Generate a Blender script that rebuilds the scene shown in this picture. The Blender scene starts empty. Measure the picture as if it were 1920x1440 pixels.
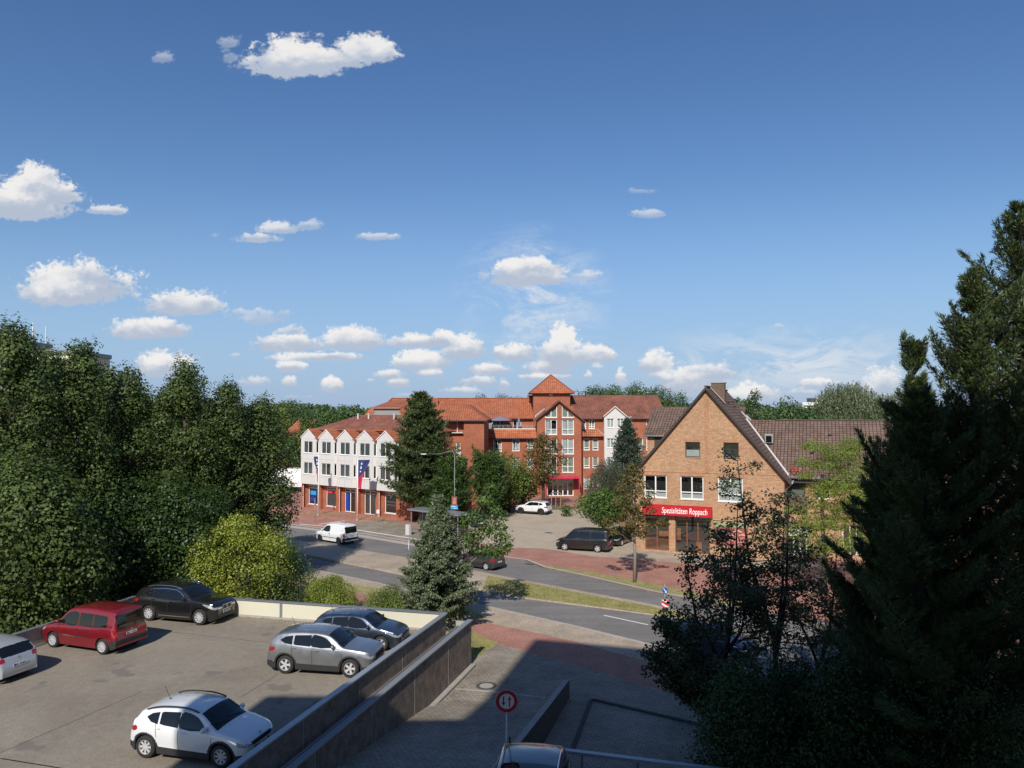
import bpy, math, random
import numpy as np
from mathutils import Vector, Matrix
random.seed(7); RNG = np.random.default_rng(11)
R = math.radians
scn = bpy.context.scene; COL = scn.collection
# ------------------------------------------------------------ camera
F = 1385.0; CH = 12.3; PITCH = math.atan(52/F)
cam = bpy.data.cameras.new('camera'); camo = bpy.data.objects.new('camera', cam); COL.objects.link(camo)
camo.location = (0, 0, CH); camo.rotation_euler = (R(90)+PITCH, 0, 0)
cam.sensor_width = 36; cam.lens = 36*F/1920; cam.clip_end = 6000; cam.clip_start = .1
scn.camera = camo
# ------------------------------------------------------------ light
SUN_EL, SUN_AZ = R(38), R(191)          # azimuth clockwise from +Y
sl = bpy.data.lights.new('sun', 'SUN'); so = bpy.data.objects.new('sun', sl); COL.objects.link(so)
sl.energy = 5.0; sl.angle = R(.53); sl.color = (1, .945, .86)
sdir = Vector((math.sin(SUN_AZ)*math.cos(SUN_EL), math.cos(SUN_AZ)*math.cos(SUN_EL), math.sin(SUN_EL)))
so.rotation_euler = sdir.to_track_quat('Z', 'Y').to_euler(); so.location = sdir*100
scn.view_settings.view_transform = 'Standard'; scn.view_settings.look = 'None'
scn.view_settings.exposure = -0.14; scn.view_settings.gamma = 1; scn.view_settings.use_curve_mapping = False
try:
    scn.cycles.max_bounces = 6; scn.cycles.transparent_max_bounces = 12; scn.cycles.diffuse_bounces = 3
    scn.cycles.caustics_reflective = False; scn.cycles.caustics_refractive = False
except Exception: pass

def ray(u, v):
    cx, cy = (u-960)/F, (720-v)/F
    return Vector((cx, math.cos(PITCH)-cy*math.sin(PITCH), math.sin(PITCH)+cy*math.cos(PITCH)))
def G(u, v, z=0.0):                      # where the sight line of a photo pixel meets height z
    r = ray(u, v); t = (z-CH)/r.z
    return Vector((r.x*t, r.y*t, z))
def A(u, v, Y):                          # the point on that line at depth Y
    r = ray(u, v); t = Y/r.y
    return Vector((r.x*t, Y, CH+r.z*t))

# ------------------------------------------------------------ world: sky and clouds
W = bpy.data.worlds.new('World'); scn.world = W; W.use_nodes = True
nt = W.node_tree; nt.nodes.clear()
def N(tree, typ, **kw):
    n = tree.nodes.new(typ)
    for k, val in kw.items(): setattr(n, k, val)
    return n
def math_(tree, op, a, b=None, c=None, clamp=False):
    n = tree.nodes.new('ShaderNodeMath'); n.operation = op; n.use_clamp = clamp
    for i, s in enumerate((a, b, c)):
        if s is None: continue
        if hasattr(s, 'default_value') or hasattr(s, 'is_linked'): tree.links.new(s, n.inputs[i])
        else: n.inputs[i].default_value = s
    return n.outputs[0]
def smooth_(tree, x, lo, hi, a=0.0, b=1.0):
    n = tree.nodes.new('ShaderNodeMapRange'); n.interpolation_type = 'SMOOTHSTEP'
    tree.links.new(x, n.inputs[0])
    for i, s in enumerate((lo, hi, a, b)): n.inputs[i+1].default_value = s
    return n.outputs[0]
sky = N(nt, 'ShaderNodeTexSky', sky_type='NISHITA', sun_disc=False, sun_elevation=SUN_EL, sun_rotation=SUN_AZ,
        altitude=0, air_density=1.0, dust_density=.25, ozone_density=1.6)
tc = N(nt, 'ShaderNodeTexCoord'); sx = N(nt, 'ShaderNodeSeparateXYZ'); nt.links.new(tc.outputs['Generated'], sx.inputs[0])
yy = math_(nt, 'MAXIMUM', sx.outputs[1], .02)
ca = math_(nt, 'DIVIDE', sx.outputs[0], yy); cb = math_(nt, 'DIVIDE', sx.outputs[2], yy)
comb = N(nt, 'ShaderNodeCombineXYZ'); nt.links.new(ca, comb.inputs[0]); nt.links.new(cb, comb.inputs[1])
def noise_(vec, scale, detail, rough=.55, stretch=(1, 1, 1), off=(0, 0, 0), dist=0.0):
    mp = N(nt, 'ShaderNodeMapping'); nt.links.new(vec, mp.inputs[0]); mp.inputs['Scale'].default_value = stretch
    mp.inputs['Location'].default_value = off
    n = N(nt, 'ShaderNodeTexNoise'); nt.links.new(mp.outputs[0], n.inputs['Vector'])
    n.inputs['Scale'].default_value = scale; n.inputs['Detail'].default_value = detail
    n.inputs['Roughness'].default_value = rough; n.inputs['Distortion'].default_value = dist
    return n.outputs[0]
# one group adds one cloud (ellipse with a flat base) to a running field
g = bpy.data.node_groups.new('cloud_field', 'ShaderNodeTree')
for nm in ('A', 'B', 'F', 'H', 'S', 'Q', 'U', 'V', 'RX', 'RY', 'WT'): g.interface.new_socket(nm, in_out='INPUT', socket_type='NodeSocketFloat')
for nm in ('F', 'H', 'S', 'Q'): g.interface.new_socket(nm, in_out='OUTPUT', socket_type='NodeSocketFloat')
gi = g.nodes.new('NodeGroupInput'); go = g.nodes.new('NodeGroupOutput'); I = gi.outputs
dx = math_(g, 'DIVIDE', math_(g, 'SUBTRACT', I['A'], I['U']), I['RX'])
dz = math_(g, 'DIVIDE', math_(g, 'SUBTRACT', I['B'], I['V']), I['RY'])
dzb = math_(g, 'MULTIPLY', math_(g, 'MINIMUM', dz, 0.0), 2.6); dzt = math_(g, 'MAXIMUM', dz, 0.0)
dzz = math_(g, 'ADD', dzb, dzt)
rr = math_(g, 'SQRT', math_(g, 'ADD', math_(g, 'MULTIPLY', dx, dx), math_(g, 'MULTIPLY', dzz, dzz)))
fld = math_(g, 'MULTIPLY', math_(g, 'MAXIMUM', math_(g, 'SUBTRACT', 1.0, rr), -1.0), I['WT'])
fld = math_(g, 'ADD', fld, math_(g, 'MULTIPLY', math_(g, 'SUBTRACT', I['WT'], 1.0), .3))
wgt = math_(g, 'POWER', math_(g, 'MAXIMUM', math_(g, 'ADD', fld, .55), 0.001), 3.0)
hh = math_(g, 'ADD', math_(g, 'MULTIPLY', wgt, dz), I['H'])
g.links.new(math_(g, 'ADD', wgt, I['S']), go.inputs['S']); g.links.new(math_(g, 'ADD', math_(g, 'MULTIPLY', wgt, I['WT']), I['Q']), go.inputs['Q'])
g.links.new(math_(g, 'MAXIMUM', fld, I['F']), go.inputs['F']); g.links.new(hh, go.inputs['H'])
# (u, v of base-centre, half width, height) in photo pixels, weight
CLOUDS = [(545,124,88,54,.95),(585,128,66,46,.95),(682,104,56,44,.92),(640,118,50,30,.85),(308,112,26,20,.6),(432,84,26,20,.6),(430,110,20,24,.5),
 (40,392,100,54,1),(76,352,46,46,1),(110,372,46,32,.92),(200,398,38,14,.78),(480,450,44,16,.82),(520,432,46,16,.78),(580,426,30,16,.66),(405,442,14,10,.6),
 (708,446,48,12,.72),(1215,404,34,14,.68),(1205,360,32,9,.52),(135,548,104,58,1),(90,555,62,26,.88),(170,520,40,30,.9),(345,578,72,34,1),
 (280,624,72,28,1),(990,522,66,40,1),(1005,505,40,26,.95),(1100,520,34,15,.7),(905,518,16,18,.6),(540,650,62,26,1),(662,645,56,34,1),(790,645,62,18,1),(832,642,28,22,1),(870,661,42,32,.98),
 (595,673,85,13,.85),(640,672,40,14,.9),(795,684,52,26,.98),(806,703,28,12,.85),(735,706,30,14,.85),(745,722,24,16,.92),(915,697,42,18,.92),(898,717,34,15,.8),(945,727,12,20,.75),(868,734,38,9,.72),
 (963,668,42,24,.98),(1056,670,32,60,1.02),(1050,670,50,34,.98),(1110,670,40,24,.98),(1028,694,42,20,.98),(1030,709,54,10,.88),(1103,708,11,12,.75),(1119,690,12,9,.65),(1165,716,11,26,.85),
 (485,600,60,28,.64),(455,588,28,14,.62),(530,590,26,12,.62),(545,622,30,14,.72),(546,692,30,18,.92),(478,718,32,14,.72),(541,719,15,16,.85),(621,727,21,21,.95),(441,668,12,7,.6),(694,715,9,7,.7),
 (1230,688,32,30,.95),(1213,690,20,14,.85),(1288,724,46,38,.98),(1340,704,36,26,.85),(1250,712,24,14,.8),(1310,694,20,14,.75),(310,694,54,34,.95),(1535,722,38,14,.9),(1505,738,36,9,.62),
 (1416,746,44,26,.9),(1655,730,38,40,.8),(1458,614,14,8,.58),(1380,745,30,16,.8),(1235,706,30,10,.7),(1195,735,26,8,.7),(760,742,40,6,.55),(560,745,30,6,.5)]
n_xh = noise_(comb.outputs[0], 150, 4, .6, (1, 1.2, 1), (5, 2, 0), .2)
n_lo = noise_(comb.outputs[0], 17, 5, .58, (1, 1.35, 1)); n_hi = noise_(comb.outputs[0], 62, 5, .62, (1, 1.25, 1), (3, 1, 0), .3)
pa, pb = ca, cb
Fo, Ho, So, Qo = None, None, None, None
for (u, v, hw, ht, wt) in CLOUDS:
    r_ = ray(u, v); n = nt.nodes.new('ShaderNodeGroup'); n.node_tree = g
    nt.links.new(pa, n.inputs['A']); nt.links.new(pb, n.inputs['B'])
    if Fo is None: n.inputs['F'].default_value = -1; n.inputs['H'].default_value = 0
    else: nt.links.new(Fo, n.inputs['F']); nt.links.new(Ho, n.inputs['H']); nt.links.new(So, n.inputs['S']); nt.links.new(Qo, n.inputs['Q'])
    n.inputs['U'].default_value = r_.x/r_.y; n.inputs['V'].default_value = r_.z/r_.y
    n.inputs['RX'].default_value = hw*1.16/F; n.inputs['RY'].default_value = ht*1.16/F; n.inputs['WT'].default_value = wt
    Fo, Ho, So, Qo = n.outputs['F'], n.outputs['H'], n.outputs['S'], n.outputs['Q']
nn = math_(nt, 'ADD', math_(nt, 'ADD', math_(nt, 'MULTIPLY', math_(nt, 'SUBTRACT', n_xh, .5), .55), math_(nt, 'MULTIPLY', math_(nt, 'SUBTRACT', n_lo, .5), 1.0)), math_(nt, 'MULTIPLY', math_(nt, 'SUBTRACT', n_hi, .5), 1.0))
dens = math_(nt, 'ADD', Fo, nn)
Ho = math_(nt, 'DIVIDE', Ho, math_(nt, 'ADD', So, .0001)); Qo = math_(nt, 'DIVIDE', Qo, math_(nt, 'ADD', So, .0001))
alpha = math_(nt, 'MULTIPLY', smooth_(nt, dens, -.05, .28), smooth_(nt, Qo, .42, .97, .22, 1.0))
# thin veils of cirrus
cirn = noise_(comb.outputs[0], 9, 7, .68, (1, 2.6, 1), (8, 2, 0), 1.2)
r1 = ray(1000, 560); r2 = ray(1500, 680)
def blob(rc, sx_, sz_):
    x = math_(nt, 'DIVIDE', math_(nt, 'SUBTRACT', ca, rc.x/rc.y), sx_); z = math_(nt, 'DIVIDE', math_(nt, 'SUBTRACT', cb, rc.z/rc.y), sz_)
    return math_(nt, 'SUBTRACT', 1.0, math_(nt, 'SQRT', math_(nt, 'ADD', math_(nt, 'MULTIPLY', x, x), math_(nt, 'MULTIPLY', z, z))), clamp=True)
ripple = noise_(comb.outputs[0], 90, 4, .6, (1, 1.6, 1), (1, 5, 0), .8)
cir = math_(nt, 'MULTIPLY', smooth_(nt, cirn, .40, .62), math_(nt, 'ADD', math_(nt, 'MULTIPLY', blob(r1, .12, .11), math_(nt, 'ADD', math_(nt, 'MULTIPLY', ripple, 1.5), -.2)), math_(nt, 'MULTIPLY', blob(r2, .26, .06), .7)))
cir = math_(nt, 'MULTIPLY', cir, 1.3, clamp=True)
# cloud brightness: white tops, greyer flat bases, soft folds
fold = math_(nt, 'MULTIPLY', math_(nt, 'SUBTRACT', noise_(comb.outputs[0], 40, 5, .6, (1, 1.3, 1), (0, .012, 0), .2), .5), 1.0)
lit = smooth_(nt, math_(nt, 'ADD', math_(nt, 'ADD', Ho, fold), math_(nt, 'MULTIPLY', math_(nt, 'SUBTRACT', n_lo, .5), 1.2)), -.08, .62)
cr = N(nt, 'ShaderNodeMix', data_type='RGBA'); nt.links.new(lit, cr.inputs[0])
cr.inputs['A'].default_value = (4.9, 5.6, 6.8, 1); cr.inputs['B'].default_value = (9.4, 9.2, 9.0, 1)
m1 = N(nt, 'ShaderNodeMix', data_type='RGBA'); nt.links.new(cir, m1.inputs[0])
hs = N(nt, 'ShaderNodeHueSaturation'); nt.links.new(sky.outputs[0], hs.inputs['Color']); hs.inputs['Saturation'].default_value = 1.24; hs.inputs['Value'].default_value = 1.14; hs.inputs['Hue'].default_value = .508
hz = N(nt, 'ShaderNodeMix', data_type='RGBA'); nt.links.new(smooth_(nt, cb, -.02, .34, .84, 0.0), hz.inputs[0]); nt.links.new(hs.outputs[0], hz.inputs['A']); hz.inputs['B'].default_value = (2.55, 4.15, 7.2, 1)
nt.links.new(hz.outputs['Result'], m1.inputs['A']); m1.inputs['B'].default_value = (7.5, 8.0, 8.6, 1)
m2 = N(nt, 'ShaderNodeMix', data_type='RGBA'); nt.links.new(math_(nt, 'MULTIPLY', alpha, .96), m2.inputs[0])
nt.links.new(m1.outputs['Result'], m2.inputs['A']); nt.links.new(cr.outputs['Result'], m2.inputs['B'])
bg = N(nt, 'ShaderNodeBackground'); nt.links.new(m2.outputs['Result'], bg.inputs[0]); bg.inputs[1].default_value = .105
ow = N(nt, 'ShaderNodeOutputWorld'); nt.links.new(bg.outputs[0], ow.inputs[0])

# ------------------------------------------------------------ helpers
def tag(o, label=None, cat=None, group=None, kind=None):
    if label: o['label'] = label
    if cat: o['category'] = cat
    if group: o['group'] = group
    if kind: o['kind'] = kind
    return o
def empty(name, loc=(0, 0, 0), rz=0.0):
    o = bpy.data.objects.new(name, None); COL.objects.link(o); o.location = loc; o.rotation_euler = (0, 0, rz); return o
def thing(name, label, cat, loc=(0, 0, 0), rz=0.0, group=None):
    return tag(empty(name, loc, rz), label, cat, group)
def link(name, me, mats, parent=None, world=False):
    for m in (mats if isinstance(mats, (list, tuple)) else [mats]): me.materials.append(m)
    o = bpy.data.objects.new(name, me); COL.objects.link(o)
    if parent is not None:
        o.parent = parent
        if world and parent.type == 'EMPTY': o.matrix_parent_inverse = Matrix.Translation(-Vector(parent.location))
    return o
class MB:
    def __init__(s): s.v = []; s.f = []; s.uv = []; s.m = []
    def face(s, pts, uv=None, mi=0):
        i = len(s.v); s.v += [tuple(p) for p in pts]; s.f.append(tuple(range(i, i+len(pts))))
        if uv is None:
            a, b, c = Vector(pts[0]), Vector(pts[1]), Vector(pts[2]); n = (b-a).cross(c-a)
            ax = max(range(3), key=lambda k: abs(n[k])); q = [(1, 2), (0, 2), (0, 1)][ax]
            uv = [(p[q[0]], p[q[1]]) for p in pts]
        s.uv.append(uv); s.m.append(mi)
    def par(s, o, ax, ay, az, mi=0):      # parallelepiped from corner and three edges
        o, ax, ay, az = map(Vector, (o, ax, ay, az))
        if ax.cross(ay).dot(az) < 0: ax, ay = ay, ax
        c = [o+ax*i+ay*j+az*k for k in (0, 1) for j in (0, 1) for i in (0, 1)]
        la, lb, lc = ax.length, ay.length, az.length
        for q, (x, y) in (((0, 2, 3, 1), (lb, la)), ((4, 5, 7, 6), (la, lb)), ((0, 1, 5, 4), (la, lc)), ((2, 6, 7, 3), (lc, la)), ((0, 4, 6, 2), (lc, lb)), ((1, 3, 7, 5), (lb, lc))):
            s.face([c[k] for k in q], [(0, 0), (x, 0), (x, y), (0, y)], mi)
    def box(s, c, sz, rz=0.0, mi=0):
        c = Vector(c); ca_, sa = math.cos(rz), math.sin(rz)
        ax = Vector((ca_*sz[0], sa*sz[0], 0)); ay = Vector((-sa*sz[1], ca_*sz[1], 0)); az = Vector((0, 0, sz[2]))
        s.par(c-ax/2-ay/2-az/2, ax, ay, az, mi)
    def tube(s, path, rad, n=8, cap=True, mi=0):
        path = [Vector(p) for p in path]; rings = []
        rad = rad if isinstance(rad, (list, tuple)) else [rad]*len(path)
        ref = Vector((0, 0, 1))
        for i, p in enumerate(path):
            t = (path[min(i+1, len(path)-1)]-path[max(i-1, 0)]).normalized()
            r0 = ref if abs(t.dot(ref)) < .95 else Vector((1, 0, 0))
            a = t.cross(r0).normalized(); b = t.cross(a)
            k = len(s.v); s.v += [tuple(p+(a*math.cos(2*math.pi*j/n)+b*math.sin(2*math.pi*j/n))*rad[i]) for j in range(n)]; rings.append(k)
        for i in range(len(rings)-1):
            for j in range(n):
                j2 = (j+1) % n; s.f.append((rings[i]+j, rings[i+1]+j, rings[i+1]+j2, rings[i]+j2)); s.uv.append([(j/n, i), (j/n, i+1), ((j+1)/n, i+1), ((j+1)/n, i)]); s.m.append(mi)
        if cap:
            s.f.append(tuple(rings[0]+j for j in range(n))); s.uv.append([(0, 0)]*n); s.m.append(mi)
            s.f.append(tuple(rings[-1]+j for j in reversed(range(n)))); s.uv.append([(0, 0)]*n); s.m.append(mi)
    def lathe(s, prof, o=(0, 0, 0), axis='z', n=16, mi=0):   # prof: (radius, height)
        o = Vector(o); rings = []
        for r, h in prof:
            k = len(s.v)
            for j in range(n):
                c, d = r*math.cos(2*math.pi*j/n), r*math.sin(2*math.pi*j/n)
                s.v.append(tuple(o+(Vector((c, d, h)) if axis == 'z' else Vector((c, h, d)))))
            rings.append(k)
        for i in range(len(rings)-1):
            for j in range(n):
                j2 = (j+1) % n; q = (rings[i]+j, rings[i]+j2, rings[i+1]+j2, rings[i+1]+j)
                if axis == 'y': q = q[::-1]
                s.f.append(q); s.uv.append([(0, 0)]*4); s.m.append(mi)
    def prism(s, pts, z0, z1, mi=0, top=True, bottom=False):
        n = len(pts); ar = sum(pts[i][0]*pts[(i+1) % n][1]-pts[(i+1) % n][0]*pts[i][1] for i in range(n))
        if ar < 0: pts = pts[::-1]
        if top: s.face([(p[0], p[1], z1) for p in pts], [(p[0], p[1]) for p in pts], mi)
        if bottom: s.face([(p[0], p[1], z0) for p in reversed(pts)], [(p[0], p[1]) for p in reversed(pts)], mi)
        for i in range(n):
            a, b = pts[i], pts[(i+1) % n]; d = math.hypot(b[0]-a[0], b[1]-a[1])
            s.face([(a[0], a[1], z0), (b[0], b[1], z0), (b[0], b[1], z1), (a[0], a[1], z1)], [(0, z0), (d, z0), (d, z1), (0, z1)], mi)
    def build(s, name, mats, parent=None, world=False, smooth=False):
        me = bpy.data.meshes.new(name); me.from_pydata(s.v, [], s.f)
        ul = me.uv_layers.new(name='UVMap'); flat = [c for fu in s.uv for p in fu for c in p]
        if len(flat) == 2*len(me.loops): ul.data.foreach_set('uv', flat)
        me.polygons.foreach_set('material_index', s.m)
        if smooth: me.polygons.foreach_set('use_smooth', [True]*len(me.polygons))
        me.update()
        return link(name, me, mats, parent, world)

# ------------------------------------------------------------ materials
def newmat(name):
    m = bpy.data.materials.new(name); m.use_nodes = True; t = m.node_tree
    p = t.nodes['Principled BSDF']; return m, t, p
def plain(name, col, rough=.6, metal=0.0, var=.12, scale=3.0, spec=.5, coat=0.0, bump=0.0):
    m, t, p = newmat(name)
    p.inputs['Roughness'].default_value = rough; p.inputs['Metallic'].default_value = metal
    p.inputs['Specular IOR Level'].default_value = spec; p.inputs['Coat Weight'].default_value = coat
    p.inputs['Coat Roughness'].default_value = .04
    if var > 0:
        c = t.nodes.new('ShaderNodeTexCoord'); n = t.nodes.new('ShaderNodeTexNoise'); t.links.new(c.outputs['Object'], n.inputs['Vector'])
        n.inputs['Scale'].default_value = scale; n.inputs['Detail'].default_value = 5; n.inputs['Roughness'].default_value = .65
        mx = t.nodes.new('ShaderNodeMix'); mx.data_type = 'RGBA'; t.links.new(n.outputs[0], mx.inputs[0])
        mx.inputs['A'].default_value = (*[x*(1-var) for x in col], 1); mx.inputs['B'].default_value = (*[min(1, x*(1+var)) for x in col], 1)
        t.links.new(mx.outputs['Result'], p.inputs['Base Color'])
        if bump > 0:
            b = t.nodes.new('ShaderNodeBump'); b.inputs['Strength'].default_value = bump; b.inputs['Distance'].default_value = .02
            t.links.new(n.outputs[0], b.inputs['Height']); t.links.new(b.outputs[0], p.inputs['Normal'])
    else: p.inputs['Base Color'].default_value = (*col, 1)
    return m
def ground_mat(name, c1, c2, fine=40.0, big=.35, spot=None, rough=.9, bump=.35, streak=None):
    m, t, p = newmat(name); p.inputs['Roughness'].default_value = rough; p.inputs['Specular IOR Level'].default_value = .25
    c = t.nodes.new('ShaderNodeTexCoord')
    def nz(sc, det, rg=.6, stretch=None, dist=0):
        n = t.nodes.new('ShaderNodeTexNoise'); n.inputs['Scale'].default_value = sc; n.inputs['Detail'].default_value = det; n.inputs['Roughness'].default_value = rg; n.inputs['Distortion'].default_value = dist
        if stretch:
            mp = t.nodes.new('ShaderNodeMapping'); mp.inputs['Scale'].default_value = stretch[0]; mp.inputs['Rotation'].default_value = (0, 0, stretch[1])
            t.links.new(c.outputs['Object'], mp.inputs[0]); t.links.new(mp.outputs[0], n.inputs['Vector'])
        else: t.links.new(c.outputs['Object'], n.inputs['Vector'])
        return n.outputs[0]
    a = nz(big, 6, .6, None, .6); f = nz(fine, 3, .7)
    r = t.nodes.new('ShaderNodeMapRange'); t.links.new(a, r.inputs[0]); r.inputs[1].default_value = .3; r.inputs[2].default_value = .7
    mx = t.nodes.new('ShaderNodeMix'); mx.data_type = 'RGBA'; t.links.new(r.outputs[0], mx.inputs[0])
    mx.inputs['A'].default_value = (*c1, 1); mx.inputs['B'].default_value = (*c2, 1)
    out = mx.outputs['Result']
    def mul(out, fac, lo, hi):
        rr_ = t.nodes.new('ShaderNodeMapRange'); t.links.new(fac, rr_.inputs[0]); rr_.inputs[1].default_value = .35; rr_.inputs[2].default_value = .65; rr_.inputs[3].default_value = lo; rr_.inputs[4].default_value = hi
        v = t.nodes.new('ShaderNodeVectorMath'); v.operation = 'SCALE'; t.links.new(out, v.inputs[0]); t.links.new(rr_.outputs[0], v.inputs['Scale'])
        return v.outputs[0]
    out = mul(out, f, .82, 1.15)
    out = mul(out, nz(3.2, 4, .6), .93, 1.06)
    if streak is not None: out = mul(out, nz(1.2, 4, .6, ((.06, 1.4, 1), streak)), .86, 1.1)
    if spot:
        s_ = nz(spot[0], 2, .5); rr_ = t.nodes.new('ShaderNodeMapRange'); t.links.new(s_, rr_.inputs[0]); rr_.inputs[1].default_value = spot[1]; rr_.inputs[2].default_value = spot[1]+.05
        mm = t.nodes.new('ShaderNodeMix'); mm.data_type = 'RGBA'; t.links.new(rr_.outputs[0], mm.inputs[0]); t.links.new(out, mm.inputs['A']); mm.inputs['B'].default_value = (*spot[2], 1); out = mm.outputs['Result']
    t.links.new(out, p.inputs['Base Color'])
    b = t.nodes.new('ShaderNodeBump'); b.inputs['Strength'].default_value = bump; b.inputs['Distance'].default_value = .02
    t.links.new(f, b.inputs['Height']); t.links.new(b.outputs[0], p.inputs['Normal'])
    return m
def brick_mat(name, c1, c2, mortar, bw=.25, bh=.083, ms=.012, rough=.85, offset=.5, grime=.18, bump=.4, rot=0.0, coords='UV', rnd=.0, mscale=1.0, bias=0.0):
    m, t, p = newmat(name); p.inputs['Roughness'].default_value = rough; p.inputs['Specular IOR Level'].default_value = .3
    c = t.nodes.new('ShaderNodeTexCoord'); mp = t.nodes.new('ShaderNodeMapping'); t.links.new(c.outputs[coords], mp.inputs[0]); mp.inputs['Rotation'].default_value = (0, 0, rot)
    b = t.nodes.new('ShaderNodeTexBrick'); t.links.new(mp.outputs[0], b.inputs[0]); b.offset = offset
    b.inputs['Color1'].default_value = (*c1, 1); b.inputs['Color2'].default_value = (*c2, 1); b.inputs['Mortar'].default_value = (*mortar, 1)
    b.inputs['Scale'].default_value = 1; b.inputs['Mortar Size'].default_value = ms; b.inputs['Brick Width'].default_value = bw; b.inputs['Row Height'].default_value = bh
    b.inputs['Mortar Smooth'].default_value = .2; b.inputs['Bias'].default_value = bias
    n = t.nodes.new('ShaderNodeTexNoise'); t.links.new(c.outputs['Object'], n.inputs['Vector']); n.inputs['Scale'].default_value = .5; n.inputs['Detail'].default_value = 6; n.inputs['Roughness'].default_value = .65
    r = t.nodes.new('ShaderNodeMapRange'); t.links.new(n.outputs[0], r.inputs[0]); r.inputs[1].default_value = .3; r.inputs[2].default_value = .7; r.inputs[3].default_value = 1-grime; r.inputs[4].default_value = 1+grime*.6
    v = t.nodes.new('ShaderNodeVectorMath'); v.operation = 'SCALE'; t.links.new(b.outputs[0], v.inputs[0]); t.links.new(r.outputs[0], v.inputs['Scale'])
    n2 = t.nodes.new('ShaderNodeTexNoise'); t.links.new(c.outputs['Object'], n2.inputs['Vector']); n2.inputs['Scale'].default_value = 9; n2.inputs['Detail'].default_value = 3
    r2 = t.nodes.new('ShaderNodeMapRange'); t.links.new(n2.outputs[0], r2.inputs[0]); r2.inputs[1].default_value = .35; r2.inputs[2].default_value = .65; r2.inputs[3].default_value = .88; r2.inputs[4].default_value = 1.12
    v2 = t.nodes.new('ShaderNodeVectorMath'); v2.operation = 'SCALE'; t.links.new(v.outputs[0], v2.inputs[0]); t.links.new(r2.outputs[0], v2.inputs['Scale'])
    t.links.new(v2.outputs[0], p.inputs['Base Color'])
    bp = t.nodes.new('ShaderNodeBump'); bp.inputs['Strength'].default_value = bump; bp.inputs['Distance'].default_value = .02; bp.invert = True
    t.links.new(b.outputs['Fac'], bp.inputs['Height']); t.links.new(bp.outputs[0], p.inputs['Normal'])
    return m
def leaf_mat(name, c1, c2, c3=None, trans=.25, rough=.5, spec=.4):
    m, t, p = newmat(name); p.inputs['Roughness'].default_value = rough; p.inputs['Specular IOR Level'].default_value = spec
    gn = t.nodes.new('ShaderNodeNewGeometry'); r = t.nodes.new('ShaderNodeValToRGB'); t.links.new(gn.outputs['Random Per Island'], r.inputs[0])
    e = r.color_ramp.elements; e[0].color = (*c1, 1); e[1].color = (*c2, 1)
    if c3: k = e.new(.93); k.color = (*c2, 1); e[2].color = (*c3, 1)
    c = t.nodes.new('ShaderNodeTexCoord'); n = t.nodes.new('ShaderNodeTexNoise'); t.links.new(c.outputs['Object'], n.inputs['Vector']); n.inputs['Scale'].default_value = .8; n.inputs['Detail'].default_value = 3
    mr = t.nodes.new('ShaderNodeMapRange'); t.links.new(n.outputs[0], mr.inputs[0]); mr.inputs[1].default_value = .3; mr.inputs[2].default_value = .7; mr.inputs[3].default_value = .72; mr.inputs[4].default_value = 1.3
    v = t.nodes.new('ShaderNodeVectorMath'); v.operation = 'SCALE'; t.links.new(r.outputs[0], v.inputs[0]); t.links.new(mr.outputs[0], v.inputs['Scale'])
    t.links.new(v.outputs[0], p.inputs['Base Color'])
    tr = t.nodes.new('ShaderNodeBsdfTranslucent'); hs_ = t.nodes.new('ShaderNodeHueSaturation'); t.links.new(v.outputs[0], hs_.inputs['Color']); hs_.inputs['Value'].default_value = 1.3; hs_.inputs['Hue'].default_value = .485
    t.links.new(hs_.outputs[0], tr.inputs[0]); ms = t.nodes.new('ShaderNodeMixShader'); ms.inputs[0].default_value = trans
    t.links.new(p.outputs[0], ms.inputs[1]); t.links.new(tr.outputs[0], ms.inputs[2]); t.links.new(ms.outputs[0], t.nodes['Material Output'].inputs[0])
    return m
def glass_mat(name, tint=(.9, .95, .95), refl=.16):
    m = bpy.data.materials.new(name); m.use_nodes = True; t = m.node_tree; t.nodes.clear()
    tr = t.nodes.new('ShaderNodeBsdfTransparent'); tr.inputs[0].default_value = (*tint, 1); gl = t.nodes.new('ShaderNodeBsdfGlossy'); gl.inputs['Roughness'].default_value = .02
    fr = t.nodes.new('ShaderNodeFresnel'); fr.inputs[0].default_value = 1.5
    mr = t.nodes.new('ShaderNodeMath'); mr.operation = 'ADD'; t.links.new(fr.outputs[0], mr.inputs[0]); mr.inputs[1].default_value = refl; mr.use_clamp = True
    ms = t.nodes.new('ShaderNodeMixShader'); t.links.new(mr.outputs[0], ms.inputs[0]); t.links.new(tr.outputs[0], ms.inputs[1]); t.links.new(gl.outputs[0], ms.inputs[2])
    o = t.nodes.new('ShaderNodeOutputMaterial'); t.links.new(ms.outputs[0], o.inputs[0]); return m
M = {}
M['asphalt'] = ground_mat('asphalt', (.185, .172, .158), (.235, .22, .205), 60, .25, None, .85, .25, streak=R(-39))
M['deck'] = ground_mat('deck_asphalt', (.225, .19, .145), (.315, .275, .215), 22, .22, (.7, .64, (.20, .175, .145)), .9, .4)
M['beige'] = brick_mat('beige_paving', (.41, .33, .245), (.49, .40, .30), (.31, .25, .19), .2, .1, .006, coords='Object', rot=R(-39), grime=.25, bump=.2)
M['grey_pave'] = brick_mat('grey_paving', (.29, .25, .195), (.37, .32, .255), (.16, .14, .11), .24, .16, .012, coords='Object', rot=R(16), grime=.3, bump=.4)
M['court'] = ground_mat('court_paving', (.40, .335, .25), (.50, .42, .32), 30, .3, None, .9, .2)
M['red_pave'] = brick_mat('red_paving', (.38, .185, .135), (.45, .225, .17), (.33, .18, .135), .2, .1, .005, coords='Object', rot=R(-39), grime=.22, bump=.15)
M['kerb'] = plain('kerb_concrete', (.42, .39, .34), .9, var=.25, scale=2)
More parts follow.
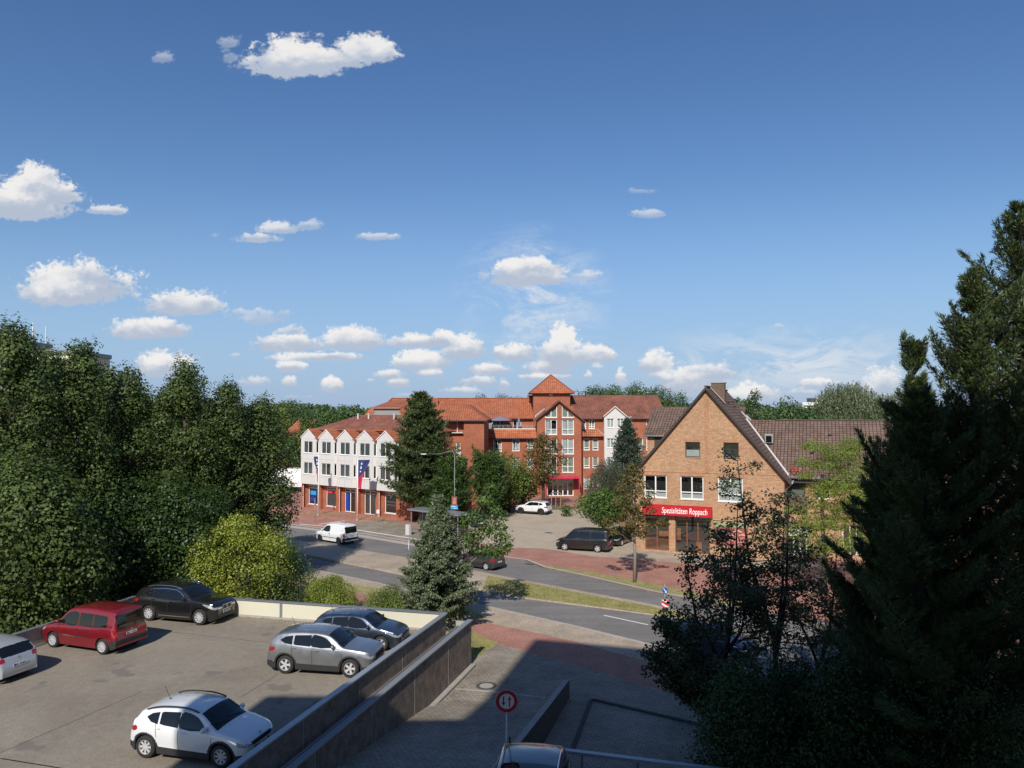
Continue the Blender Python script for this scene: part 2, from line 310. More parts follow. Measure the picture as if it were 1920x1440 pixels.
M['white_line'] = plain('road_paint', (.75, .74, .7), .8, var=.15)
M['earth'] = ground_mat('earth', (.10, .11, .05), (.20, .18, .09), 12, .6)
M['lawn'] = ground_mat('dry_lawn', (.24, .24, .08), (.44, .37, .19), 25, 1.2, None, .95, .5)
M['red_brick'] = brick_mat('red_brick', (.37, .095, .045), (.46, .14, .068), (.30, .16, .11), .25, .083, .012, grime=.2)
M['tan_brick'] = brick_mat('tan_brick', (.45, .25, .138), (.575, .365, .215), (.31, .19, .12), .27, .10, .014, grime=.12, bump=.5)
M['tan_soldier'] = brick_mat('tan_soldier_brick', (.46, .22, .12), (.56, .31, .18), (.33, .19, .11), .083, .25, .014, offset=0)
M['red_tile'] = brick_mat('red_roof_tile', (.42, .125, .06), (.52, .175, .085), (.17, .065, .035), .30, .36, .028, offset=0, grime=.25, bump=.8)
M['old_tile'] = brick_mat('maroon_roof_tile', (.22, .085, .058), (.31, .12, .08), (.15, .06, .045), .30, .34, .022, offset=0, grime=.35, bump=.8)
M['brown_tile'] = brick_mat('brown_roof_tile', (.165, .105, .08), (.225, .15, .115), (.05, .035, .03), .30, .34, .03, offset=0, grime=.3, bump=.9)
M['white_panel'] = plain('white_cladding', (.62, .605, .575), .7, var=.08, scale=.8)
M['pvc'] = plain('white_window_frame', (.82, .82, .80), .35, var=0)
M['dark_frame'] = plain('brown_window_frame', (.05, .035, .025), .5, var=0)
M['glass'] = glass_mat('window_glass'); M['curtain'] = plain('curtain_cloth', (.76, .77, .74), .9, var=.25, scale=6)
M['curtain_green'] = plain('pale_green_curtain', (.45, .5, .4), .9, var=.2, scale=6); M['curtain_yellow'] = plain('cream_curtain', (.62, .56, .34), .9, var=.1)
M['room'] = plain('dark_room', (.03, .03, .032), .9, var=.3)
M['zinc'] = plain('zinc_sheet', (.42, .44, .45), .45, metal=.5, var=.15); M['lead'] = plain('pale_flashing', (.62, .60, .57), .5, var=.1)
M['steel'] = plain('galvanised_steel', (.45, .46, .47), .45, metal=.7, var=.12); M['black_metal'] = plain('black_metal', (.02, .02, .022), .4, var=0)
M['white_paint'] = plain('white_paint', (.8, .8, .78), .4, var=.05); M['red_paint'] = plain('red_paint', (.62, .03, .045), .4, var=.08)
M['pink_red'] = plain('raspberry_paint', (.62, .02, .09), .4, var=.05); M['blue_paint'] = plain('blue_paint', (.02, .10, .5), .4, var=0)
M['light_blue'] = plain('light_blue_paint', (.03, .32, .72), .4, var=0); M['wood_board'] = plain('grey_weathered_boards', (.30, .29, .27), .9, var=.4, scale=8)
M['bark'] = plain('bark', (.075, .058, .042), .95, var=.5, scale=9, bump=.8); M['pale_bark'] = plain('pale_bark', (.26, .22, .17), .95, var=.4, scale=9, bump=.6)
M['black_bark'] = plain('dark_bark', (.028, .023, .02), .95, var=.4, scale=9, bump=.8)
M['yellow_panel'] = plain('cream_parapet_panel', (.63, .60, .47), .75, var=.07, scale=1.2); M['parapet_metal'] = plain('parapet_metal', (.22, .24, .25), .45, metal=.3, var=.15)
M['aggregate'] = ground_mat('exposed_aggregate', (.17, .13, .10), (.37, .295, .23), 26, 2.2, (55, .60, (.05, .04, .035)), .9, .9)
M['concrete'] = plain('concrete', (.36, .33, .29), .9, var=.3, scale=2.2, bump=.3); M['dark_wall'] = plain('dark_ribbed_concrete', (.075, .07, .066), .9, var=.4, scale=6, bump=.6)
M['render'] = plain('pale_render', (.40, .39, .37), .85, var=.1, scale=.4); M['wood_door'] = plain('brown_shop_timber', (.24, .09, .035), .5, var=.3, scale=5)
# ------------------------------------------------------------ walls with openings
class Fr:                                 # wall frame: origin, rightward direction (seen from outside), outward normal
    def __init__(s, O, ang=None, d=None):
        s.O = Vector(O); s.d = Vector(d).normalized() if d is not None else Vector((math.cos(ang), math.sin(ang), 0)); s.n = Vector((s.d.y, -s.d.x, 0))
    def p(s, a, z, out=0.0): return s.O+s.d*a+Vector((0, 0, z))+s.n*out
def clip(poly, a, b):                     # keep the part of poly left of line a->b
    out = []
    for i in range(len(poly)):
        p, q = poly[i], poly[(i+1) % len(poly)]
        sp = (b[0]-a[0])*(p[1]-a[1])-(b[1]-a[1])*(p[0]-a[0]); sq = (b[0]-a[0])*(q[1]-a[1])-(b[1]-a[1])*(q[0]-a[0])
        if sp >= 0: out.append(p)
        if sp*sq < 0: t = sp/(sp-sq); out.append((p[0]+(q[0]-p[0])*t, p[1]+(q[1]-p[1])*t))
    return out
def wall(mb, fr, outline, ops=(), depth=.14, mi=0, mr=0):
    xs = sorted({round(p[0], 4) for p in outline} | {round(o[k], 4) for o in ops for k in (0, 1)})
    zs = sorted({round(p[1], 4) for p in outline} | {round(o[k], 4) for o in ops for k in (2, 3)})
    for i in range(len(xs)-1):
        for j in range(len(zs)-1):
            cx, cz = (xs[i]+xs[i+1])/2, (zs[j]+zs[j+1])/2
            if any(o[0] < cx < o[1] and o[2] < cz < o[3] for o in ops): continue
            c = [(xs[i], zs[j]), (xs[i+1], zs[j]), (xs[i+1], zs[j+1]), (xs[i], zs[j+1])]
            for k in range(len(outline)):
                c = clip(c, outline[k], outline[(k+1) % len(outline)])
                if len(c) < 3: break
            if len(c) >= 3: mb.face([fr.p(a, z) for a, z in c], c, mi)
    for (a, b, c, d) in ops:
        for q in (((a, c), (b, c)), ((b, c), (b, d)), ((b, d), (a, d)), ((a, d), (a, c))):
            (p0, z0), (p1, z1) = q
            mb.face([fr.p(p1, z1), fr.p(p0, z0), fr.p(p0, z0, -depth), fr.p(p1, z1, -depth)], [(p1, z1), (p0, z0), (p0, z0+depth), (p1, z1+depth)], mr)
def rect(a, b, c, d): return [(a, c), (b, c), (b, d), (a, d)]
def bar(mb, fr, a, b, c, d, o0, o1, mi=0): mb.par(fr.p(a, c, o0), fr.d*(b-a), fr.n*(o1-o0), Vector((0, 0, d-c)), mi)
def window(parent, fr, a, b, c, d, cols=2, tr=None, depth=.12, frame='pvc', curtain=None, sill=True, fw=.065, name='window', half=False, lab=None):
    """frame with mullions as the part; pane, curtain and sill under it"""
    f = MB(); o0, o1 = -depth-.05, -depth+.02
    bar(f, fr, a, a+fw, c, d, o0, o1); bar(f, fr, b-fw, b, c, d, o0, o1); bar(f, fr, a+fw, b-fw, c, c+fw, o0, o1); bar(f, fr, a+fw, b-fw, d-fw, d, o0, o1)
    w = (b-a-2*fw)
    for k in range(1, cols): x = a+fw+w*k/cols; bar(f, fr, x-fw*.6, x+fw*.6, c+fw, d-fw, o0, o1+.006)
    if tr:
        z = c+(d-c)*tr
        for k in range(cols):
            x0 = a+fw+w*k/cols+(fw*.6 if k else 0); x1 = a+fw+w*(k+1)/cols-(fw*.6 if k < cols-1 else 0)
            bar(f, fr, x0, x1, z-fw*.45, z+fw*.45, o0, o1)
    wo = f.build(name, M[frame], parent, True)
    if lab: wo['label'] = lab
    g_ = MB(); g_.face([fr.p(x, z, -depth-.02) for x, z in ((a+.03, c+.03), (b-.03, c+.03), (b-.03, d-.03), (a+.03, d-.03))]); g_.build('pane', M['glass'], wo)
    r_ = MB(); bk = -depth-.55
    q = [(a-.02, c-.02), (b+.02, c-.02), (b+.02, d+.02), (a-.02, d+.02)]
    r_.face([fr.p(x, z, bk) for x, z in q])
    for k in range(4):
        p0, p1 = q[k], q[(k+1) % 4]; r_.face([fr.p(p1[0], p1[1], -depth-.052), fr.p(p0[0], p0[1], -depth-.052), fr.p(p0[0], p0[1], bk), fr.p(p1[0], p1[1], bk)])
    r_.build('room', M['room'], wo)
    if curtain:
        cm, parts = curtain
        cc = MB()
        for (x0, x1, z0, z1) in parts:
            n = max(3, int((x1-x0)*(b-a)/.07)); 
            for k in range(n):
                s0 = a+(b-a)*(x0+(x1-x0)*k/n); s1 = a+(b-a)*(x0+(x1-x0)*(k+1)/n); e0 = .02*(k % 2); e1 = .02*((k+1) % 2)
                cc.face([fr.p(s0, c+(d-c)*z0, -depth-.14+e0), fr.p(s1, c+(d-c)*z0, -depth-.14+e1), fr.p(s1, c+(d-c)*z1, -depth-.14+e1), fr.p(s0, c+(d-c)*z1, -depth-.14+e0)])
        cc.build('curtain', M[cm], wo)
    if sill:
        s_ = MB(); bar(s_, fr, a-.06, b+.06, c-.05, c-.003, -depth+.02, .07); s_.build('sill', M['pvc'] if frame == 'pvc' else M['concrete'], wo)
    return wo
def roof_plane(mb, a, b, c, d, mi=0, th=.12):
    """tiled plane: a,b along the eave, c,d along the ridge (d above a); uv in metres"""
    a, b, c, d = map(Vector, (a, b, c, d)); e = (b-a).normalized(); n = e.cross(((c+d)/2-(a+b)/2)).normalized(); up = n.cross(e)
    P = [a, b, c, d] if (c-d).length > 1e-3 else [a, b, c]
    uv = [((p-a).dot(e), (p-a).dot(up)) for p in P]
    if n.z < 0: P = P[::-1]; uv = uv[::-1]; n = -n
    mb.face(P, uv, mi); Q = [p-n*th for p in P]
    mb.face(Q[::-1], uv[::-1], mi)
    for i in range(len(P)):
        j = (i+1) % len(P); mb.face([P[j], P[i], Q[i], Q[j]], [(0, 0), ((P[i]-P[j]).length, 0), ((P[i]-P[j]).length, th), (0, th)], mi)

# ------------------------------------------------------------ foliage
def unit(a): return a/np.maximum(np.linalg.norm(a, axis=-1, keepdims=True), 1e-9)
def leaves_mesh(name, P, T, Nn, Ls, Ws, mid=.5):
    """one kite-shaped leaf per point: root P, direction T, normal Nn"""
    n = len(P); B = unit(np.cross(T, Nn)); L = Ls[:, None]; Wd = Ws[:, None]
    V = np.empty((n, 4, 3)); V[:, 0] = P; V[:, 1] = P+T*L*mid+B*Wd*.5; V[:, 2] = P+T*L; V[:, 3] = P+T*L*mid-B*Wd*.5
    me = bpy.data.meshes.new(name); me.vertices.add(4*n); me.vertices.foreach_set('co', V.reshape(-1))
    me.loops.add(4*n); me.loops.foreach_set('vertex_index', np.arange(4*n, dtype=np.int32))
    me.polygons.add(n); me.polygons.foreach_set('loop_start', np.arange(0, 4*n, 4, dtype=np.int32)); me.polygons.foreach_set('loop_total', np.full(n, 4, dtype=np.int32))
    me.update(calc_edges=True); return me
def rdir(n, rg): return unit(rg.normal(size=(n, 3)))
def broad_tree(label, loc, puffs, trunk_h, trunk_r, mat, bark='bark', leaf=(.13, .10), dens=60, seed=1, name='tree', cat='tree', group=None, droop=.1, limb=True, shell=.5, jit=.55, lean=(0, 0), skip=0.0, multi=1, nlimb=30, limb_r=.42, crown_name='crown'):
    """puffs: (x, y, z, radius xy, radius z) in local metres; leaves fill the outer shell of each"""
    rg = np.random.default_rng(seed); root = thing(name, label, cat, loc, 0, group)
    Ps, Ts, Ns = [], [], []
    pc = np.array([p[:3] for p in puffs], float); cen = pc.mean(0)
    for (x, y, z, r, rz) in puffs:
        n = int(dens*(r*r*2+r*rz)/3*4); 
        if n < 1: continue
        d = rdir(n, rg); rad = (shell+(1-shell)*rg.random(n)**.5)[:, None]
        # break the surface of the puff with lumps
        lump = 1+.22*np.sin(d[:, :1]*5+seed+x)*np.cos(d[:, 1:2]*6+z)+.15*np.sin(d[:, 2:3]*9+y)
        p = np.array([x, y, z])+d*rad*lump*np.array([r, r, rz])
        nn = unit(d*1.0+rg.normal(size=(n, 3))*jit+np.array([0, 0, .45])); t = unit(np.cross(nn, rg.normal(size=(n, 3)))+np.array([0, 0, -droop]))
        Ps.append(p); Ts.append(t); Ns.append(nn)
    P, T, Q = np.concatenate(Ps), np.concatenate(Ts), np.concatenate(Ns)
    if skip > 0: k = rg.random(len(P)) > skip; P, T, Q = P[k], T[k], Q[k]
    P[:, 2] = np.maximum(P[:, 2], .06)
    s = rg.uniform(.65, 1.3, len(P)); link(crown_name, leaves_mesh(crown_name, P, T, Q, leaf[0]*s, leaf[1]*s), mat, root)
    tb = MB(); top = Vector((lean[0], lean[1], trunk_h))
    for m_ in range(multi):
        o = Vector((0, 0, -.1)) if multi == 1 else Vector((math.cos(m_*2.4)*.25, math.sin(m_*2.4)*.25, -.1))
        tp = top if multi == 1 else top+Vector((math.cos(m_*2.4)*trunk_h*.3, math.sin(m_*2.4)*trunk_h*.3, 0))
        tb.tube([o, o.lerp(tp, .35)+Vector((.03, -.04, 0)), o.lerp(tp, .7)+Vector((-.05, .03, 0)), tp], [trunk_r*1.25, trunk_r, trunk_r*.8, trunk_r*.45], 9)
    if limb:
        k = 0
        for (x, y, z, r, rz) in puffs:
            k += 1
            if k % max(1, len(puffs)//nlimb): continue
            c = Vector((x, y, z)); h = min(trunk_h*.97, max(trunk_h*.3, c.z*.72)); s0 = Vector((0, 0, -.1)).lerp(top, h/trunk_h)
            md = s0.lerp(c, .55)+Vector((rg.normal()*.15, rg.normal()*.15, .25)); rr_ = trunk_r*limb_r*.8
            tb.tube([s0, md, c+Vector((0, 0, rz*.4))], [rr_, rr_*.55, .012], 5, cap=False)
    tb.build('trunk', M[bark], root, smooth=True)
    return root
def puffs_ellip(h0, h1, rmax, n, r=(.8, 1.3), seed=0, shape=.5, flat=1.0, fill=.2):
    """puffs on a crown between heights h0..h1; shape: height fraction of widest point"""
    rg = np.random.default_rng(seed); out = []
    for i in range(n):
        f = (i+.5)/n; f = min(1, max(0, f+rg.normal()*.03)); a = i*2.39996+rg.normal()*.2
        k = f/shape if f < shape else (1-f)/(1-shape); R_ = rmax*math.sqrt(max(.05, 1-(1-k)**2))
        q = R_*(rg.uniform(.1, .7) if rg.random() < fill else rg.uniform(.8, 1.05)); pr = rg.uniform(*r)
        q = max(0, q-pr*.6); out.append((q*math.cos(a), q*math.sin(a)*flat, h0+pr*.6+(h1-h0-pr*1.4)*f, pr, pr*rg.uniform(.75, 1.05)))
    return out
def conifer(label, loc, H, Rb, mat, n_br=150, e0=20, e1=-10, tw=.45, blade=(.22, .05), seed=1, h0=.06, power=.8, name='conifer', bark='bark', group=None, twn=11, bln=9, droop=0.0, azr=None, prof=None, trunk_r=None, cat='tree', spread=.5, rough=.2, yjit=0.0):
    """trunk with spiralling branches; each branch carries side twigs set with needle sprays"""
    rg = np.random.default_rng(seed); root = thing(name, label, cat, loc, 0, group)
    Ps, Ts, Ns, Ss = [], [], [], []; tb = MB(); trunk_r = trunk_r or H*.012+.05
    tb.tube([(0, 0, -.1), (.02, .03, H*.4), (-.02, 0, H*.75), (0, 0, H*.98)], [trunk_r*1.2, trunk_r*.75, trunk_r*.4, .015], 8)
    for i in range(n_br):
        f = ((i+.5)/n_br)**.82; f = min(.995, f+rg.normal()*.008); hz = H*(h0+(1-h0)*f)
        az = i*2.39996+rg.normal()*.25
        if azr is not None: az = rg.uniform(*azr)
        k = prof(f) if prof else (1-f)**power
        L = max(.25, Rb*k*(1+rg.normal()*rough)); E0 = R(e0+rg.normal()*7+f*18); E1 = R(e1+rg.normal()*8+f*22)
        m = 9; s = np.linspace(0, 1, m); E = E0+(E1-E0)*s
        seg = np.stack([np.cos(az)*np.cos(E), np.sin(az)*np.cos(E), np.sin(E)], 1)*L/(m-1)
        path = np.concatenate([[[0, 0, 0]], np.cumsum(seg[:-1], 0)]); path[:, 2] += hz; path[:, 2] -= droop*(s**2)*L
        path[:, 2] = np.maximum(path[:, 2], .05)
        if i % 2 == 0 and L > .5: tb.tube([Vector(path[0]), Vector(path[m//2]), Vector(path[-1])], [trunk_r*.28, trunk_r*.15, .008], 4, cap=False)
        side = np.array([-math.sin(az), math.cos(az), 0]); fw = np.array([math.cos(az), math.sin(az), 0])
        nt_ = max(4, int(twn*min(1.6, .4+L/Rb)))
        for j in range(nt_):
            q = .12+.88*(j+.5)/nt_; bi = q*(m-1); a_, b_ = int(bi), min(int(bi)+1, m-1); p0 = path[a_]*(1-bi+a_)+path[b_]*(bi-a_)
            sg = 1 if j % 2 else -1; TL = L*tw*(1.05-q)*(.75+.5*rg.random())+.12
            if j == nt_-1: td = unit(path[-1]-path[-2]); 
            else: td = unit(fw*math.cos(E1)*.75+side*sg*(.55+.3*rg.random())+np.array([0, 0, math.sin(E1)*.8+rg.normal()*.15-droop*.6]))
            nb = max(3, int(bln*(.5+TL/(.3*Rb)))); ss = rg.random(nb)[:, None]
            P = p0+td*TL*ss+rg.normal(size=(nb, 3))*.03+rg.normal(size=(nb, 3))*yjit
            T = unit(td*1.0+rg.normal(size=(nb, 3))*spread); Nn = unit(rg.normal(size=(nb, 3))+np.array([0, 0, 1.1]))
            Ps.append(P); Ts.append(T); Ns.append(Nn)
    P, T, Q = np.concatenate(Ps), np.concatenate(Ts), np.concatenate(Ns); n = len(P); sc = rg.uniform(.7, 1.3, n)
    link('crown', leaves_mesh('crown', P, T, Q, blade[0]*sc, blade[1]*sc, .4), mat, root)
    tb.build('trunk', M[bark], root, smooth=True)
    return root
def blades(name, poly, z, n, mat, h=(.05, .12), seed=3):
    """short grass blades scattered over a polygon"""
    rg = np.random.default_rng(seed); xs = [p[0] for p in poly]; ys = [p[1] for p in poly]
    P = np.stack([rg.uniform(min(xs), max(xs), n*3), rg.uniform(min(ys), max(ys), n*3)], 1); ins = np.zeros(len(P), bool); k = len(poly)
    for i in range(k):
        (x1, y1), (x2, y2) = poly[i][:2], poly[(i+1) % k][:2]
        c = ((y1 > P[:, 1]) != (y2 > P[:, 1])) & (P[:, 0] < (x2-x1)*(P[:, 1]-y1)/(y2-y1+1e-12)+x1); ins ^= c
    P = P[ins][:n]; m = len(P); P = np.concatenate([P, np.full((m, 1), z)], 1)
    T = unit(np.stack([rg.normal(size=m)*.5, rg.normal(size=m)*.5, np.ones(m)], 1)); Nn = unit(rg.normal(size=(m, 3))*[1, 1, .1])
    s = rg.uniform(*h, m); return link(name, leaves_mesh(name, P, T, Nn, s, s*.35, .3), mat)
# ------------------------------------------------------------ cars: a lofted body split into panels, glass, lamps
def paint(name, col, metal=0.0, rough=.28):
    m, t, p = newmat(name); p.inputs['Base Color'].default_value = (*col, 1); p.inputs['Metallic'].default_value = metal; p.inputs['Roughness'].default_value = rough
    p.inputs['Coat Weight'].default_value = 1; p.inputs['Coat Roughness'].default_value = .03
    c = t.nodes.new('ShaderNodeTexCoord'); n = t.nodes.new('ShaderNodeTexNoise'); t.links.new(c.outputs['Object'], n.inputs['Vector']); n.inputs['Scale'].default_value = 2.5; n.inputs['Detail'].default_value = 6
    r = t.nodes.new('ShaderNodeMapRange'); t.links.new(n.outputs[0], r.inputs[0]); r.inputs[1].default_value = .3; r.inputs[2].default_value = .75; r.inputs[3].default_value = rough*.85; r.inputs[4].default_value = rough*1.7
    t.links.new(r.outputs[0], p.inputs['Roughness']); return m
M['car_glass'] = plain('car_glass', (.008, .010, .011), .04, var=0, spec=.55)
M['plastic'] = plain('black_plastic', (.03, .03, .032), .55, var=.15); M['rubber'] = plain('tyre_rubber', (.022, .022, .022), .8, var=.2)
M['alloy'] = plain('alloy_wheel', (.66, .66, .67), .35, metal=.35, var=.05); M['dark_alloy'] = plain('dark_alloy_wheel', (.06, .06, .065), .35, metal=.6, var=.05)
M['lamp_red'] = plain('red_lamp_glass', (.33, .008, .012), .12, var=0, coat=1); M['lamp_clear'] = plain('clear_lamp_glass', (.6, .62, .64), .08, metal=.55, var=.1, scale=25, coat=1)
M['chrome'] = plain('chrome', (.75, .75, .76), .12, metal=1, var=0); M['plate'] = plain('number_plate', (.75, .75, .74), .4, var=0); M['plate_ink'] = plain('plate_ink', (.03, .03, .03), .5, var=0)
M['euro_blue'] = plain('plate_blue', (.01, .05, .35), .4, var=0)
TP = {
 'hatch': dict(top=[(0,.27),(.0,.34),(.004,.43),(.018,.49),(.05,.545),(.11,.60),(.18,.645),(.235,.675),(.255,.70),(.33,.84),(.385,.935),(.43,.972),(.50,.995),(.60,1.0),(.72,.985),(.82,.955),(.885,.915),(.91,.885),(.945,.76),(.965,.665),(.978,.60),(.988,.50),(.998,.40),(1,.30),(.995,.24)],
   ws=(.25,.40), rw=(.905,.962), belt=[(0,.42),(.05,.50),(.2,.60),(.3,.625),(.6,.655),(.85,.70),(.95,.70),(1,.42)], hood=.24,
   win=[[(.315,.655),(.345,.725),(.40,.845),(.45,.905),(.545,.93),(.545,.665)],[(.565,.665),(.565,.93),(.68,.92),(.725,.905),(.725,.69)],[(.74,.69),(.74,.90),(.80,.87),(.845,.80),(.80,.72)]]),
 'suv': dict(top=[(0,.27),(0,.40),(.004,.50),(.02,.565),(.06,.61),(.13,.645),(.20,.665),(.255,.69),(.275,.71),(.34,.83),(.40,.93),(.45,.972),(.52,.995),(.62,1.0),(.75,.99),(.84,.965),(.90,.93),(.92,.905),(.95,.79),(.968,.70),(.98,.64),(.99,.50),(1,.40),(1,.30),(.99,.24)],
   ws=(.27,.425), rw=(.915,.964), belt=[(0,.46),(.05,.56),(.2,.62),(.3,.64),(.6,.665),(.85,.71),(.95,.71),(1,.45)], hood=.26,
   win=[[(.34,.67),(.37,.735),(.42,.84),(.47,.90),(.56,.925),(.56,.68)],[(.575,.68),(.575,.925),(.68,.92),(.735,.905),(.735,.70)],[(.75,.70),(.75,.90),(.82,.87),(.87,.79),(.82,.73)]]),
 'caddy': dict(top=[(0,.25),(0,.33),(.004,.40),(.02,.45),(.05,.49),(.10,.525),(.16,.555),(.205,.585),(.225,.605),(.29,.75),(.355,.895),(.39,.945),(.44,.972),(.52,.99),(.65,1.0),(.80,.995),(.90,.985),(.945,.965),(.955,.94),(.965,.85),(.975,.72),(.982,.60),(.987,.48),(.995,.38),(1,.30),(.995,.22)],
   ws=(.222,.365), rw=(.950,.978), belt=[(0,.38),(.05,.44),(.2,.53),(.3,.56),(.6,.57),(.85,.58),(.95,.58),(1,.40)], hood=.21,
   win=[[(.275,.60),(.31,.70),(.36,.81),(.40,.86),(.50,.87),(.50,.59)],[(.53,.59),(.53,.87),(.70,.87),(.70,.59)],[(.71,.59),(.71,.87),(.86,.86),(.88,.82),(.88,.60)]]),
 't4': dict(top=[(0,.24),(0,.33),(.004,.40),(.02,.455),(.06,.495),(.11,.525),(.145,.55),(.16,.565),(.22,.71),(.285,.87),(.32,.935),(.37,.972),(.45,.99),(.60,1.0),(.80,1.0),(.92,.985),(.955,.96),(.968,.90),(.98,.75),(.988,.58),(.992,.45),(.996,.36),(1,.28),(.996,.2)],
   ws=(.155,.30), rw=(.958,.986), belt=[(0,.38),(.05,.43),(.15,.52),(.3,.56),(.6,.57),(.9,.57),(.96,.55),(1,.40)], hood=.15,
   win=[[(.20,.59),(.25,.72),(.30,.82),(.33,.865),(.415,.875),(.415,.585)],[(.435,.585),(.435,.875),(.645,.875),(.645,.585)],[(.665,.585),(.665,.875),(.90,.87),(.915,.84),(.915,.59)]]),
}
def pip(x, z, P):
    c = False; n = len(P)
    for i in range(n):
        x1, y1 = P[i]; x2, y2 = P[(i+1) % n]
        if (y1 > z) != (y2 > z) and x < (x2-x1)*(z-y1)/(y2-y1)+x1: c = not c
    return c
def cr_curve(P, n):
    out = []
    for i in range(len(P)-1):
        p0, p1, p2, p3 = P[max(i-1, 0)], P[i], P[i+1], P[min(i+2, len(P)-1)]
        for k in range(n):
            t = k/n; out.append(tuple(.5*((2*p1[j])+(-p0[j]+p2[j])*t+(2*p0[j]-5*p1[j]+4*p2[j]-p3[j])*t*t+(-p0[j]+3*p1[j]-3*p2[j]+p3[j])*t**3) for j in (0, 1)))
    out.append(P[-1]); return out
def make_wheel(root, x, y, r, wdt, rimmat, spokes, side):
    b = MB(); hw = wdt/2
    b.lathe([(r*.60, -hw), (r*.80, -hw), (r*.95, -hw*.92), (r, -hw*.6), (r, hw*.6), (r*.95, hw*.92), (r*.80, hw), (r*.66, hw), (r*.64, hw*.7)], (0, 0, 0), 'y', 36)
    w = b.build('wheel', M['rubber'], root, smooth=True); w.location = (x, y, r)
    o = MB(); s = side
    o.lathe([(0, s*hw*.15), (r*.62, s*hw*.15)], n=28, axis='y'); o.lathe([(r*.67, s*hw*.98), (r*.62, s*hw*1.02), (r*.585, s*hw*.85), (r*.60, s*hw*.1)], n=28, axis='y')
    o.lathe([(0, s*hw*.86), (r*.10, s*hw*.86), (r*.14, s*hw*.72), (r*.16, s*hw*.15)], n=14, axis='y')
    o.m = [1 if i < 28 else 0 for i in range(len(o.f))]
    for k in range(spokes):
        a = 2*math.pi*k/spokes; c_, s_ = math.cos(a), math.sin(a); e = Vector((c_, 0, s_)); t = Vector((-s_, 0, c_)); w0, w1 = r*.09*(5/spokes)**.6, r*.15*(5/spokes)**.8
        p = [e*r*.1-t*w0, e*r*.1+t*w0, e*r*.60+t*w1, e*r*.60-t*w1]; yo = Vector((0, s*hw*.80, 0)); yi = Vector((0, s*hw*.55, 0))
        o.face([q+yo for q in p]); 
        for i in range(4): o.face([p[i]+yo, p[(i+1) % 4]+yo, p[(i+1) % 4]+yi, p[i]+yi])
    o.build('rim', [rimmat, M['plastic']], w)
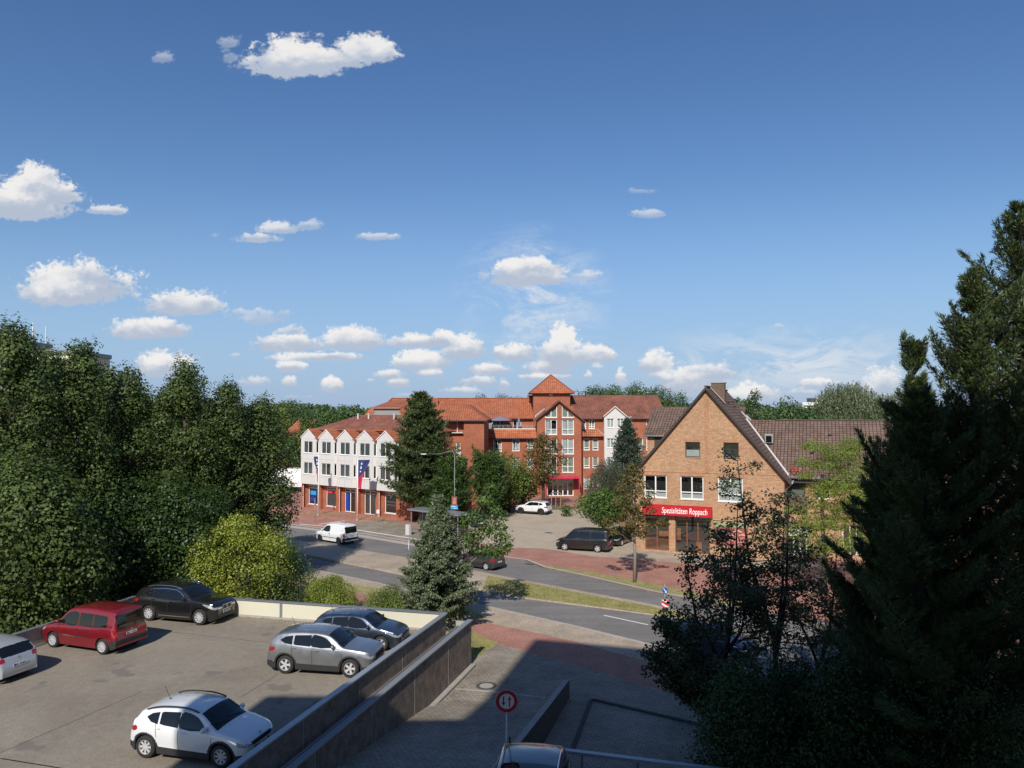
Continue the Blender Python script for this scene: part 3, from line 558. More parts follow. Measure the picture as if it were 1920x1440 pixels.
def make_car(name, label, cat, loc, heading, typ, L, Wd, H, wb, wr, fo, body, rim='alloy', spokes=5, clad=0, rails=None, cargo=False, group=None, antenna=False, chrome=False, bump=False, badge=True, sill=None, glassroof=False, win=None, brand=0, slope=0.0, strip=None, tint=True):
    tp = TP[typ]; root = thing(name, label, cat, loc, 0, group); root.rotation_euler = (0, -slope, math.atan2(heading[1], heading[0]))
    X = lambda t: L/2-t*L                                   # x forward
    top = cr_curve([(t, z*H) for t, z in tp['top']], 8)
    top = [(min(max(t, 0), 1), z) for t, z in top]
    xf, xr = X(0)-fo, X(0)-fo-wb; ar = wr*1.17; arx = wr*1.2; gc = .115*H
    sts = []
    for (t, z) in top: sts.append((X(t), z))
    ext = []
    zt = lambda x: np.interp(-x, [-s[0] for s in srt], [s[1] for s in srt])
    iA = next(i for i, (t, z) in enumerate(top) if t > .03); iB = max(i for i, (t, z) in enumerate(top) if t < .93)
    srt = sts[iA:iB+1]
    for xc in (xf, xr):
        for k in (1.0, .995, .97, .92, .85, .75, .62, .45, .25, 0):
            for s in (-1, 1): ext.append(xc+s*ar*k)
    ext += [X(t) for t in np.arange(.05, .92, .007)]+[X(t) for t in np.arange(.031, .16, .004)]
    mid = [s for s in sts[iA:iB+1]]; mid += [(x, float(zt(x))) for x in ext if sts[iA][0] > x > sts[iB][0]]
    mid.sort(key=lambda s: -s[0]); mm = [mid[0]]
    for s in mid[1:]:
        if mm[-1][0]-s[0] > .004: mm.append(s)
    sts = sts[:iA]+mm+sts[iB+1:]
    bx = [X(b[0]) for b in tp['belt']][::-1]; bz = [b[1]*H for b in tp['belt']][::-1]
    plan = [(0,.66),(.01,.76),(.03,.85),(.07,.925),(.13,.965),(.22,.99),(.35,1),(.8,1),(.9,.985),(.95,.955),(.98,.90),(1,.82)]
    if typ in ('caddy', 't4'): plan = [(0,.70),(.01,.80),(.03,.88),(.07,.94),(.13,.97),(.22,.99),(.35,1),(.9,.995),(.955,.98),(.98,.955),(1,.93)]
    px = [X(p[0]) for p in plan][::-1]; pw = [p[1] for p in plan][::-1]
    NS, NG, NR = 22, 15, 9; tumble = .30 if typ not in ('caddy', 't4') else .17
    def halfw(x): return Wd/2*float(np.interp(x, px, pw))
    def zlow(x):
        z = gc
        for xc in (xf, xr):
            d = abs(x-xc)
            if d < ar: z = max(z, wr+math.sqrt(max(0, ar*ar-d*d))*1.0)
        e = max(0, abs(x)-(L/2-.25))/.25; return z if z > gc else gc+.10*e
    def bodyy(w, z, zb): 
        u = min(1, max(0, (z-gc)/(zb-gc))); return w*(1-.065*(1-u)**2.5-.04*u**4-.012*math.sin(u*math.pi*2))
    def section(x, ztop):
        w = halfw(x); zb = min(float(np.interp(x, bx, bz)), ztop-.012); zl = min(zlow(x), zb-.01)
        pts = [(0, zl, 0), (w*.6, zl, 0), (bodyy(w, zl, zb)*.97, zl, 0)]
        for k in range(NS+1): z = zl+(zb-zl)*k/NS; pts.append((bodyy(w, z, zb), z, 1))
        gh = max(0, ztop-zb); wb_ = bodyy(w, zb, zb)-min(.02, gh*.2); rnd = min(.09, gh*.5); ze = ztop-rnd*.9; wr_ = wb_-tumble*max(0, gh-rnd)-.04*min(1, gh*3)
        for k in range(1, NG+1): u = k/NG; z = zb+(ze-zb)*u; pts.append((wb_+(wr_-wb_)*(u**1.12), z, 2))
        for k in range(1, NR+1):
            u = k/NR; 
            if gh > .25: y = wr_*(1-u)**1.0 if k > 2 else wr_*(1-u*.35); zz = ze+(ztop-ze)*(1-(1-u)**3.2)
            else: y = wr_*(1-u); zz = ze+(ztop-ze)*(1-(1-u)**2)
            pts.append((y, zz, 3))
        return pts
    secs = [section(x, z) for x, z in sts]; n = len(secs[0])
    V = [[Vector((sts[i][0], q[0], q[1])) for q in secs[i]] for i in range(len(sts))]
    wins = tp['win'] if win is None else win
    B = {}
    def add(key, pts):
        B.setdefault(key, MB()).face(pts)
    def classify(c, nx, band, i, k, s):
        x, y, z = c; t = (L/2-x)/L; zh = z/H; ay = abs(y); w = halfw(x)
        if band == 0: return 'underbody'
        if band == 3 or (band == 2 and k > 3+NS+NG-2):
            wrr = abs(V[i][3+NS+NG].y); 
            if tp['ws'][0] <= t <= tp['ws'][1] and ay < wrr*.95-.02 and i < len(sts)*.7: return 'windscreen'
            if t >= tp['rw'][0] and zh < (.89 if typ in('hatch','suv') else .88) and zh > (.655 if typ in ('hatch', 'suv') else .565) and ay < wrr*.93: return 'rear_window'
        if typ in ('caddy', 't4') and t > .94 and .57 < zh < .88 and ay < w*.80: return 'rear_window'
        if band == 2 and .15 < t < .93:
            pass
        # lamps
        if typ in ('hatch', 'suv'):
            hz = (.40, .465) if typ == 'hatch' else (.43, .49)
            if t < .022 and hz[0]+.01 < zh < hz[1]+.005 and ay > w*.56: return ('lamp_front', s)
            if t < .03 and ay < w*.50 and hz[0]-.01 < zh < hz[1]-.005: return 'grille'
            if t < .03 and ay < w*.62 and .26 < zh < .36: return 'grille'
            if t > .962 and ay > w*.74 and .535 < zh < .645: return ('tail_rear', s)
            if t > .94 and zh < .30: return 'bumper_trim'
        else:
            if t < .018 and .345 < zh < .405 and ay > w*.60: return ('lamp_front', s)
            if t < .03 and ay < w*.56 and .36 < zh < .43: return 'grille'
            if typ == 'caddy' and t > .972 and ay > w*.88 and .40 < zh < .58: return ('tail_rear', s)
            if typ == 't4' and t > .982 and ay > w*.88 and .36 < zh < .5: return ('tail_rear', s)
            if (t > .93 and zh < .335) or (t < .06 and zh < .33): return 'bumper_trim'
        if clad:
            if band == 1:
                for xc in (xf, xr):
                    if math.hypot(x-xc, z-wr) < ar+.065: return ('wheel_arch_trim', s, xc)
                if zh < .235+(.03 if clad > 1 else 0): return ('sill_trim', s)
                if (t < .06 or t > .93) and zh < .27: return 'bumper_trim'
        return 'body'
    for i in range(len(sts)-1):
        for k in range(n-1):
            a, b, c, d = V[i][k], V[i+1][k], V[i+1][k+1], V[i][k+1]
            band = secs[i][k+1][2] if k >= 2 else 0
            for s in (-1, 1):
                q = [Vector((p.x, p.y*s, p.z)) for p in (a, b, c, d)]
                if s > 0: q = q[::-1]
                cc = (q[0]+q[1]+q[2]+q[3])/4
                add(classify(cc, 0, band, i, k, s), q)
    for idx in (0, len(sts)-1):
        for k in range(n-1):
            a, d = V[idx][k], V[idx][k+1]
            for s in (-1, 1):
                q = [Vector((a.x, a.y*s, a.z)), Vector((d.x, d.y*s, d.z)), Vector((d.x, 0, d.z)), Vector((a.x, 0, a.z))]
                if (s > 0) == (idx == 0): q = q[::-1]
                zc = (a.z+d.z)/2; add('bumper_trim' if clad else 'body', q)
    mats = {'body': body, 'underbody': M['plastic'], 'windscreen': M['car_glass'], 'rear_window': M['car_glass'], 'side_window': M['car_glass'], 'lamp_front': M['lamp_clear'], 'grille': M['plastic'], 'tail_rear': M['lamp_red'], 'wheel_arch_trim': M['plastic'], 'sill_trim': M['plastic'], 'bumper_trim': M['plastic'] if clad or typ in ('caddy', 't4') else body}
    import bmesh
    for key, mb in B.items():
        nm = key if isinstance(key, str) else key[0]; shown = {'lamp_front': 'headlight', 'tail_rear': 'tail_light'}.get(nm, nm)
        me_o = mb.build(shown, mats[nm], root, smooth=True); me = me_o.data
        bm = bmesh.new(); bm.from_mesh(me); bmesh.ops.remove_doubles(bm, verts=bm.verts, dist=.0008); bm.to_mesh(me); bm.free(); me.update()
    # surface height for attachments
    def yside(x, z):
        i = 0
        while i < len(sts)-2 and sts[i+1][0] > x: i += 1
        r_ = []
        for q in (i, i+1): pts = secs[q]; r_.append(float(np.interp(z, [p[1] for p in pts[3:]], [p[0] for p in pts[3:]])))
        f_ = (sts[i][0]-x)/max(1e-6, sts[i][0]-sts[i+1][0]); return r_[0]+(r_[1]-r_[0])*min(1, max(0, f_))
    def patch(P, name, mat, s, off=.005, nr=14, nc=12):
        P = cr_curve(P+[P[0]], 5) if len(P) > 5 else P
        zs_ = [p[1] for p in P]; zl_, zh_ = min(zs_)+1e-4, max(zs_)-1e-4; rows = []
        for k in range(nr+1):
            z = zl_+(zh_-zl_)*k/nr; xs_ = []
            for a in range(len(P)):
                (t0, z0), (t1, z1) = P[a], P[(a+1) % len(P)]
                if (z0 > z) != (z1 > z): xs_.append(t0+(t1-t0)*(z-z0)/(z1-z0))
            if len(xs_) >= 2: rows.append((z, min(xs_), max(xs_)))
        pm = MB()
        def pt(z, t): return Vector((X(t), s*(yside(X(t), z*H)+off), z*H))
        for (za, a0, a1), (zb_, b0_, b1_) in zip(rows[:-1], rows[1:]):
            for c in range(nc):
                u0, u1 = c/nc, (c+1)/nc; q = [pt(za, a0+(a1-a0)*u0), pt(za, a0+(a1-a0)*u1), pt(zb_, b0_+(b1_-b0_)*u1), pt(zb_, b0_+(b1_-b0_)*u0)]
                pm.face(q if s > 0 else q[::-1])
        o_ = pm.build(name, mat, root, smooth=True)
        bm_ = bmesh.new(); bm_.from_mesh(o_.data); bmesh.ops.remove_doubles(bm_, verts=bm_.verts, dist=.0005); bmesh.ops.recalc_face_normals(bm_, faces=bm_.faces); bm_.to_mesh(o_.data); bm_.free()
    LP = {'hatch': [(.016,.40),(.018,.45),(.06,.495),(.12,.54),(.155,.56),(.11,.50),(.05,.42)], 'suv': [(.014,.43),(.018,.475),(.05,.54),(.10,.572),(.15,.59),(.11,.53),(.04,.455)], 'caddy': [(.012,.34),(.016,.38),(.05,.43),(.11,.47),(.09,.42),(.04,.355)], 't4': [(.008,.335),(.012,.38),(.05,.42),(.08,.44),(.07,.395),(.03,.345)]}[typ]
    TL = {'hatch': [(.91,.57),(.915,.625),(.94,.63),(.962,.59),(.966,.53),(.935,.525)], 'suv': [(.91,.58),(.915,.635),(.94,.64),(.962,.60),(.966,.54),(.935,.535)], 'caddy': [(.955,.40),(.955,.57),(.978,.58),(.984,.40)], 't4': [(.972,.36),(.972,.49),(.986,.49),(.99,.36)]}[typ]
    for s in (-1, 1):
        for wp in wins: patch(wp, 'side_window', M['car_glass'], s)
        patch(LP, 'headlight', M['lamp_clear'], s, .006, 8, 10); patch(TL, 'tail_light', M['lamp_red'], s, .006, 8, 6)
    # front fascia: upper grille and lower intake
    gz = (.40, .475) if typ == 'hatch' else ((.40, .52) if typ == 'suv' else (.345, .385)); q = MB()
    if chrome:
        for s in (-1, 1): q.box((L/2+.008, s*.17, (gz[0]+gz[1])/2*H), (.03, .30, (gz[1]-gz[0])*H*1.1))
        q.build('grille', M['chrome'], root); q = MB()
        for s in (-1, 1): q.box((L/2+.016, s*.17, (gz[0]+gz[1])/2*H), (.03, .26, (gz[1]-gz[0])*H*.95))
        q.build('grille', M['plastic'], root)
    else: q.box((L/2+.004, 0, (gz[0]+gz[1])/2*H), (.03, Wd*.50, (gz[1]-gz[0])*H)); q.build('grille', M['plastic'], root)
    q = MB(); q.box((L/2+.004, 0, .225*H), (.03, Wd*.56, .09*H)); q.build('air_intake', M['plastic'], root)
    if not cargo: doors = [[(.30,.22),(.275,.35),(.275,.57)], [(.555,.20),(.555,.92)], [(.74,.45),(.755,.70),(.755,.74)]]
    else: doors = [[(.29,.22),(.262,.35),(.262,.55)], [(.515,.20),(.515,.90)], [(.53, .20), (.53, .9)]]
    if typ == 'caddy' and not cargo: doors = [[(.27,.20),(.255,.35),(.265,.57)], [(.515,.18),(.515,.89)], [(.705,.36),(.705,.57)]]
    if typ == 't4': doors = [[(.26,.18),(.235,.35),(.225,.56)], [(.425,.16),(.425,.89)], [(.655,.16),(.655,.57)]]
    def strip_(P, wdt, off, mb, s):
        pp = []
        for (t0, z0), (t1, z1) in zip(P[:-1], P[1:]):
            for k in range(12): u = k/12; pp.append((t0+(t1-t0)*u, z0+(z1-z0)*u))
        pp.append(P[-1])
        for (t0, z0), (t1, z1) in zip(pp[:-1], pp[1:]):
            x0, x1, Z0, Z1 = X(t0), X(t1), z0*H, z1*H; dd = Vector((x1-x0, Z1-Z0)); dd.normalize(); nx_, nz_ = -dd.y*wdt/2, dd.x*wdt/2
            q = []
            for (x, z, e) in ((x0, Z0, 1), (x1, Z1, 1), (x1, Z1, -1), (x0, Z0, -1)):
                xx, zz = x+nx_*e, z+nz_*e; q.append(Vector((xx, s*(yside(xx, zz)+off), zz)))
            mb.face(q)
    for s in (-1, 1):
        for P in doors: sm = MB(); strip_(P, .016, .0035, sm, s); sm.build('door_seam', M['plastic'], root)
    zbh = [(.44,.62),(.66,.65)] if typ in ('hatch', 'suv') else ([(.44,.53)] if cargo else [(.44,.53),(.56,.53)])
    for s in (-1, 1):
        hb = MB()
        for (t, z) in zbh:
            y = yside(X(t+.06), z*H*.965); hb.box((X(t+.07), s*(y+.018), z*H*.965), (.17, .03, .028))
        hb.build('door_handle', body if typ in ('hatch', 'suv') else M['plastic'], root)
        mt = tp['win'][0][0]; mx, mz = X(mt[0]+.015), (mt[1]+.035)*H; y = yside(mx, mz)
        mbx = MB(); prof = [(.0, -.10), (.055, -.095), (.085, -.04), (.09, .03), (.07, .09), (.0, .105)]
        for rr in ((1, .0),): mbx.lathe([(p[0], p[1]) for p in prof], (0, 0, 0), 'y', 10)
        mo = mbx.build('mirror', body if not (typ == 'caddy' and clad) else M['plastic'], root, smooth=True); mo.location = (mx, s*(y+.12), mz+.02); mo.scale = (.75, 1, .95)
        if strip:
            st = MB()
            for seg in strip[1]: strip_(seg, strip[2], .006, st, s)
            st.build('side_strip', M[strip[0]], root)
    if chrome:
        for s in (-1, 1):
            st = MB(); strip_([(tp['win'][0][0][0], tp['win'][0][0][1]-.005), tp['win'][0][1], tp['win'][0][2], (tp['win'][0][3][0], tp['win'][0][3][1]+.01), (.6, .935), (tp['win'][2][1][0], .91), (tp['win'][2][3][0]+.01, tp['win'][2][3][1]), (tp['win'][2][4][0], tp['win'][2][4][1]-.008)], .022, .006, st, s); st.build('window_trim', M['chrome'], root)
    for s in (-1, 1):
        make_wheel(root, xf, s*(Wd/2-.13), wr, .21, M[rim], spokes, s); make_wheel(root, xr, s*(Wd/2-.13), wr, .21, M[rim], spokes, s)
    # plates front and back
    for e in (1, -1):
        zc = .33*H if e > 0 else (.40*H if typ in ('hatch', 'suv') else .435*H)
        if typ in ('hatch', 'suv') and e < 0: zc = .43*H
        xs_ = [s for s in sts if (s[0] > 0) == (e > 0)]; cand = min((s for s in xs_), key=lambda s: abs(s[1]-zc)); xp = cand[0]+e*.02
        if e > 0: xp = L/2+.012
        pl = MB(); pl.box((xp, 0, zc), (.012, .52, .11)); pb = pl.build('number_plate', M['plate'], root)
        p2 = MB(); p2.box((xp+e*.0085, -e*.235, zc), (.003, .04, .105)); p2.build('blue_band', M['euro_blue'], pb)
        p3 = MB(); rp_ = random.Random(len(sts)+int(e))
        for k in range(7):
            if k != 2: p3.box((xp+e*.0085, -e*(.19-.062*k), zc), (.003, .018+.02*rp_.random(), .06))
        p3.build('plate_marks', M['plate_ink'], pb)
    if badge:
        for e in (1, -1):
            zc = (.50 if typ in ('hatch', 'suv') else .40)*H if e > 0 else (.585 if typ in ('hatch', 'suv') else .50)*H
            xs_ = [s for s in sts if (s[0] > 0) == (e > 0)]; xp = min(xs_, key=lambda s: abs(s[1]-zc))[0]
            b_ = MB(); 
            for k in range(14):
                a0, a1 = 2*math.pi*k/14, 2*math.pi*(k+1)/14
                b_.face([Vector((xp+e*.02, r_*math.cos(a), zc+r_*math.sin(a))) for r_, a in ((.035, a0), (.055, a0), (.055, a1), (.035, a1))])
            if brand: 
                for sg in (-1, 1): b_.tube([(xp+e*.018, sg*.036, zc+.03), (xp+e*.018, sg*.012, zc-.03), (xp+e*.018, 0, zc+.005)], .006, 4)
            b_.build('badge', M['chrome'], root)
    # wipers, bonnet line
    wp = MB(); t0 = tp['ws'][0]+.01
    for y0, y1 in ((.55, -.05), (-.05, -.6)):
        wp.tube([(X(t0-.002), y0, float(zt(X(t0)))+.0), (X(t0+.03), y1, float(zt(X(t0+.03)))+.012)], .009, 4)
    wp.build('wiper', M['plastic'], root)
    if rails:
        for s in (-1, 1):
            rb = MB(); ts = np.linspace(.42, .86, 12) ; pth = []
            for k, t in enumerate(ts):
                x = X(t); i = min(range(len(sts)), key=lambda q: abs(sts[q][0]-x)); y = secs[i][3+NS+NG][0]-.03; z = secs[i][3+NS+NG+2][1]
                lift = .045*min(1, 4*(k+.0)/11, 4*(11-k)/11)+.012; pth.append((x, s*y, z+lift))
            rb.tube(pth, .022, 6); rb.build('roof_rail', M[rails], root, smooth=True)
    if antenna:
        ab = MB(); x = X(.80); ab.tube([(x, 0, float(zt(x))), (x-.2, 0, float(zt(x))+.38)], .008, 5); ab.lathe([(.045, 0), (.03, .03), (0, .04)], (x, 0, float(zt(x))-.005), 'z', 8); ab.build('antenna', M['plastic'], root)
    if glassroof:
        gb = MB()
        for i in range(len(sts)-1):
            t = (L/2-sts[i][0])/L
            if .46 < t < .60:
                for s in (-1, 1):
                    for k in range(3+NS+NG+2, n-1):
                        q = [Vector((p.x, p.y*s, p.z+.006)) for p in (V[i][k], V[i+1][k], V[i+1][k+1], V[i][k+1])]; gb.face(q if s < 0 else q[::-1])
        gb.build('sunroof', M['car_glass'], root, smooth=True)
    return root
# ------------------------------------------------------------ ground, roads, paving
def sheet(name, pts, z, mat, kind='structure', z0=None):
    b = MB(); P = [(p[0], p[1]) for p in pts]
    if z0 is None:
        n = len(P); ar = sum(P[i][0]*P[(i+1) % n][1]-P[(i+1) % n][0]*P[i][1] for i in range(n))
        if ar < 0: P = P[::-1]
        b.face([(x, y, z) for x, y in P], P)
    else: b.prism(P, z0, z)
    o = b.build(name, mat); o['kind'] = kind; return o
gp = lambda L_, z=0.0: [G(u, v, z) for u, v in L_]
sheet('ground', [(-1500, -300), (1500, -300), (1500, 2600), (-1500, 2600)], -.06, M['earth'])
far_k = [(-95, 138), (-40, 92.5)]+[(p.x, p.y) for p in gp([(533, 984), (667, 1001), (769, 1018), (945, 1047), (985, 1052), (1020, 1066), (1100, 1083), (1220, 1111), (1400, 1146), (1500, 1166)])]+[(45, 20), (62, 6)]
near_k = [(-95, 127), (-60, 96)]+[(p.x, p.y) for p in gp([(520, 1055), (608, 1074), (721, 1098), (889, 1134), (1076, 1176), (1227, 1213)])]+[(28, 19.5), (44, 5)]
sheet('road', far_k+near_k[::-1], 0, M['asphalt'])
def strip_along(name, line, w, z, mat, z0=None):
    P = [Vector(p).to_2d() for p in line]; out = []
    for s in (0, 1):
        for i, p in enumerate(P):
            t = (P[min(i+1, len(P)-1)]-P[max(i-1, 0)]).normalized(); n = Vector((-t.y, t.x)); out.append((i, s, p+n*w*s))
    a = [q[2] for q in out if q[1] == 0]; b = [q[2] for q in out if q[1] == 1]
    return sheet(name, [(p.x, p.y) for p in a+b[::-1]], z, mat, z0=z0)
# median
ml = [(-95, 133.2), (-45, 88.3)]
m_far = [(p.x, p.y) for p in gp([(583, 1018.5), (767, 1048), (914, 1077), (978, 1089), (1087, 1110), (1220, 1135), (1290, 1150)])]
m_near = [(p.x, p.y) for p in gp([(1296, 1157), (1275, 1160), (1220, 1153), (1120, 1140), (962, 1120), (905, 1108), (767, 1081), (569, 1041)])]+[(-47, 84.2), (-95, 129)]
sheet('median', ml+m_far+m_near, .10, M['beige'], z0=-.01)
gm = [G(u, v, .104) for u, v in ((915, 1080), (978, 1091), (1087, 1112), (1220, 1137.5), (1285, 1151), (1272, 1156.5), (1220, 1150), (1120, 1137), (962, 1117), (905, 1103))]
sheet('median_verge', gm, .106, M['lawn'])
# pavement behind the far kerb
sheet('far_pavement', far_k+[(80, 40), (80, 200), (-95, 200)], .12, M['red_pave'], z0=-.02)
strip_along('far_kerb', far_k, .28, .125, M['kerb'], z0=0.0)
strip_along('gutter_strip', [(p[0], p[1]) for p in far_k[1:6]], -.9, .006, M['kerb'])
sheet('near_pavement', near_k+[(44, -30), (-95, -30)], .12, M['beige'], z0=-.02)
strip_along('near_kerb', [near_k[i] for i in range(len(near_k)-1, -1, -1)], .2, .124, M['kerb'], z0=0.0)
# forecourt and bays
sheet('forecourt', gp([(937, 1026), (1024, 1029), (1110, 1043), (1195, 1046), (1230, 1010), (1090, 957), (1060, 950), (1010, 946), (960, 953), (925, 960), (860, 975), (830, 1005)], .12), .124, M['court'])
sheet('shop_apron', gp([(1110, 1043), (1195, 1031), (1230, 1026), (1490, 1046), (1560, 1065), (1480, 1072), (1300, 1058)], .12), .128, M['beige'])
sheet('bus_bay', gp([(585, 1002), (640, 983), (712, 975), (860, 996), (900, 1030), (769, 1012), (667, 999)], .12), .124, M['grey_pave'])
for L_ in ([(600, 985), (645, 977.5), (648, 976), (603, 983)], [(640, 986), (770, 1010), (771, 1012.5), (640, 988.5)]):
    pass
for a, b in (((600, 983.5), (648, 976.5)), ((560, 983), (640, 990)), ((660, 993), (790, 1013))):
    strip_along('bay_line', [G(*a, .12), G(*b, .12)], .28, .129, M['white_line'])
vg = [G(u, v, .12) for u, v in ((1016, 1064.5), (1060, 1070), (1100, 1079), (1190, 1093), (1300, 1114), (1400, 1132), (1400, 1144), (1300, 1124.5), (1220, 1109), (1100, 1081), (1023, 1066))]
vg = [G(u, v, .12) for u, v in ((1018, 1059.5), (1060, 1065), (1100, 1072), (1190, 1088), (1300, 1111), (1400, 1131), (1400, 1141), (1300, 1121), (1220, 1105), (1100, 1077.5), (1024, 1062.5))]
sheet('verge', vg, .131, M['lawn'])
sheet('cycle_path', [(-95, 118)]+gp([(560, 1096), (680, 1113), (925, 1170), (1008, 1187), (1073, 1202), (1217, 1241), (1400, 1291)], .12)+[(46, -8), (38, -12)]+gp([(1400, 1350), (1211, 1286), (1060, 1241), (933, 1208), (680, 1146), (560, 1120)], .12)+[(-95, 112)], .124, M['red_pave'])
# paved drive beside and in front of the ramp
sheet('driveway', gp([(885, 1240), (912, 1213), (933, 1209), (1060, 1242), (1211, 1287), (1400, 1351)], .12)+[(30, -20), (-6, -20), (-3.5, 31)], .128, M['grey_pave'])
sheet('grass_patch', gp([(884, 1185), (935, 1207), (903, 1228), (884, 1240)], .12), .133, M['lawn'])
sheet('hedge_bed', gp([(560, 1078), (720, 1106), (880, 1140), (925, 1168), (680, 1112), (560, 1095)], .12), .127, M['lawn'])
for a, b in (((1131, 1154), (1214, 1172)), ((1268, 1181.5), (1312, 1187.5)), ((1352, 1163.5), (1393, 1172)), ((1440, 1181), (1513, 1194.5))):
    strip_along('lane_marking', [G(*a), G(*b)], .13, .004, M['white_line'])
# worn grass as blades
M['grass_blade'] = leaf_mat('grass_blade', (.19, .22, .05), (.40, .36, .15), (.58, .5, .28), .2)
for k, (poly, z, n, sd) in enumerate(((gm, .11, 26000, 1), (vg, .135, 15000, 2), (gp([(884, 1185), (935, 1207), (903, 1228), (884, 1240)], .12), .137, 2500, 3), (gp([(560, 1078), (720, 1106), (880, 1140), (925, 1168), (680, 1112), (560, 1095)], .12), .13, 9000, 4))):
    tag(blades('grass', [(p[0], p[1]) for p in poly], z, n, M['grass_blade'], (.03, .085), sd), 'sun dried grass of the verges along the road', 'grass', kind='stuff')
# dead leaves and weeds in front of the white wing
wl = [G(u, v, .12) for u, v in ((545, 955), (640, 963), (720, 972), (770, 985), (760, 990), (700, 978), (600, 968), (550, 963))]
tag(blades('weeds', [(p.x, p.y) for p in wl], .13, 1200, M['grass_blade'], (.05, .2), 8), 'dry weeds along the paving in front of the white building', 'weeds', kind='stuff')
# drain cover
dc = G(912, 1286, .13); b = MB(); b.lathe([(0, .012), (.30, .012), (.31, .008)], dc, 'z', 28, 0); b.lathe([(.31, .009), (.46, .009), (.47, -.01)], dc, 'z', 28, 1)
b.m = [0]*56+[1]*(len(b.f)-56)
tag(b.build('manhole_cover', [M['concrete'], M['dark_wall']]), 'round manhole cover in the paving beside the ramp wall', 'manhole cover')
for u_, v_, z_, lb_ in ((1029, 999, .13, 'small dark drain grate in the forecourt paving'), (992, 1058, .008, 'dark gully grate at the kerb bend')):
    q_ = G(u_, v_, z_); b = MB(); b.box((q_.x, q_.y, z_+.004), (.75, .4, .02), R(-39)); tag(b.build('drain_grate', M['dark_wall']), lb_, 'drain')
# ------------------------------------------------------------ parking deck
DZ = 2.2; PZ = 3.05
e1 = Vector((-11.15, 2.8, 0)).normalized(); e2 = Vector((-4.25, -14.9, 0)).normalized()     # along the cream parapet, along the ramp
K = Vector((-3.05, 34.3, 0)); LB = K+e1*16.1; IN = K+e2*36
b = MB(); b.prism([(p.x, p.y) for p in (K, LB, LB+e2*40, IN+e2*4)], 0.05, DZ)
o = b.build('parking_deck', M['deck']); o['kind'] = 'structure'
# expansion joint and drain line on the deck
M['seam'] = plain('bitumen_seam', (.15, .135, .115), .9, var=.3)
for k_ in ([(520, 1264), (452, 1306)], [(264, 1297), (105, 1366), (0, 1411)], [(300, 1183), (420, 1196), (505, 1206)]):
    strip_along('deck_joint', [G(u_, v_, DZ) for u_, v_ in k_], .05, DZ+.004, M['seam'])
M['litter'] = leaf_mat('dry_litter', (.16, .11, .06), (.34, .25, .13), (.5, .42, .28), .1)
def litter(poly, z, n, sd, lab, sz=(.03, .07)):
    rg_ = np.random.default_rng(sd); P = np.array([(p[0], p[1]) for p in poly]); a, c, d = P[0], P[1]-P[0], P[3]-P[0]
    u_, w_ = rg_.random(n)[:, None], rg_.random(n)[:, None]**1.6; q = a+c*u_+d*w_; q = np.concatenate([q, np.full((n, 1), z)+rg_.random((n, 1))*.012], 1)
    T = unit(rg_.normal(size=(n, 3))*[1, 1, .25]); Q = unit(rg_.normal(size=(n, 3))*.4+[0, 0, 1]); s_ = rg_.uniform(*sz, n)
    tag(link('leaf_litter', leaves_mesh('leaf_litter', q, T, Q, s_, s_*.7), M['litter']), lab, 'leaf litter', kind='stuff')
litter([LB+d_ if False else LB for d_ in (0,)]+[K, K+e2*.9, LB+e2*.9], DZ+.006, 900, 3, 'crumbs and dry leaves along the foot of the cream parapet')
litter([(-2.0+.36, 35.8), (-2.0-.285*14+.36, 22), (-2.0-.285*14+1.2, 22), (-2.0+1.3, 35.8)], .15, 500, 4, 'dry leaves along the foot of the ramp wall')
litter([(-1, 34), (9, 36), (9, 24), (0, 24)], .145, 500, 5, 'scattered fallen leaves on the shaded drive', (.04, .08))
strip_along('deck_joint', [G(0, 1423, DZ), G(105, 1440, DZ), G(300, 1475, DZ)], .05, DZ+.004, M['black_metal'])
def parapet(name, label, P0, d, Lm, z0, z1, mat, n, panel_edges, th=.14, cope=.2, cope_m='parapet_metal', post_m='parapet_metal', grp=None, text=None):
    """rightward direction d seen from the deck side; outward normal faces the viewer"""
    fr = Fr(P0, d=d); root = thing(name, label, 'parapet', (P0.x, P0.y, z0), 0, grp)
    for i in range(len(panel_edges)-1):
        a, c = panel_edges[i], panel_edges[i+1]; m_ = MB(); bar(m_, fr, a+.07, c-.07, z0+.1, z1-.05, -th, 0); m_.build('panel', M[mat], root, True)
    p_ = MB(); bar(p_, fr, 0, Lm, z0, z0+.098, -th, .03); p_.build('base_kerb', M['concrete'], root, True)
    for e in panel_edges[1:-1]: q = MB(); bar(q, fr, e-.068, e+.068, z0+.1, z1-.05, -th-.01, .02); q.build('post', M[post_m], root, True)
    c_ = MB(); bar(c_, fr, -.05, Lm+.05, z1-.048, z1, -th-.04, cope-th); c_.build('coping', M[cope_m], root, True)
    return root, fr
d1 = (-e1)
rt, fr = parapet('deck_parapet', 'cream panelled parapet at the street end of the parking deck', LB, d1, 16.1, DZ, PZ, 'yellow_panel', d1, [0]+[max(.5, (G(u_, 1140, 2.65)-LB).dot(-e1)) for u_ in (392, 535, 678)]+[16.05])
LE = LB+e2*30
rt2, fr2 = parapet('deck_parapet', 'grey weathered parapet under the tall trees at the left of the deck', LE, -e2, 30, DZ, PZ, 'concrete', -e2, [0]+[2.0+2.3*i for i in range(12)]+[29.9])
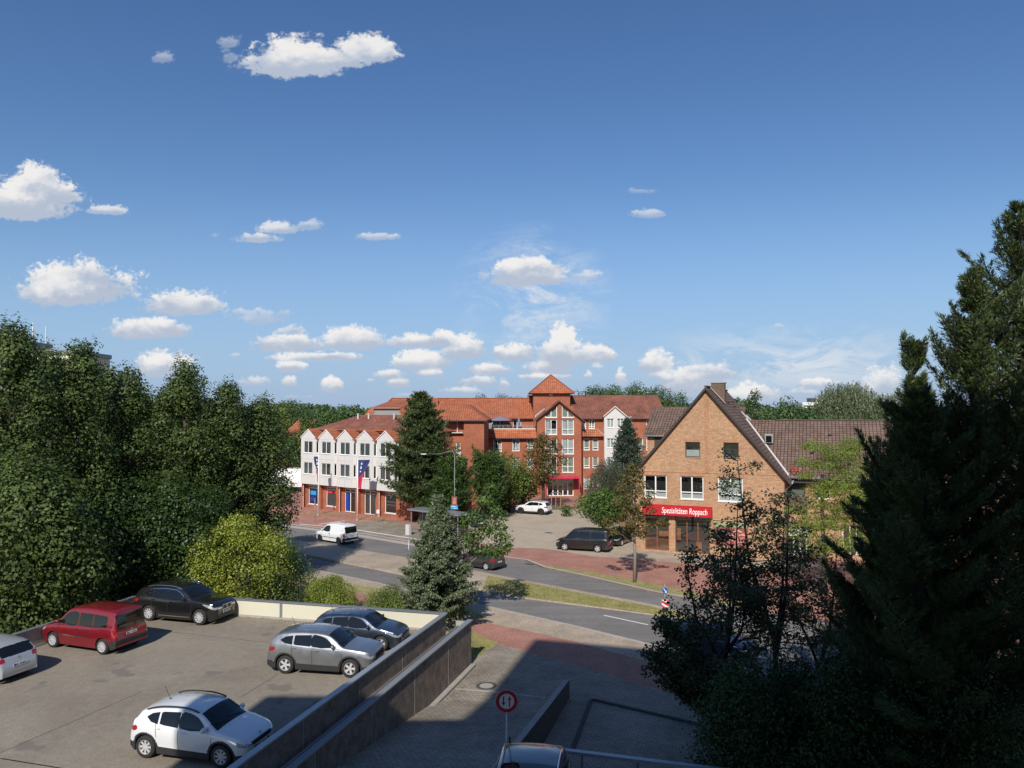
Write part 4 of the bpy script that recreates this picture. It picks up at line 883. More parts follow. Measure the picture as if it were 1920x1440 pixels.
# number on the left parapet
tcu = bpy.data.curves.new('76', 'FONT'); tcu.body = '76'; tcu.size = .42; tcu.extrude = .003; tcu.align_x = 'CENTER'
to = bpy.data.objects.new('tmp', tcu); COL.objects.link(to); dg = bpy.context.evaluated_depsgraph_get(); dg.update(); me = bpy.data.meshes.new_from_object(to.evaluated_get(dg)); bpy.data.objects.remove(to)
def text_mesh(body, size, extrude=.004, sx=1.0, spacing=1.0, align='CENTER'):
    cu = bpy.data.curves.new('t', 'FONT'); cu.body = body; cu.size = size; cu.extrude = extrude; cu.align_x = align; cu.space_character = spacing
    o_ = bpy.data.objects.new('tmp', cu); COL.objects.link(o_); dg_ = bpy.context.evaluated_depsgraph_get(); dg_.update(); m_ = bpy.data.meshes.new_from_object(o_.evaluated_get(dg_)); bpy.data.objects.remove(o_)
    if sx != 1.0:
        for v in m_.vertices: v.co.x *= sx
    return m_
def place_text(me, name, mat, parent, fr, a, z, out):
    me.materials.clear(); o_ = link(name, me, mat, parent, False); Mx = Matrix((( fr.d.x, 0, fr.n.x, 0), (fr.d.y, 0, fr.n.y, 0), (0, 1, 0, 0), (0, 0, 0, 1)))
    o_.matrix_local = Matrix.Translation(fr.p(a, z, out)-Vector(parent.location if parent.type == 'EMPTY' else (0, 0, 0)))@Mx; return o_
s76 = (G(239, 1128, 2.6)-LE).dot(-e2)
place_text(me, 'painted_number', M['black_metal'], rt2, fr2, s76, DZ+.38, .004)
# the two aggregate walls beside the ramp, and the planting trough between them
def ramp_wall(name, label, P0, d, Lm, z0f, z1, th, joints, coped=True, mat='aggregate'):
    """d points right as seen from the ramp; panels separated by joints"""
    fr = Fr(P0, d=d); root = thing(name, label, 'wall', (P0.x, P0.y, 0)); E = [0]+joints+[Lm]
    for i in range(len(E)-1):
        m_ = MB(); bar(m_, fr, E[i]+.012, E[i+1]-.012, z0f, z1-.06, -th, 0); m_.build('panel', M[mat], root, True)
    jm = MB(); 
    for e in E[1:-1]: bar(jm, fr, e-.014, e+.014, z0f, z1-.07, -th+.02, .005)
    if len(E) > 2: jm.build('joint', M['kerb'], root, True)
    c_ = MB(); bar(c_, fr, -.03, Lm+.03, z1-.058, z1, -th-.04, .05); c_.build('coping', M['zinc'] if coped else M['concrete'], root, True)
    return root
Oc = Vector((-1.95, 36.0, 0))
fw_ = -e2                                 # from the camera towards the street
ramp_wall('ramp_wall', 'outer brown aggregate wall with metal coping beside the ramp', Oc+e2*34, fw_, 34, .05, 2.29, .16, [34-x for x in (29, 25.3, 21.6, 17.9, 14.2, 10.5, 6.8, 3.1)])
ramp_wall('ramp_wall', 'inner brown aggregate wall between parked cars and planting trough', K+e2*34+Vector((.02, 0, 0)), fw_, 34.0, 1.2, PZ+.004, .14, [34-x for x in (30, 26.4, 22.8, 19.2, 15.6, 12, 8.4, 4.8)])
b = MB(); pA, pB = K, K+e2*34; pC = Oc+e2*34-e1*-.0; side = (Oc-K); side = side-e2*side.dot(e2)
q0 = K-e2*1.55; b.prism([(p.x, p.y) for p in (K+side.normalized()*.01-e2*1.5, K+e2*34+side.normalized()*.01, K+e2*34+side-side.normalized()*.17, K-e2*1.5+side-side.normalized()*.17)], .05, 2.08)
tag(b.build('trough_bed', M['concrete']), None, None, kind='structure')
b = MB(); fe = Fr(K-e2*1.62-side.normalized()*.1, d=side.normalized()); bar(b, fe, 0, side.length-.1, .05, 2.25, -.16, 0); tag(b.build('trough_end_wall', M['concrete']), 'pale concrete end wall closing the planting trough', 'wall')
b = MB(); b.tube([K+e2*x+side.normalized()*.16+Vector((0, 0, 2.15)) for x in (-1.2, 34)], .035, 6); tag(b.build('pipe', M['steel']), 'thin metal pipe running along the trough between the walls', 'pipe')
# kerb at the foot of the outer wall
b = MB(); fk = Fr(Oc+e2*22, d=fw_); bar(b, fk, 4, 21.9, .1, .24, .02, .26); o = b.build('wall_foot_kerb', M['concrete']); o['kind'] = 'structure'
# ramp rising towards the deck
def rz(D): return .13 if D > 31.6 else .13+(31.6-D)*.128
sl_, sr_ = [], []
b = MB(); 
Dl = [31.9, 31.6, 28, 24, 20, 16, 12, 6, 0]
lx = lambda D: Oc.x+(D-36)*(e2.x/e2.y)+.0; rx = lambda D: 2.3-.315*(31.9-D)
for i in range(len(Dl)-1):
    D0, D1 = Dl[i], Dl[i+1]; P = [(lx(D0), D0), (rx(D0) if D0 > 18 else 3.5, D0), (rx(D1) if D1 > 18 else 3.5, D1), (lx(D1), D1)]
    b.face([(P[3][0], P[3][1], min(rz(D1)+.004, DZ)), (P[2][0], P[2][1], min(rz(D1)+.004, DZ)), (P[1][0], P[1][1], min(rz(D0)+.004, DZ)), (P[0][0], P[0][1], min(rz(D0)+.004, DZ))], [(p[0], p[1]) for p in (P[3], P[2], P[1], P[0])])
o = b.build('ramp', M['grey_pave']); o['kind'] = 'structure'
strip_along('drain_channel', [G(852, 1293.5, .13), G(940, 1300, .13), G(1022, 1310, .13)], .16, .142, M['kerb'])
# wall on the right of the ramp (retains it)
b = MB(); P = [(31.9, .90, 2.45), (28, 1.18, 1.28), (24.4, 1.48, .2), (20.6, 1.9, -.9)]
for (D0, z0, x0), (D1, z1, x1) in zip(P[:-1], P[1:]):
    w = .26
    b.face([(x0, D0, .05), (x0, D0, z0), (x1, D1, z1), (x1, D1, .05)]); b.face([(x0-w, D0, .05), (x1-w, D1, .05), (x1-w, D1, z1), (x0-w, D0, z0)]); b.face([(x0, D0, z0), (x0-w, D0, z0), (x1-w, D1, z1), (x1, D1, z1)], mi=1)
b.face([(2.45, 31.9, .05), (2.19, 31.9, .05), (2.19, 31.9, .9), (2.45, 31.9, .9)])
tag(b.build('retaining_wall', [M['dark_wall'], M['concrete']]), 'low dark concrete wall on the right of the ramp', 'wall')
# dark kerb lines of the bay to the right
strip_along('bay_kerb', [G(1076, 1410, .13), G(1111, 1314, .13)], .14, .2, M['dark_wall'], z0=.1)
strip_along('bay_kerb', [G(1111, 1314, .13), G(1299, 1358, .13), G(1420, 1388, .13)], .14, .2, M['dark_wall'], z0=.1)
# near deck, right of the ramp, with its railing
pr0, pr1 = G(1045, 1403, 3.1), G(1330, 1438, 3.1); dr = (pr1-pr0); dr.z = 0; Lr = dr.length; dr.normalize(); nr = Vector((dr.y, -dr.x, 0))
b = MB(); b.prism([(p.x, p.y) for p in (Vector((-1.0, 20.6, 0)), pr0+Vector((0, 0, 0)), pr0+dr*12, pr0+dr*12+nr*19, Vector((-6.5, 1.5, 0)))], .06, DZ-.02)
o = b.build('entrance_terrace', M['deck']); o['kind'] = 'structure'
fr3 = Fr((pr0.x-.1, pr0.y, 0), d=dr); root = thing('terrace_railing', 'grey metal railing with wide top rail at the near edge', 'railing', (pr0.x, pr0.y, DZ))
b = MB(); bar(b, fr3, 0, 12, 3.02, 3.1, -.1, .06); b.build('top_rail', M['zinc'], root, True)
b = MB(); bar(b, fr3, 0, 12, 2.2, 2.5, -.08, 0); b.build('base_panel', M['parapet_metal'], root, True)
for k in range(8): b = MB(); bar(b, fr3, .75+1.5*k, .8+1.5*k, 2.2, 3.02, -.07, -.02); b.build('post', M['parapet_metal'], root, True)
# ------------------------------------------------------------ buildings
def onw(fr, u, v):                        # where a sight line meets the wall plane
    r = ray(u, v); c = Vector((0, 0, CH)); t = (fr.O-c).dot(fr.n)/r.dot(fr.n); p = c+r*t
    return ((p-fr.O).dot(fr.d), p.z)
def opx(fr, u0, u1, v0, v1):
    a, z1 = onw(fr, u0, (v0+v1)/2); b, _ = onw(fr, u1, (v0+v1)/2); um = (u0+u1)/2
    return (a, b, onw(fr, um, v1)[1], onw(fr, um, v0)[1])
def flash(mb, p, q, w=.12, h=.04): 
    p, q = Vector(p), Vector(q); d = (q-p).normalized(); s = d.cross(Vector((0, 0, 1))).normalized(); mb.par(p-s*w/2, q-p, s*w, Vector((0, 0, h)))
M['shop_wood'] = plain('shop_display_wood', (.42, .17, .06), .7, var=.45, scale=4)  # orange-brown boards seen inside the shop windows
# ---- brown brick shop building
P0 = G(1193, 1031, .12); fs = Fr((P0.x, P0.y, 0), ang=R(-23)); WG = 12.35; ZE = 7.15; ZA = 14.45
shop = thing('shop_building', 'tan brick gabled building with brown tiled roof and red shop sign', 'building', (P0.x, P0.y, 0))
w_ops = [opx(fs, 1285, 1312.5, 829, 857), opx(fs, 1356.5, 1385, 830, 857.5)]
m_ops = [opx(fs, 1208, 1250, 891, 933), opx(fs, 1275.5, 1319, 893, 936.5), opx(fs, 1346, 1393, 896, 941)]
s_ops = [opx(fs, 1209.5, 1254.5, 973, 1033), opx(fs, 1266, 1331, 975, 1039), opx(fs, 1337, 1403, 985, 1032)]
s_ops[0] = (s_ops[0][0], s_ops[0][1], .25, 3.55); s_ops[1] = (s_ops[1][0], s_ops[1][1], .2, 3.55); s_ops[2] = (s_ops[2][0], s_ops[2][1], 1.0, 3.1)
v_op = opx(fs, 1410, 1417, 868, 874)
ops = w_ops+m_ops+s_ops+[v_op]
b = MB(); wall(b, fs, [(0, .05), (WG, .05), (WG, ZE), (WG/2, ZA-.12), (0, ZE)], ops, .14)
bk = Fr(fs.p(WG, 0, -14), ang=R(-23+180)); wall(b, bk, [(0, .05), (WG, .05), (WG, ZE), (WG/2, ZA-.12), (0, ZE)])
lf = Fr(fs.p(0, 0, -14), ang=R(-23-90)); rf = Fr(fs.p(WG, 0, 0), ang=R(-23+90))
wall(b, lf, rect(0, 14, .05, ZE)); wall(b, rf, rect(0, 14, .05, ZE)); b.build('wall', M['tan_brick'], shop, True)
# recessed brick band and soldier courses
b = MB(); 
for o in m_ops+w_ops: bar(b, fs, o[0]-.12, o[1]+.12, o[3]+.004, o[3]+.25, -.05, .012)
bar(b, fs, .02, WG-.02, m_ops[0][3]+.3, m_ops[0][3]+.37, -.05, .018); b.build('soldier_course', M['tan_soldier'], shop, True)
b = MB(); bar(b, fs, WG/2-.17, WG/2+.17, m_ops[0][3]+.38, ZA-.75, -.05, .016); b.build('brick_strip', M['tan_soldier'], shop, True)
window(shop, fs, *w_ops[0], cols=1, frame='dark_frame', curtain=('curtain', [(0, 1, 0, .48)]), lab='square attic window with half drawn blind')
window(shop, fs, *w_ops[1], cols=1, frame='dark_frame', curtain=('light_blue', [(.12, .35, 0, .3)]))
for k, o in enumerate(m_ops): window(shop, fs, *o, cols=2, tr=.30, fw=.09, curtain=('curtain', [(0, .99, 0, .26)] if k < 2 else [(0, .99, 0, .98)]))
window(shop, fs, *s_ops[0], cols=2, tr=.82, frame='wood_door', sill=False, name='shop_window', curtain=('shop_wood', [(.02, .98, 0, .30), (.02, .98, .84, .98), (.55, .98, .36, .5)])); window(shop, fs, *s_ops[1], cols=3, tr=.86, frame='wood_door', sill=False, name='shop_door', curtain=('shop_wood', [(.04, .15, .3, .6), (.2, .5, .88, .98), (.55, .97, .88, .98), (.6, .75, .02, .28)]))
b = MB(); bar(b, fs, s_ops[0][0]+.1, s_ops[0][1]-.1, .3, 1.2, -.3, -.24); b.build('shop_panel', M['wood_door'], shop, True)
# poster of sausages in the third opening
m, t, p = newmat('meat_poster'); c = t.nodes.new('ShaderNodeTexCoord'); n = t.nodes.new('ShaderNodeTexVoronoi'); t.links.new(c.outputs['Object'], n.inputs['Vector']); n.inputs['Scale'].default_value = 2.3
rp = t.nodes.new('ShaderNodeValToRGB'); t.links.new(n.outputs['Color'], rp.inputs[0]); e = rp.color_ramp.elements; e[0].color = (.22, .05, .045, 1); e[1].color = (.50, .27, .22, 1); e2_ = rp.color_ramp.elements.new(.55); e2_.color = (.40, .12, .11, 1); t.links.new(rp.outputs[0], p.inputs['Base Color'])
b = MB(); o = s_ops[2]; bar(b, fs, o[0], o[1], o[2], o[3], -.12, -.09); po = b.build('window_poster', m, shop, True)
b = MB(); bar(b, fs, o[0]+.04, o[1]-.04, o[3]-.55, o[3]-.04, -.088, -.082); b.build('poster_header', plain('olive_print', (.30, .33, .18), .5, var=.3), po)
rg = random.Random(5)
b = MB()
for k in range(9): x = o[0]+.35+(o[1]-o[0]-.7)*rg.random(); z = o[2]+.2+1.1*rg.random(); b.tube([fs.p(x-.3, z, -.06), fs.p(x, z+.08, -.04), fs.p(x+.3, z-.02, -.06)], [.05, .075, .05], 6)
b.build('poster_sausages', plain('sausage_print', (.62, .33, .25), .5, var=.25, scale=6), po)
b = MB(); bar(b, fs, v_op[0]+.02, v_op[1]-.02, v_op[2]+.02, v_op[3]-.02, -.1, -.08); b.build('vent', M['black_metal'], shop, True)
# roof
nin = -fs.n; ov = .35; ang_s = math.atan2(ZA-ZE, WG/2); ex = .55
apx0 = fs.p(WG/2, ZA, ov); apx1 = fs.p(WG/2, ZA, -14.2)
b = MB(); dz = ex*math.tan(ang_s)
roof_plane(b, fs.p(WG+ex, ZE-dz, ov), fs.p(WG+ex, ZE-dz, -14.2), apx1, apx0); roof_plane(b, fs.p(-ex, ZE-dz, -14.2), fs.p(-ex, ZE-dz, ov), apx0, apx1)
rf_ = b.build('roof', M['brown_tile'], shop, True)
b = MB()
for s, x in ((1, WG+ex), (-1, -ex)):
    e_ = fs.p(x, ZE-dz, ov); r_ = fs.p(WG/2, ZA, ov); dv = (r_-e_); b.par(e_+fs.n*.003-Vector((0, 0, .26)), dv, fs.n*.05, Vector((0, 0, .27)))
b.build('verge_board', plain('verge_dark_wood', (.05, .04, .035), .6, var=.2), rf_)
b = MB()
for x in (WG+ex+.06, -ex-.06): b.tube([fs.p(x, ZE-dz-.03, ov), fs.p(x, ZE-dz-.03, -14)], .075, 8)
b.tube([fs.p(WG+ex+.06, ZE-dz-.05, .1), fs.p(WG+.12, ZE-dz-.6, .06), fs.p(WG+.12, .2, .06)], .05, 8); b.build('gutter', M['zinc'], rf_, smooth=True)
b = MB(); flash(b, apx0, apx1, .3, .09); b.build('ridge_tiles', plain('ridge_tile', (.12, .085, .07), .8, var=.3), rf_)
# chimney just behind the apex, right of the ridge
b = MB(); cc = fs.p(WG/2+.75, 0, -2.0); b.box((cc.x, cc.y, 13.65), (1.15, .8, 2.3), R(-23)); ch_ = b.build('chimney', brick_mat('chimney_brick', (.16, .115, .08), (.22, .16, .11), (.1, .08, .06), .25, .083, .012), rf_)
b = MB(); b.box((cc.x, cc.y, 14.84), (1.3, .95, .08), R(-23)); b.build('chimney_cap', M['concrete'], ch_)
b = MB(); flash(b, fs.p(WG/2+.1, ZA+.0, -1.45), fs.p(WG/2+1.4, ZA-1.45, -1.45), .12, .05); b.build('flashing', M['lead'], rf_)
b = MB()
for k, (a, o_) in enumerate(((1.2, -5), (1.5, -7.5), (1.1, -9.5), (2.7, -8.8), (3.4, -11.2))):
    p_ = fs.p(WG/2+a, ZA-a*math.tan(ang_s)+.1, o_); b.box(p_, (.28, .2, .14), R(-23))
b.build('roof_vent', M['black_metal'], rf_)
b = MB()
for (a, o_) in ((1.9, -9.5), (2.2, -11)): b.tube([fs.p(WG/2+a, ZA-a*math.tan(ang_s)+.12, o_), fs.p(WG/2+a+.6, ZA-(a+.6)*math.tan(ang_s)+.12, o_)], .05, 5)
b.build('snow_guard', M['lead'], rf_)
# right wing with its long brown roof
ww = Fr(fs.p(WG, 0, -2.6), ang=R(-23)); WL = 22; z_e = onw(Fr(fs.p(WG, 0, -2.0), ang=R(-23)), 1500, 889)[1]; z_r = onw(Fr(fs.p(WG, 0, -8.4), ang=R(-23)), 1500, 788)[1]
d_ops = [opx(ww, 1477, 1510, 897, 929), opx(ww, 1475, 1514, 1004, 1056), opx(ww, 1530, 1556, 905, 935), opx(ww, 1580, 1620, 985, 1040)]
d_ops[1] = (d_ops[1][0], d_ops[1][1], .15, 2.7)
b = MB(); wall(b, ww, rect(0, WL, .05, z_e), d_ops, .2)
w2 = Fr(ww.p(WL, 0, 0), ang=R(67)); wall(b, w2, [(0, .05), (11.6, .05), (11.6, z_e), (5.8, z_r-.1), (0, z_e)])
w3 = Fr(ww.p(WL, 0, -11.6), ang=R(157)); wall(b, w3, rect(0, WL, .05, z_e)); b.build('wall', M['tan_brick'], shop, True)
window(shop, ww, *d_ops[0], cols=1, frame='dark_frame', curtain=('wood_board', [(0, 1, .0, .98)]))
dn = window(shop, ww, *d_ops[1], cols=3, tr=.8, name='entrance_door', sill=False, fw=.12); window(shop, ww, *d_ops[2], cols=2); window(shop, ww, *d_ops[3], cols=3, sill=False, name='shop_window')
b = MB(); roof_plane(b, ww.p(-2.3, z_e-.25, .75), ww.p(WL+.4, z_e-.25, .75), ww.p(WL+.4, z_r, -5.8), ww.p(-6.0, z_r, -5.8)); roof_plane(b, ww.p(WL+.4, z_e-.25, -12.3), ww.p(0, z_e-.25, -12.3), ww.p(-6, z_r, -5.8), ww.p(WL+.4, z_r, -5.8))
r2_ = b.build('roof', M['brown_tile'], shop, True)
b = MB(); flash(b, ww.p(-1.0, z_r, -5.8), ww.p(WL+.4, z_r, -5.8), .28, .08); b.build('ridge_tiles', plain('ridge_tile2', (.14, .10, .08), .8, var=.3), r2_)
b = MB(); b.tube([ww.p(.1, z_e-.3, .83), ww.p(WL+.4, z_e-.3, .83)], .08, 8); b.build('gutter', M['zinc'], r2_, smooth=True)
# valley flashing and a small rooflight where the two roofs meet
def on_main(a): return fs.p(WG/2+a, ZA-a*math.tan(ang_s)+.07, 0)
vt, vb = A(1408, 789, (ww.p(-3, 0, -5.8)).y), None
zA = z_r; aA = (ZA-zA)/math.tan(ang_s); VA = fs.p(WG/2+aA, zA+.05, -8.4); aB = (ZA-(z_e-.2))/math.tan(ang_s); VB = fs.p(WG/2+aB, z_e-.12, -1.9)
b = MB(); dvec = (VB-VA); nn_ = dvec.cross(Vector((0, 0, 1))).normalized(); b.par(VA-nn_*.07, dvec, nn_*.16, Vector((0, 0, .09))); b.build('valley_flashing', M['lead'], r2_)
k_ = onw(Fr(ww.p(0, 0, -2.9), ang=R(-23)), 1442, 819); b = MB(); bar(b, Fr(ww.p(0, 0, -2.9), ang=R(-23)), k_[0]-.35, k_[0]+.35, k_[1]-.55, k_[1]+.25, -.5, .35); rl = b.build('rooflight', M['zinc'], r2_)
b = MB(); fk_ = Fr(ww.p(0, 0, -2.9), ang=R(-23)); bar(b, fk_, k_[0]-.25, k_[0]+.25, k_[1]-.5, k_[1]+.1, .35, .37); b.build('pane', M['car_glass'], rl)
b = MB()
rg = random.Random(9)
for k in range(9):
    a = rg.uniform(1.5, 16); f_ = rg.uniform(.15, .8); p_ = ww.p(a, z_e-.25+(z_r-z_e+.25)*f_+.08, .75-6.55*f_); b.box(p_, (.3, .2, .12), R(-23))
b.build('roof_vent', M['black_metal'], r2_)
b = MB(); a_ = onw(ww, 1484, 1498)[0]; 
sg = opx(ww, 1467, 1517, 993, 1004.5); b = MB(); bar(b, ww, sg[0], sg[1], sg[2], sg[3], .02, .16); wsg = b.build('sign_panel', M['white_paint'], shop, True)
b = MB()
for k in range(7): x = sg[0]+.12+k*.11; bar(b, ww, x, x+.06, sg[3]-.16-(k % 3)*.02, sg[3]-.06, .162, .168)
b.build('sign_print', M['blue_paint'], wsg)
# balcony-like dark soffit on the corner, under the eaves
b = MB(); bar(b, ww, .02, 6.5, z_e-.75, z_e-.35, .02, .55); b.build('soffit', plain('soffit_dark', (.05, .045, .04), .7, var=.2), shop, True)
b = MB(); bar(b, ww, .05, d_ops[0][1]+.15, d_ops[0][2]-1.55, d_ops[0][2]-.1, .01, .06); b.build('balcony_panel', plain('brown_panel', (.13, .075, .06), .7, var=.2), shop, True)
# rear left wing (higher eaves) behind the gable
lw = Fr(A(1214, 840, 73.5)-Vector((0, 0, A(1214, 840, 73.5).z)), ang=R(-23)); zle = onw(lw, 1240, 815)[1]; zlr = onw(Fr(lw.p(0, 0, -4.5), ang=R(-23)), 1250, 763)[1]
b = MB(); wall(b, lw, rect(0, 8, .05, zle)); l2 = Fr(lw.p(0, 0, -9), ang=R(-113)); wall(b, l2, [(0, .05), (9, .05), (9, zle), (4.5, zlr-.1), (0, zle)]); b.build('wall', M['tan_brick'], shop, True)
b = MB(); bar(b, lw, .7, 6, 6.0, zle-.02, 0.01, .05); b.build('cladding', plain('brown_cladding', (.07, .045, .035), .8, var=.2), shop, True)
b = MB(); roof_plane(b, lw.p(-.35, zle-.1, .35), lw.p(9, zle-.1, .35), lw.p(9, zlr, -4.5), lw.p(-.35+.0, zlr, -4.5)); roof_plane(b, lw.p(9, zle-.1, -9.35), lw.p(-.35, zle-.1, -9.35), lw.p(-.35, zlr, -4.5), lw.p(9, zlr, -4.5)); r3 = b.build('roof', plain('x', (0, 0, 0), 1, var=0) if False else M['brown_tile'], shop, True)
b = MB(); b.tube([lw.p(-.35, zle-.12, .42), lw.p(8, zle-.12, .42)], .08, 8); b.build('gutter', M['zinc'], r3, smooth=True)
# red shop sign, its lettering
sg = thing('shop_sign', 'long red fascia sign with white lettering over the shop windows', 'sign', tuple(fs.p(.6, 3.5, .1)))
a0, _ = onw(fs, 1206, 965); a1, _ = onw(fs, 1336, 965); b = MB(); zb0, zt0 = 3.38, 4.22
P = [fs.p(a0, zb0, .62), fs.p(a1, zb0, .62), fs.p(a1, zt0, .22), fs.p(a0, zt0, .22), fs.p(a0, zb0, .02), fs.p(a1, zb0, .02), fs.p(a1, zt0, .02), fs.p(a0, zt0, .02)]
for q in ((0, 1, 2, 3), (1, 5, 6, 2), (4, 0, 3, 7), (3, 2, 6, 7), (4, 5, 1, 0)): b.face([P[i] for i in q])
b.build('sign_box', plain('sign_red', (.42, .010, .016), .7, var=.1, scale=1, spec=.2), sg, True)
tm = text_mesh('Spezialitäten Roppach', .74, .006, .58, 1.02, 'LEFT'); up = (P[3]-P[0]).normalized(); nrm = fs.d.cross(up).normalized()
aL, _ = onw(fs, 1243, 965); org = fs.p(aL, zb0, .62)+up*.2+nrm*.012-Vector(sg.location); tm.materials.clear(); o = link('lettering', tm, M['white_paint'], sg)
o.matrix_local = Matrix(((fs.d.x, up.x, nrm.x, org.x), (fs.d.y, up.y, nrm.y, org.y), (fs.d.z, up.z, nrm.z, org.z), (0, 0, 0, 1)))
# red parasol / flowers on the eave corner: geraniums
# ---- main red brick complex
mainb = thing('brick_residence', 'long red brick residence with pyramid roofed tower and glazed gable front', 'building', (8, 108, 0))
fg = Fr((0, 107, 0), ang=0); X = lambda u, Y: (u-960)*Y/1385*1.0
def wl_(fr, a, b_, z0, z1, ops, mb): wall(mb, fr, rect(a, b_, z0, z1), ops, .14)
# gable front
g0, g1 = onw(fg, 1007, 800)[0], onw(fg, 1090, 800)[0]; gze = onw(fg, 1010, 784)[1]; gza = onw(fg, 1048, 750.5)[1]; gm_ = (g0+g1)/2
gops = [opx(fg, 1022, 1044.5, 787, 815), opx(fg, 1053.5, 1076, 787, 815), opx(fg, 1022, 1044.5, 822.5, 851.5), opx(fg, 1053.5, 1076, 822.5, 851.5), opx(fg, 1022, 1044.5, 856.5, 886), opx(fg, 1053.5, 1076, 856.5, 886)]
tops = [opx(fg, 1022, 1044.5, 761, 783), opx(fg, 1053.5, 1076, 761, 783)]; dop = opx(fg, 1026, 1075.5, 897, 925)
dop = (dop[0], dop[1], .15, dop[3])
b = MB(); O = [(g0, .05), (g1, .05), (g1, gze), (gm_, gza-.1), (g0, gze)]
# top windows follow the roof slope, so the wall there is cut as separate polygons
wall(b, fg, O, gops+[dop]+tops, .14)
sl = (gza-gze)/(gm_-g0)
for k, o in enumerate(tops):
    zc = lambda a: (gze+(a-g0)*sl-.62) if k == 0 else (gze+(g1-a)*sl-.62)
    zA_, zB_ = min(o[3], zc(o[0])), min(o[3], zc(o[1]))
    if k == 0: ax_ = min(o[1], o[0]+(o[3]-max(o[2], zA_))/sl); poly = [(o[0], max(zA_, o[2]+.05)), (ax_, o[3]), (o[0], o[3])]
    else: ax_ = max(o[0], o[1]-(o[3]-max(o[2], zB_))/sl); poly = [(o[1], max(zB_, o[2]+.05)), (o[1], o[3]), (ax_, o[3])]
    b.face([fg.p(a, z, .001) for a, z in poly], poly)
g_left = Fr((g0, 113, 0), ang=R(-90)); g_right = Fr((g1, 107, 0), ang=R(90)); wall(b, g_left, rect(0, 6, .05, gze)); wall(b, g_right, rect(0, 6, .05, gze))
b.build('wall', M['red_brick'], mainb, True)
cu = ['curtain', 'curtain', 'curtain', 'curtain', 'curtain_green', 'curtain_green']
for k, o in enumerate(gops): window(mainb, fg, *o, cols=2, tr=.36, fw=.10, curtain=(cu[k], [(.0, .42, 0, .95), (.55, .98, 0, .95)] if k % 2 else [(0, .98, .0, .34), (.1, .4, .4, .95)]))
for k, o in enumerate(tops): window(mainb, fg, *o, cols=2, fw=.10, sill=True, curtain=('curtain_green', [(0, .97, 0, .9)]))
window(mainb, fg, *dop, cols=5, fw=.12, sill=False, name='entrance_glazing', depth=.2)
b = MB(); gx0, gx1 = dop[0]-.35, dop[1]+.7
roofz = dop[3]+.15
bar(b, fg, gx0, gx1, roofz, roofz+.15, .02, 2.2)
for a in (gx0, gx1-.14): bar(b, fg, a, a+.14, .12, roofz-.002, 2.0, 2.16)
for k in range(5): a = gx0+(gx1-gx0)*(k+.5)/5; b.tube([fg.p(a, roofz+.15, 2.1), fg.p(a, roofz+.6, .05)], .03, 5)
b.build('porch_canopy', M['pink_red'], mainb, True)
b = MB(); ov_ = .45
roof_plane(b, fg.p(g0-ov_, gze-ov_*sl, .4), fg.p(gm_, gza, .4), fg.p(gm_, gza, -9), fg.p(g0-ov_, gze-ov_*sl, -9)) if False else None
roof_plane(b, fg.p(g1+ov_, gze-ov_*sl, .4), fg.p(g1+ov_, gze-ov_*sl, -3), fg.p(gm_, gza, -9.5), fg.p(gm_, gza, .4)); roof_plane(b, fg.p(g0-ov_, gze-ov_*sl, -3), fg.p(g0-ov_, gze-ov_*sl, .4), fg.p(gm_, gza, .4), fg.p(gm_, gza, -9.5))
gr_ = b.build('roof', M['old_tile'], mainb, True)
b = MB(); 
for s, x in ((1, g1+ov_), (-1, g0-ov_)): e_ = fg.p(x, gze-ov_*sl, .4); r_ = fg.p(gm_, gza, .4); b.par(e_-Vector((0, .003, .2)), r_-e_, Vector((0, -.05, 0)), Vector((0, 0, .2)))
b.build('verge_board', plain('verge_brown', (.10, .045, .035), .6, var=.1), gr_)
b = MB(); flash(b, fg.p(g0-.2, gze+.15, -1.0), fg.p(gm_-1.3, gza-.9, -4.6), .16, .2); b.build('flashing', M['lead'], gr_)
# tower
ft = Fr((0, 111.5, 0), ang=0); t0, t1 = onw(ft, 1000, 760)[0], onw(ft, 1069, 760)[0]; tz = onw(ft, 1030, 735.5)[1]; tn = (t0+t1)/2; tw_ = t1-t0
b = MB(); vo = opx(ft, 1029, 1036, 736.5, 742.5); wall(b, ft, rect(t0, t1, 8, tz), [vo]); 
for fr_ in (Fr((t0, 111.5+tw_, 0), ang=R(-90)), Fr((t1, 111.5, 0), ang=R(90)), Fr((t1, 111.5+tw_, 0), ang=R(180))): wall(b, fr_, rect(0, tw_, 8, tz))
b.build('tower_wall', M['red_brick'], mainb, True)
b = MB(); bar(b, ft, vo[0], vo[1], vo[2], vo[3], -.12, -.05); b.build('vent', M['lead'], mainb, True)
b = MB(); ap = Vector((tn, 111.5+tw_/2, A(1030, 703, 111.5+tw_/2).z)); q = [Vector((x, y, tz-.12)) for x, y in ((t0-.65, 110.85), (t1+.65, 110.85), (t1+.65, 112.15+tw_), (t0-.65, 112.15+tw_))]
for i in range(4): roof_plane(b, q[i], q[(i+1) % 4], ap, ap)
trf = b.build('tower_roof', M['red_tile'], mainb, True)
b = MB()
for i in range(4): flash(b, q[i]+Vector((0, 0, .03)), ap+Vector((0, 0, .03)), .16, .07)
b.build('hip_tiles', plain('hip_tile', (.34, .10, .05), .8, var=.2), trf)
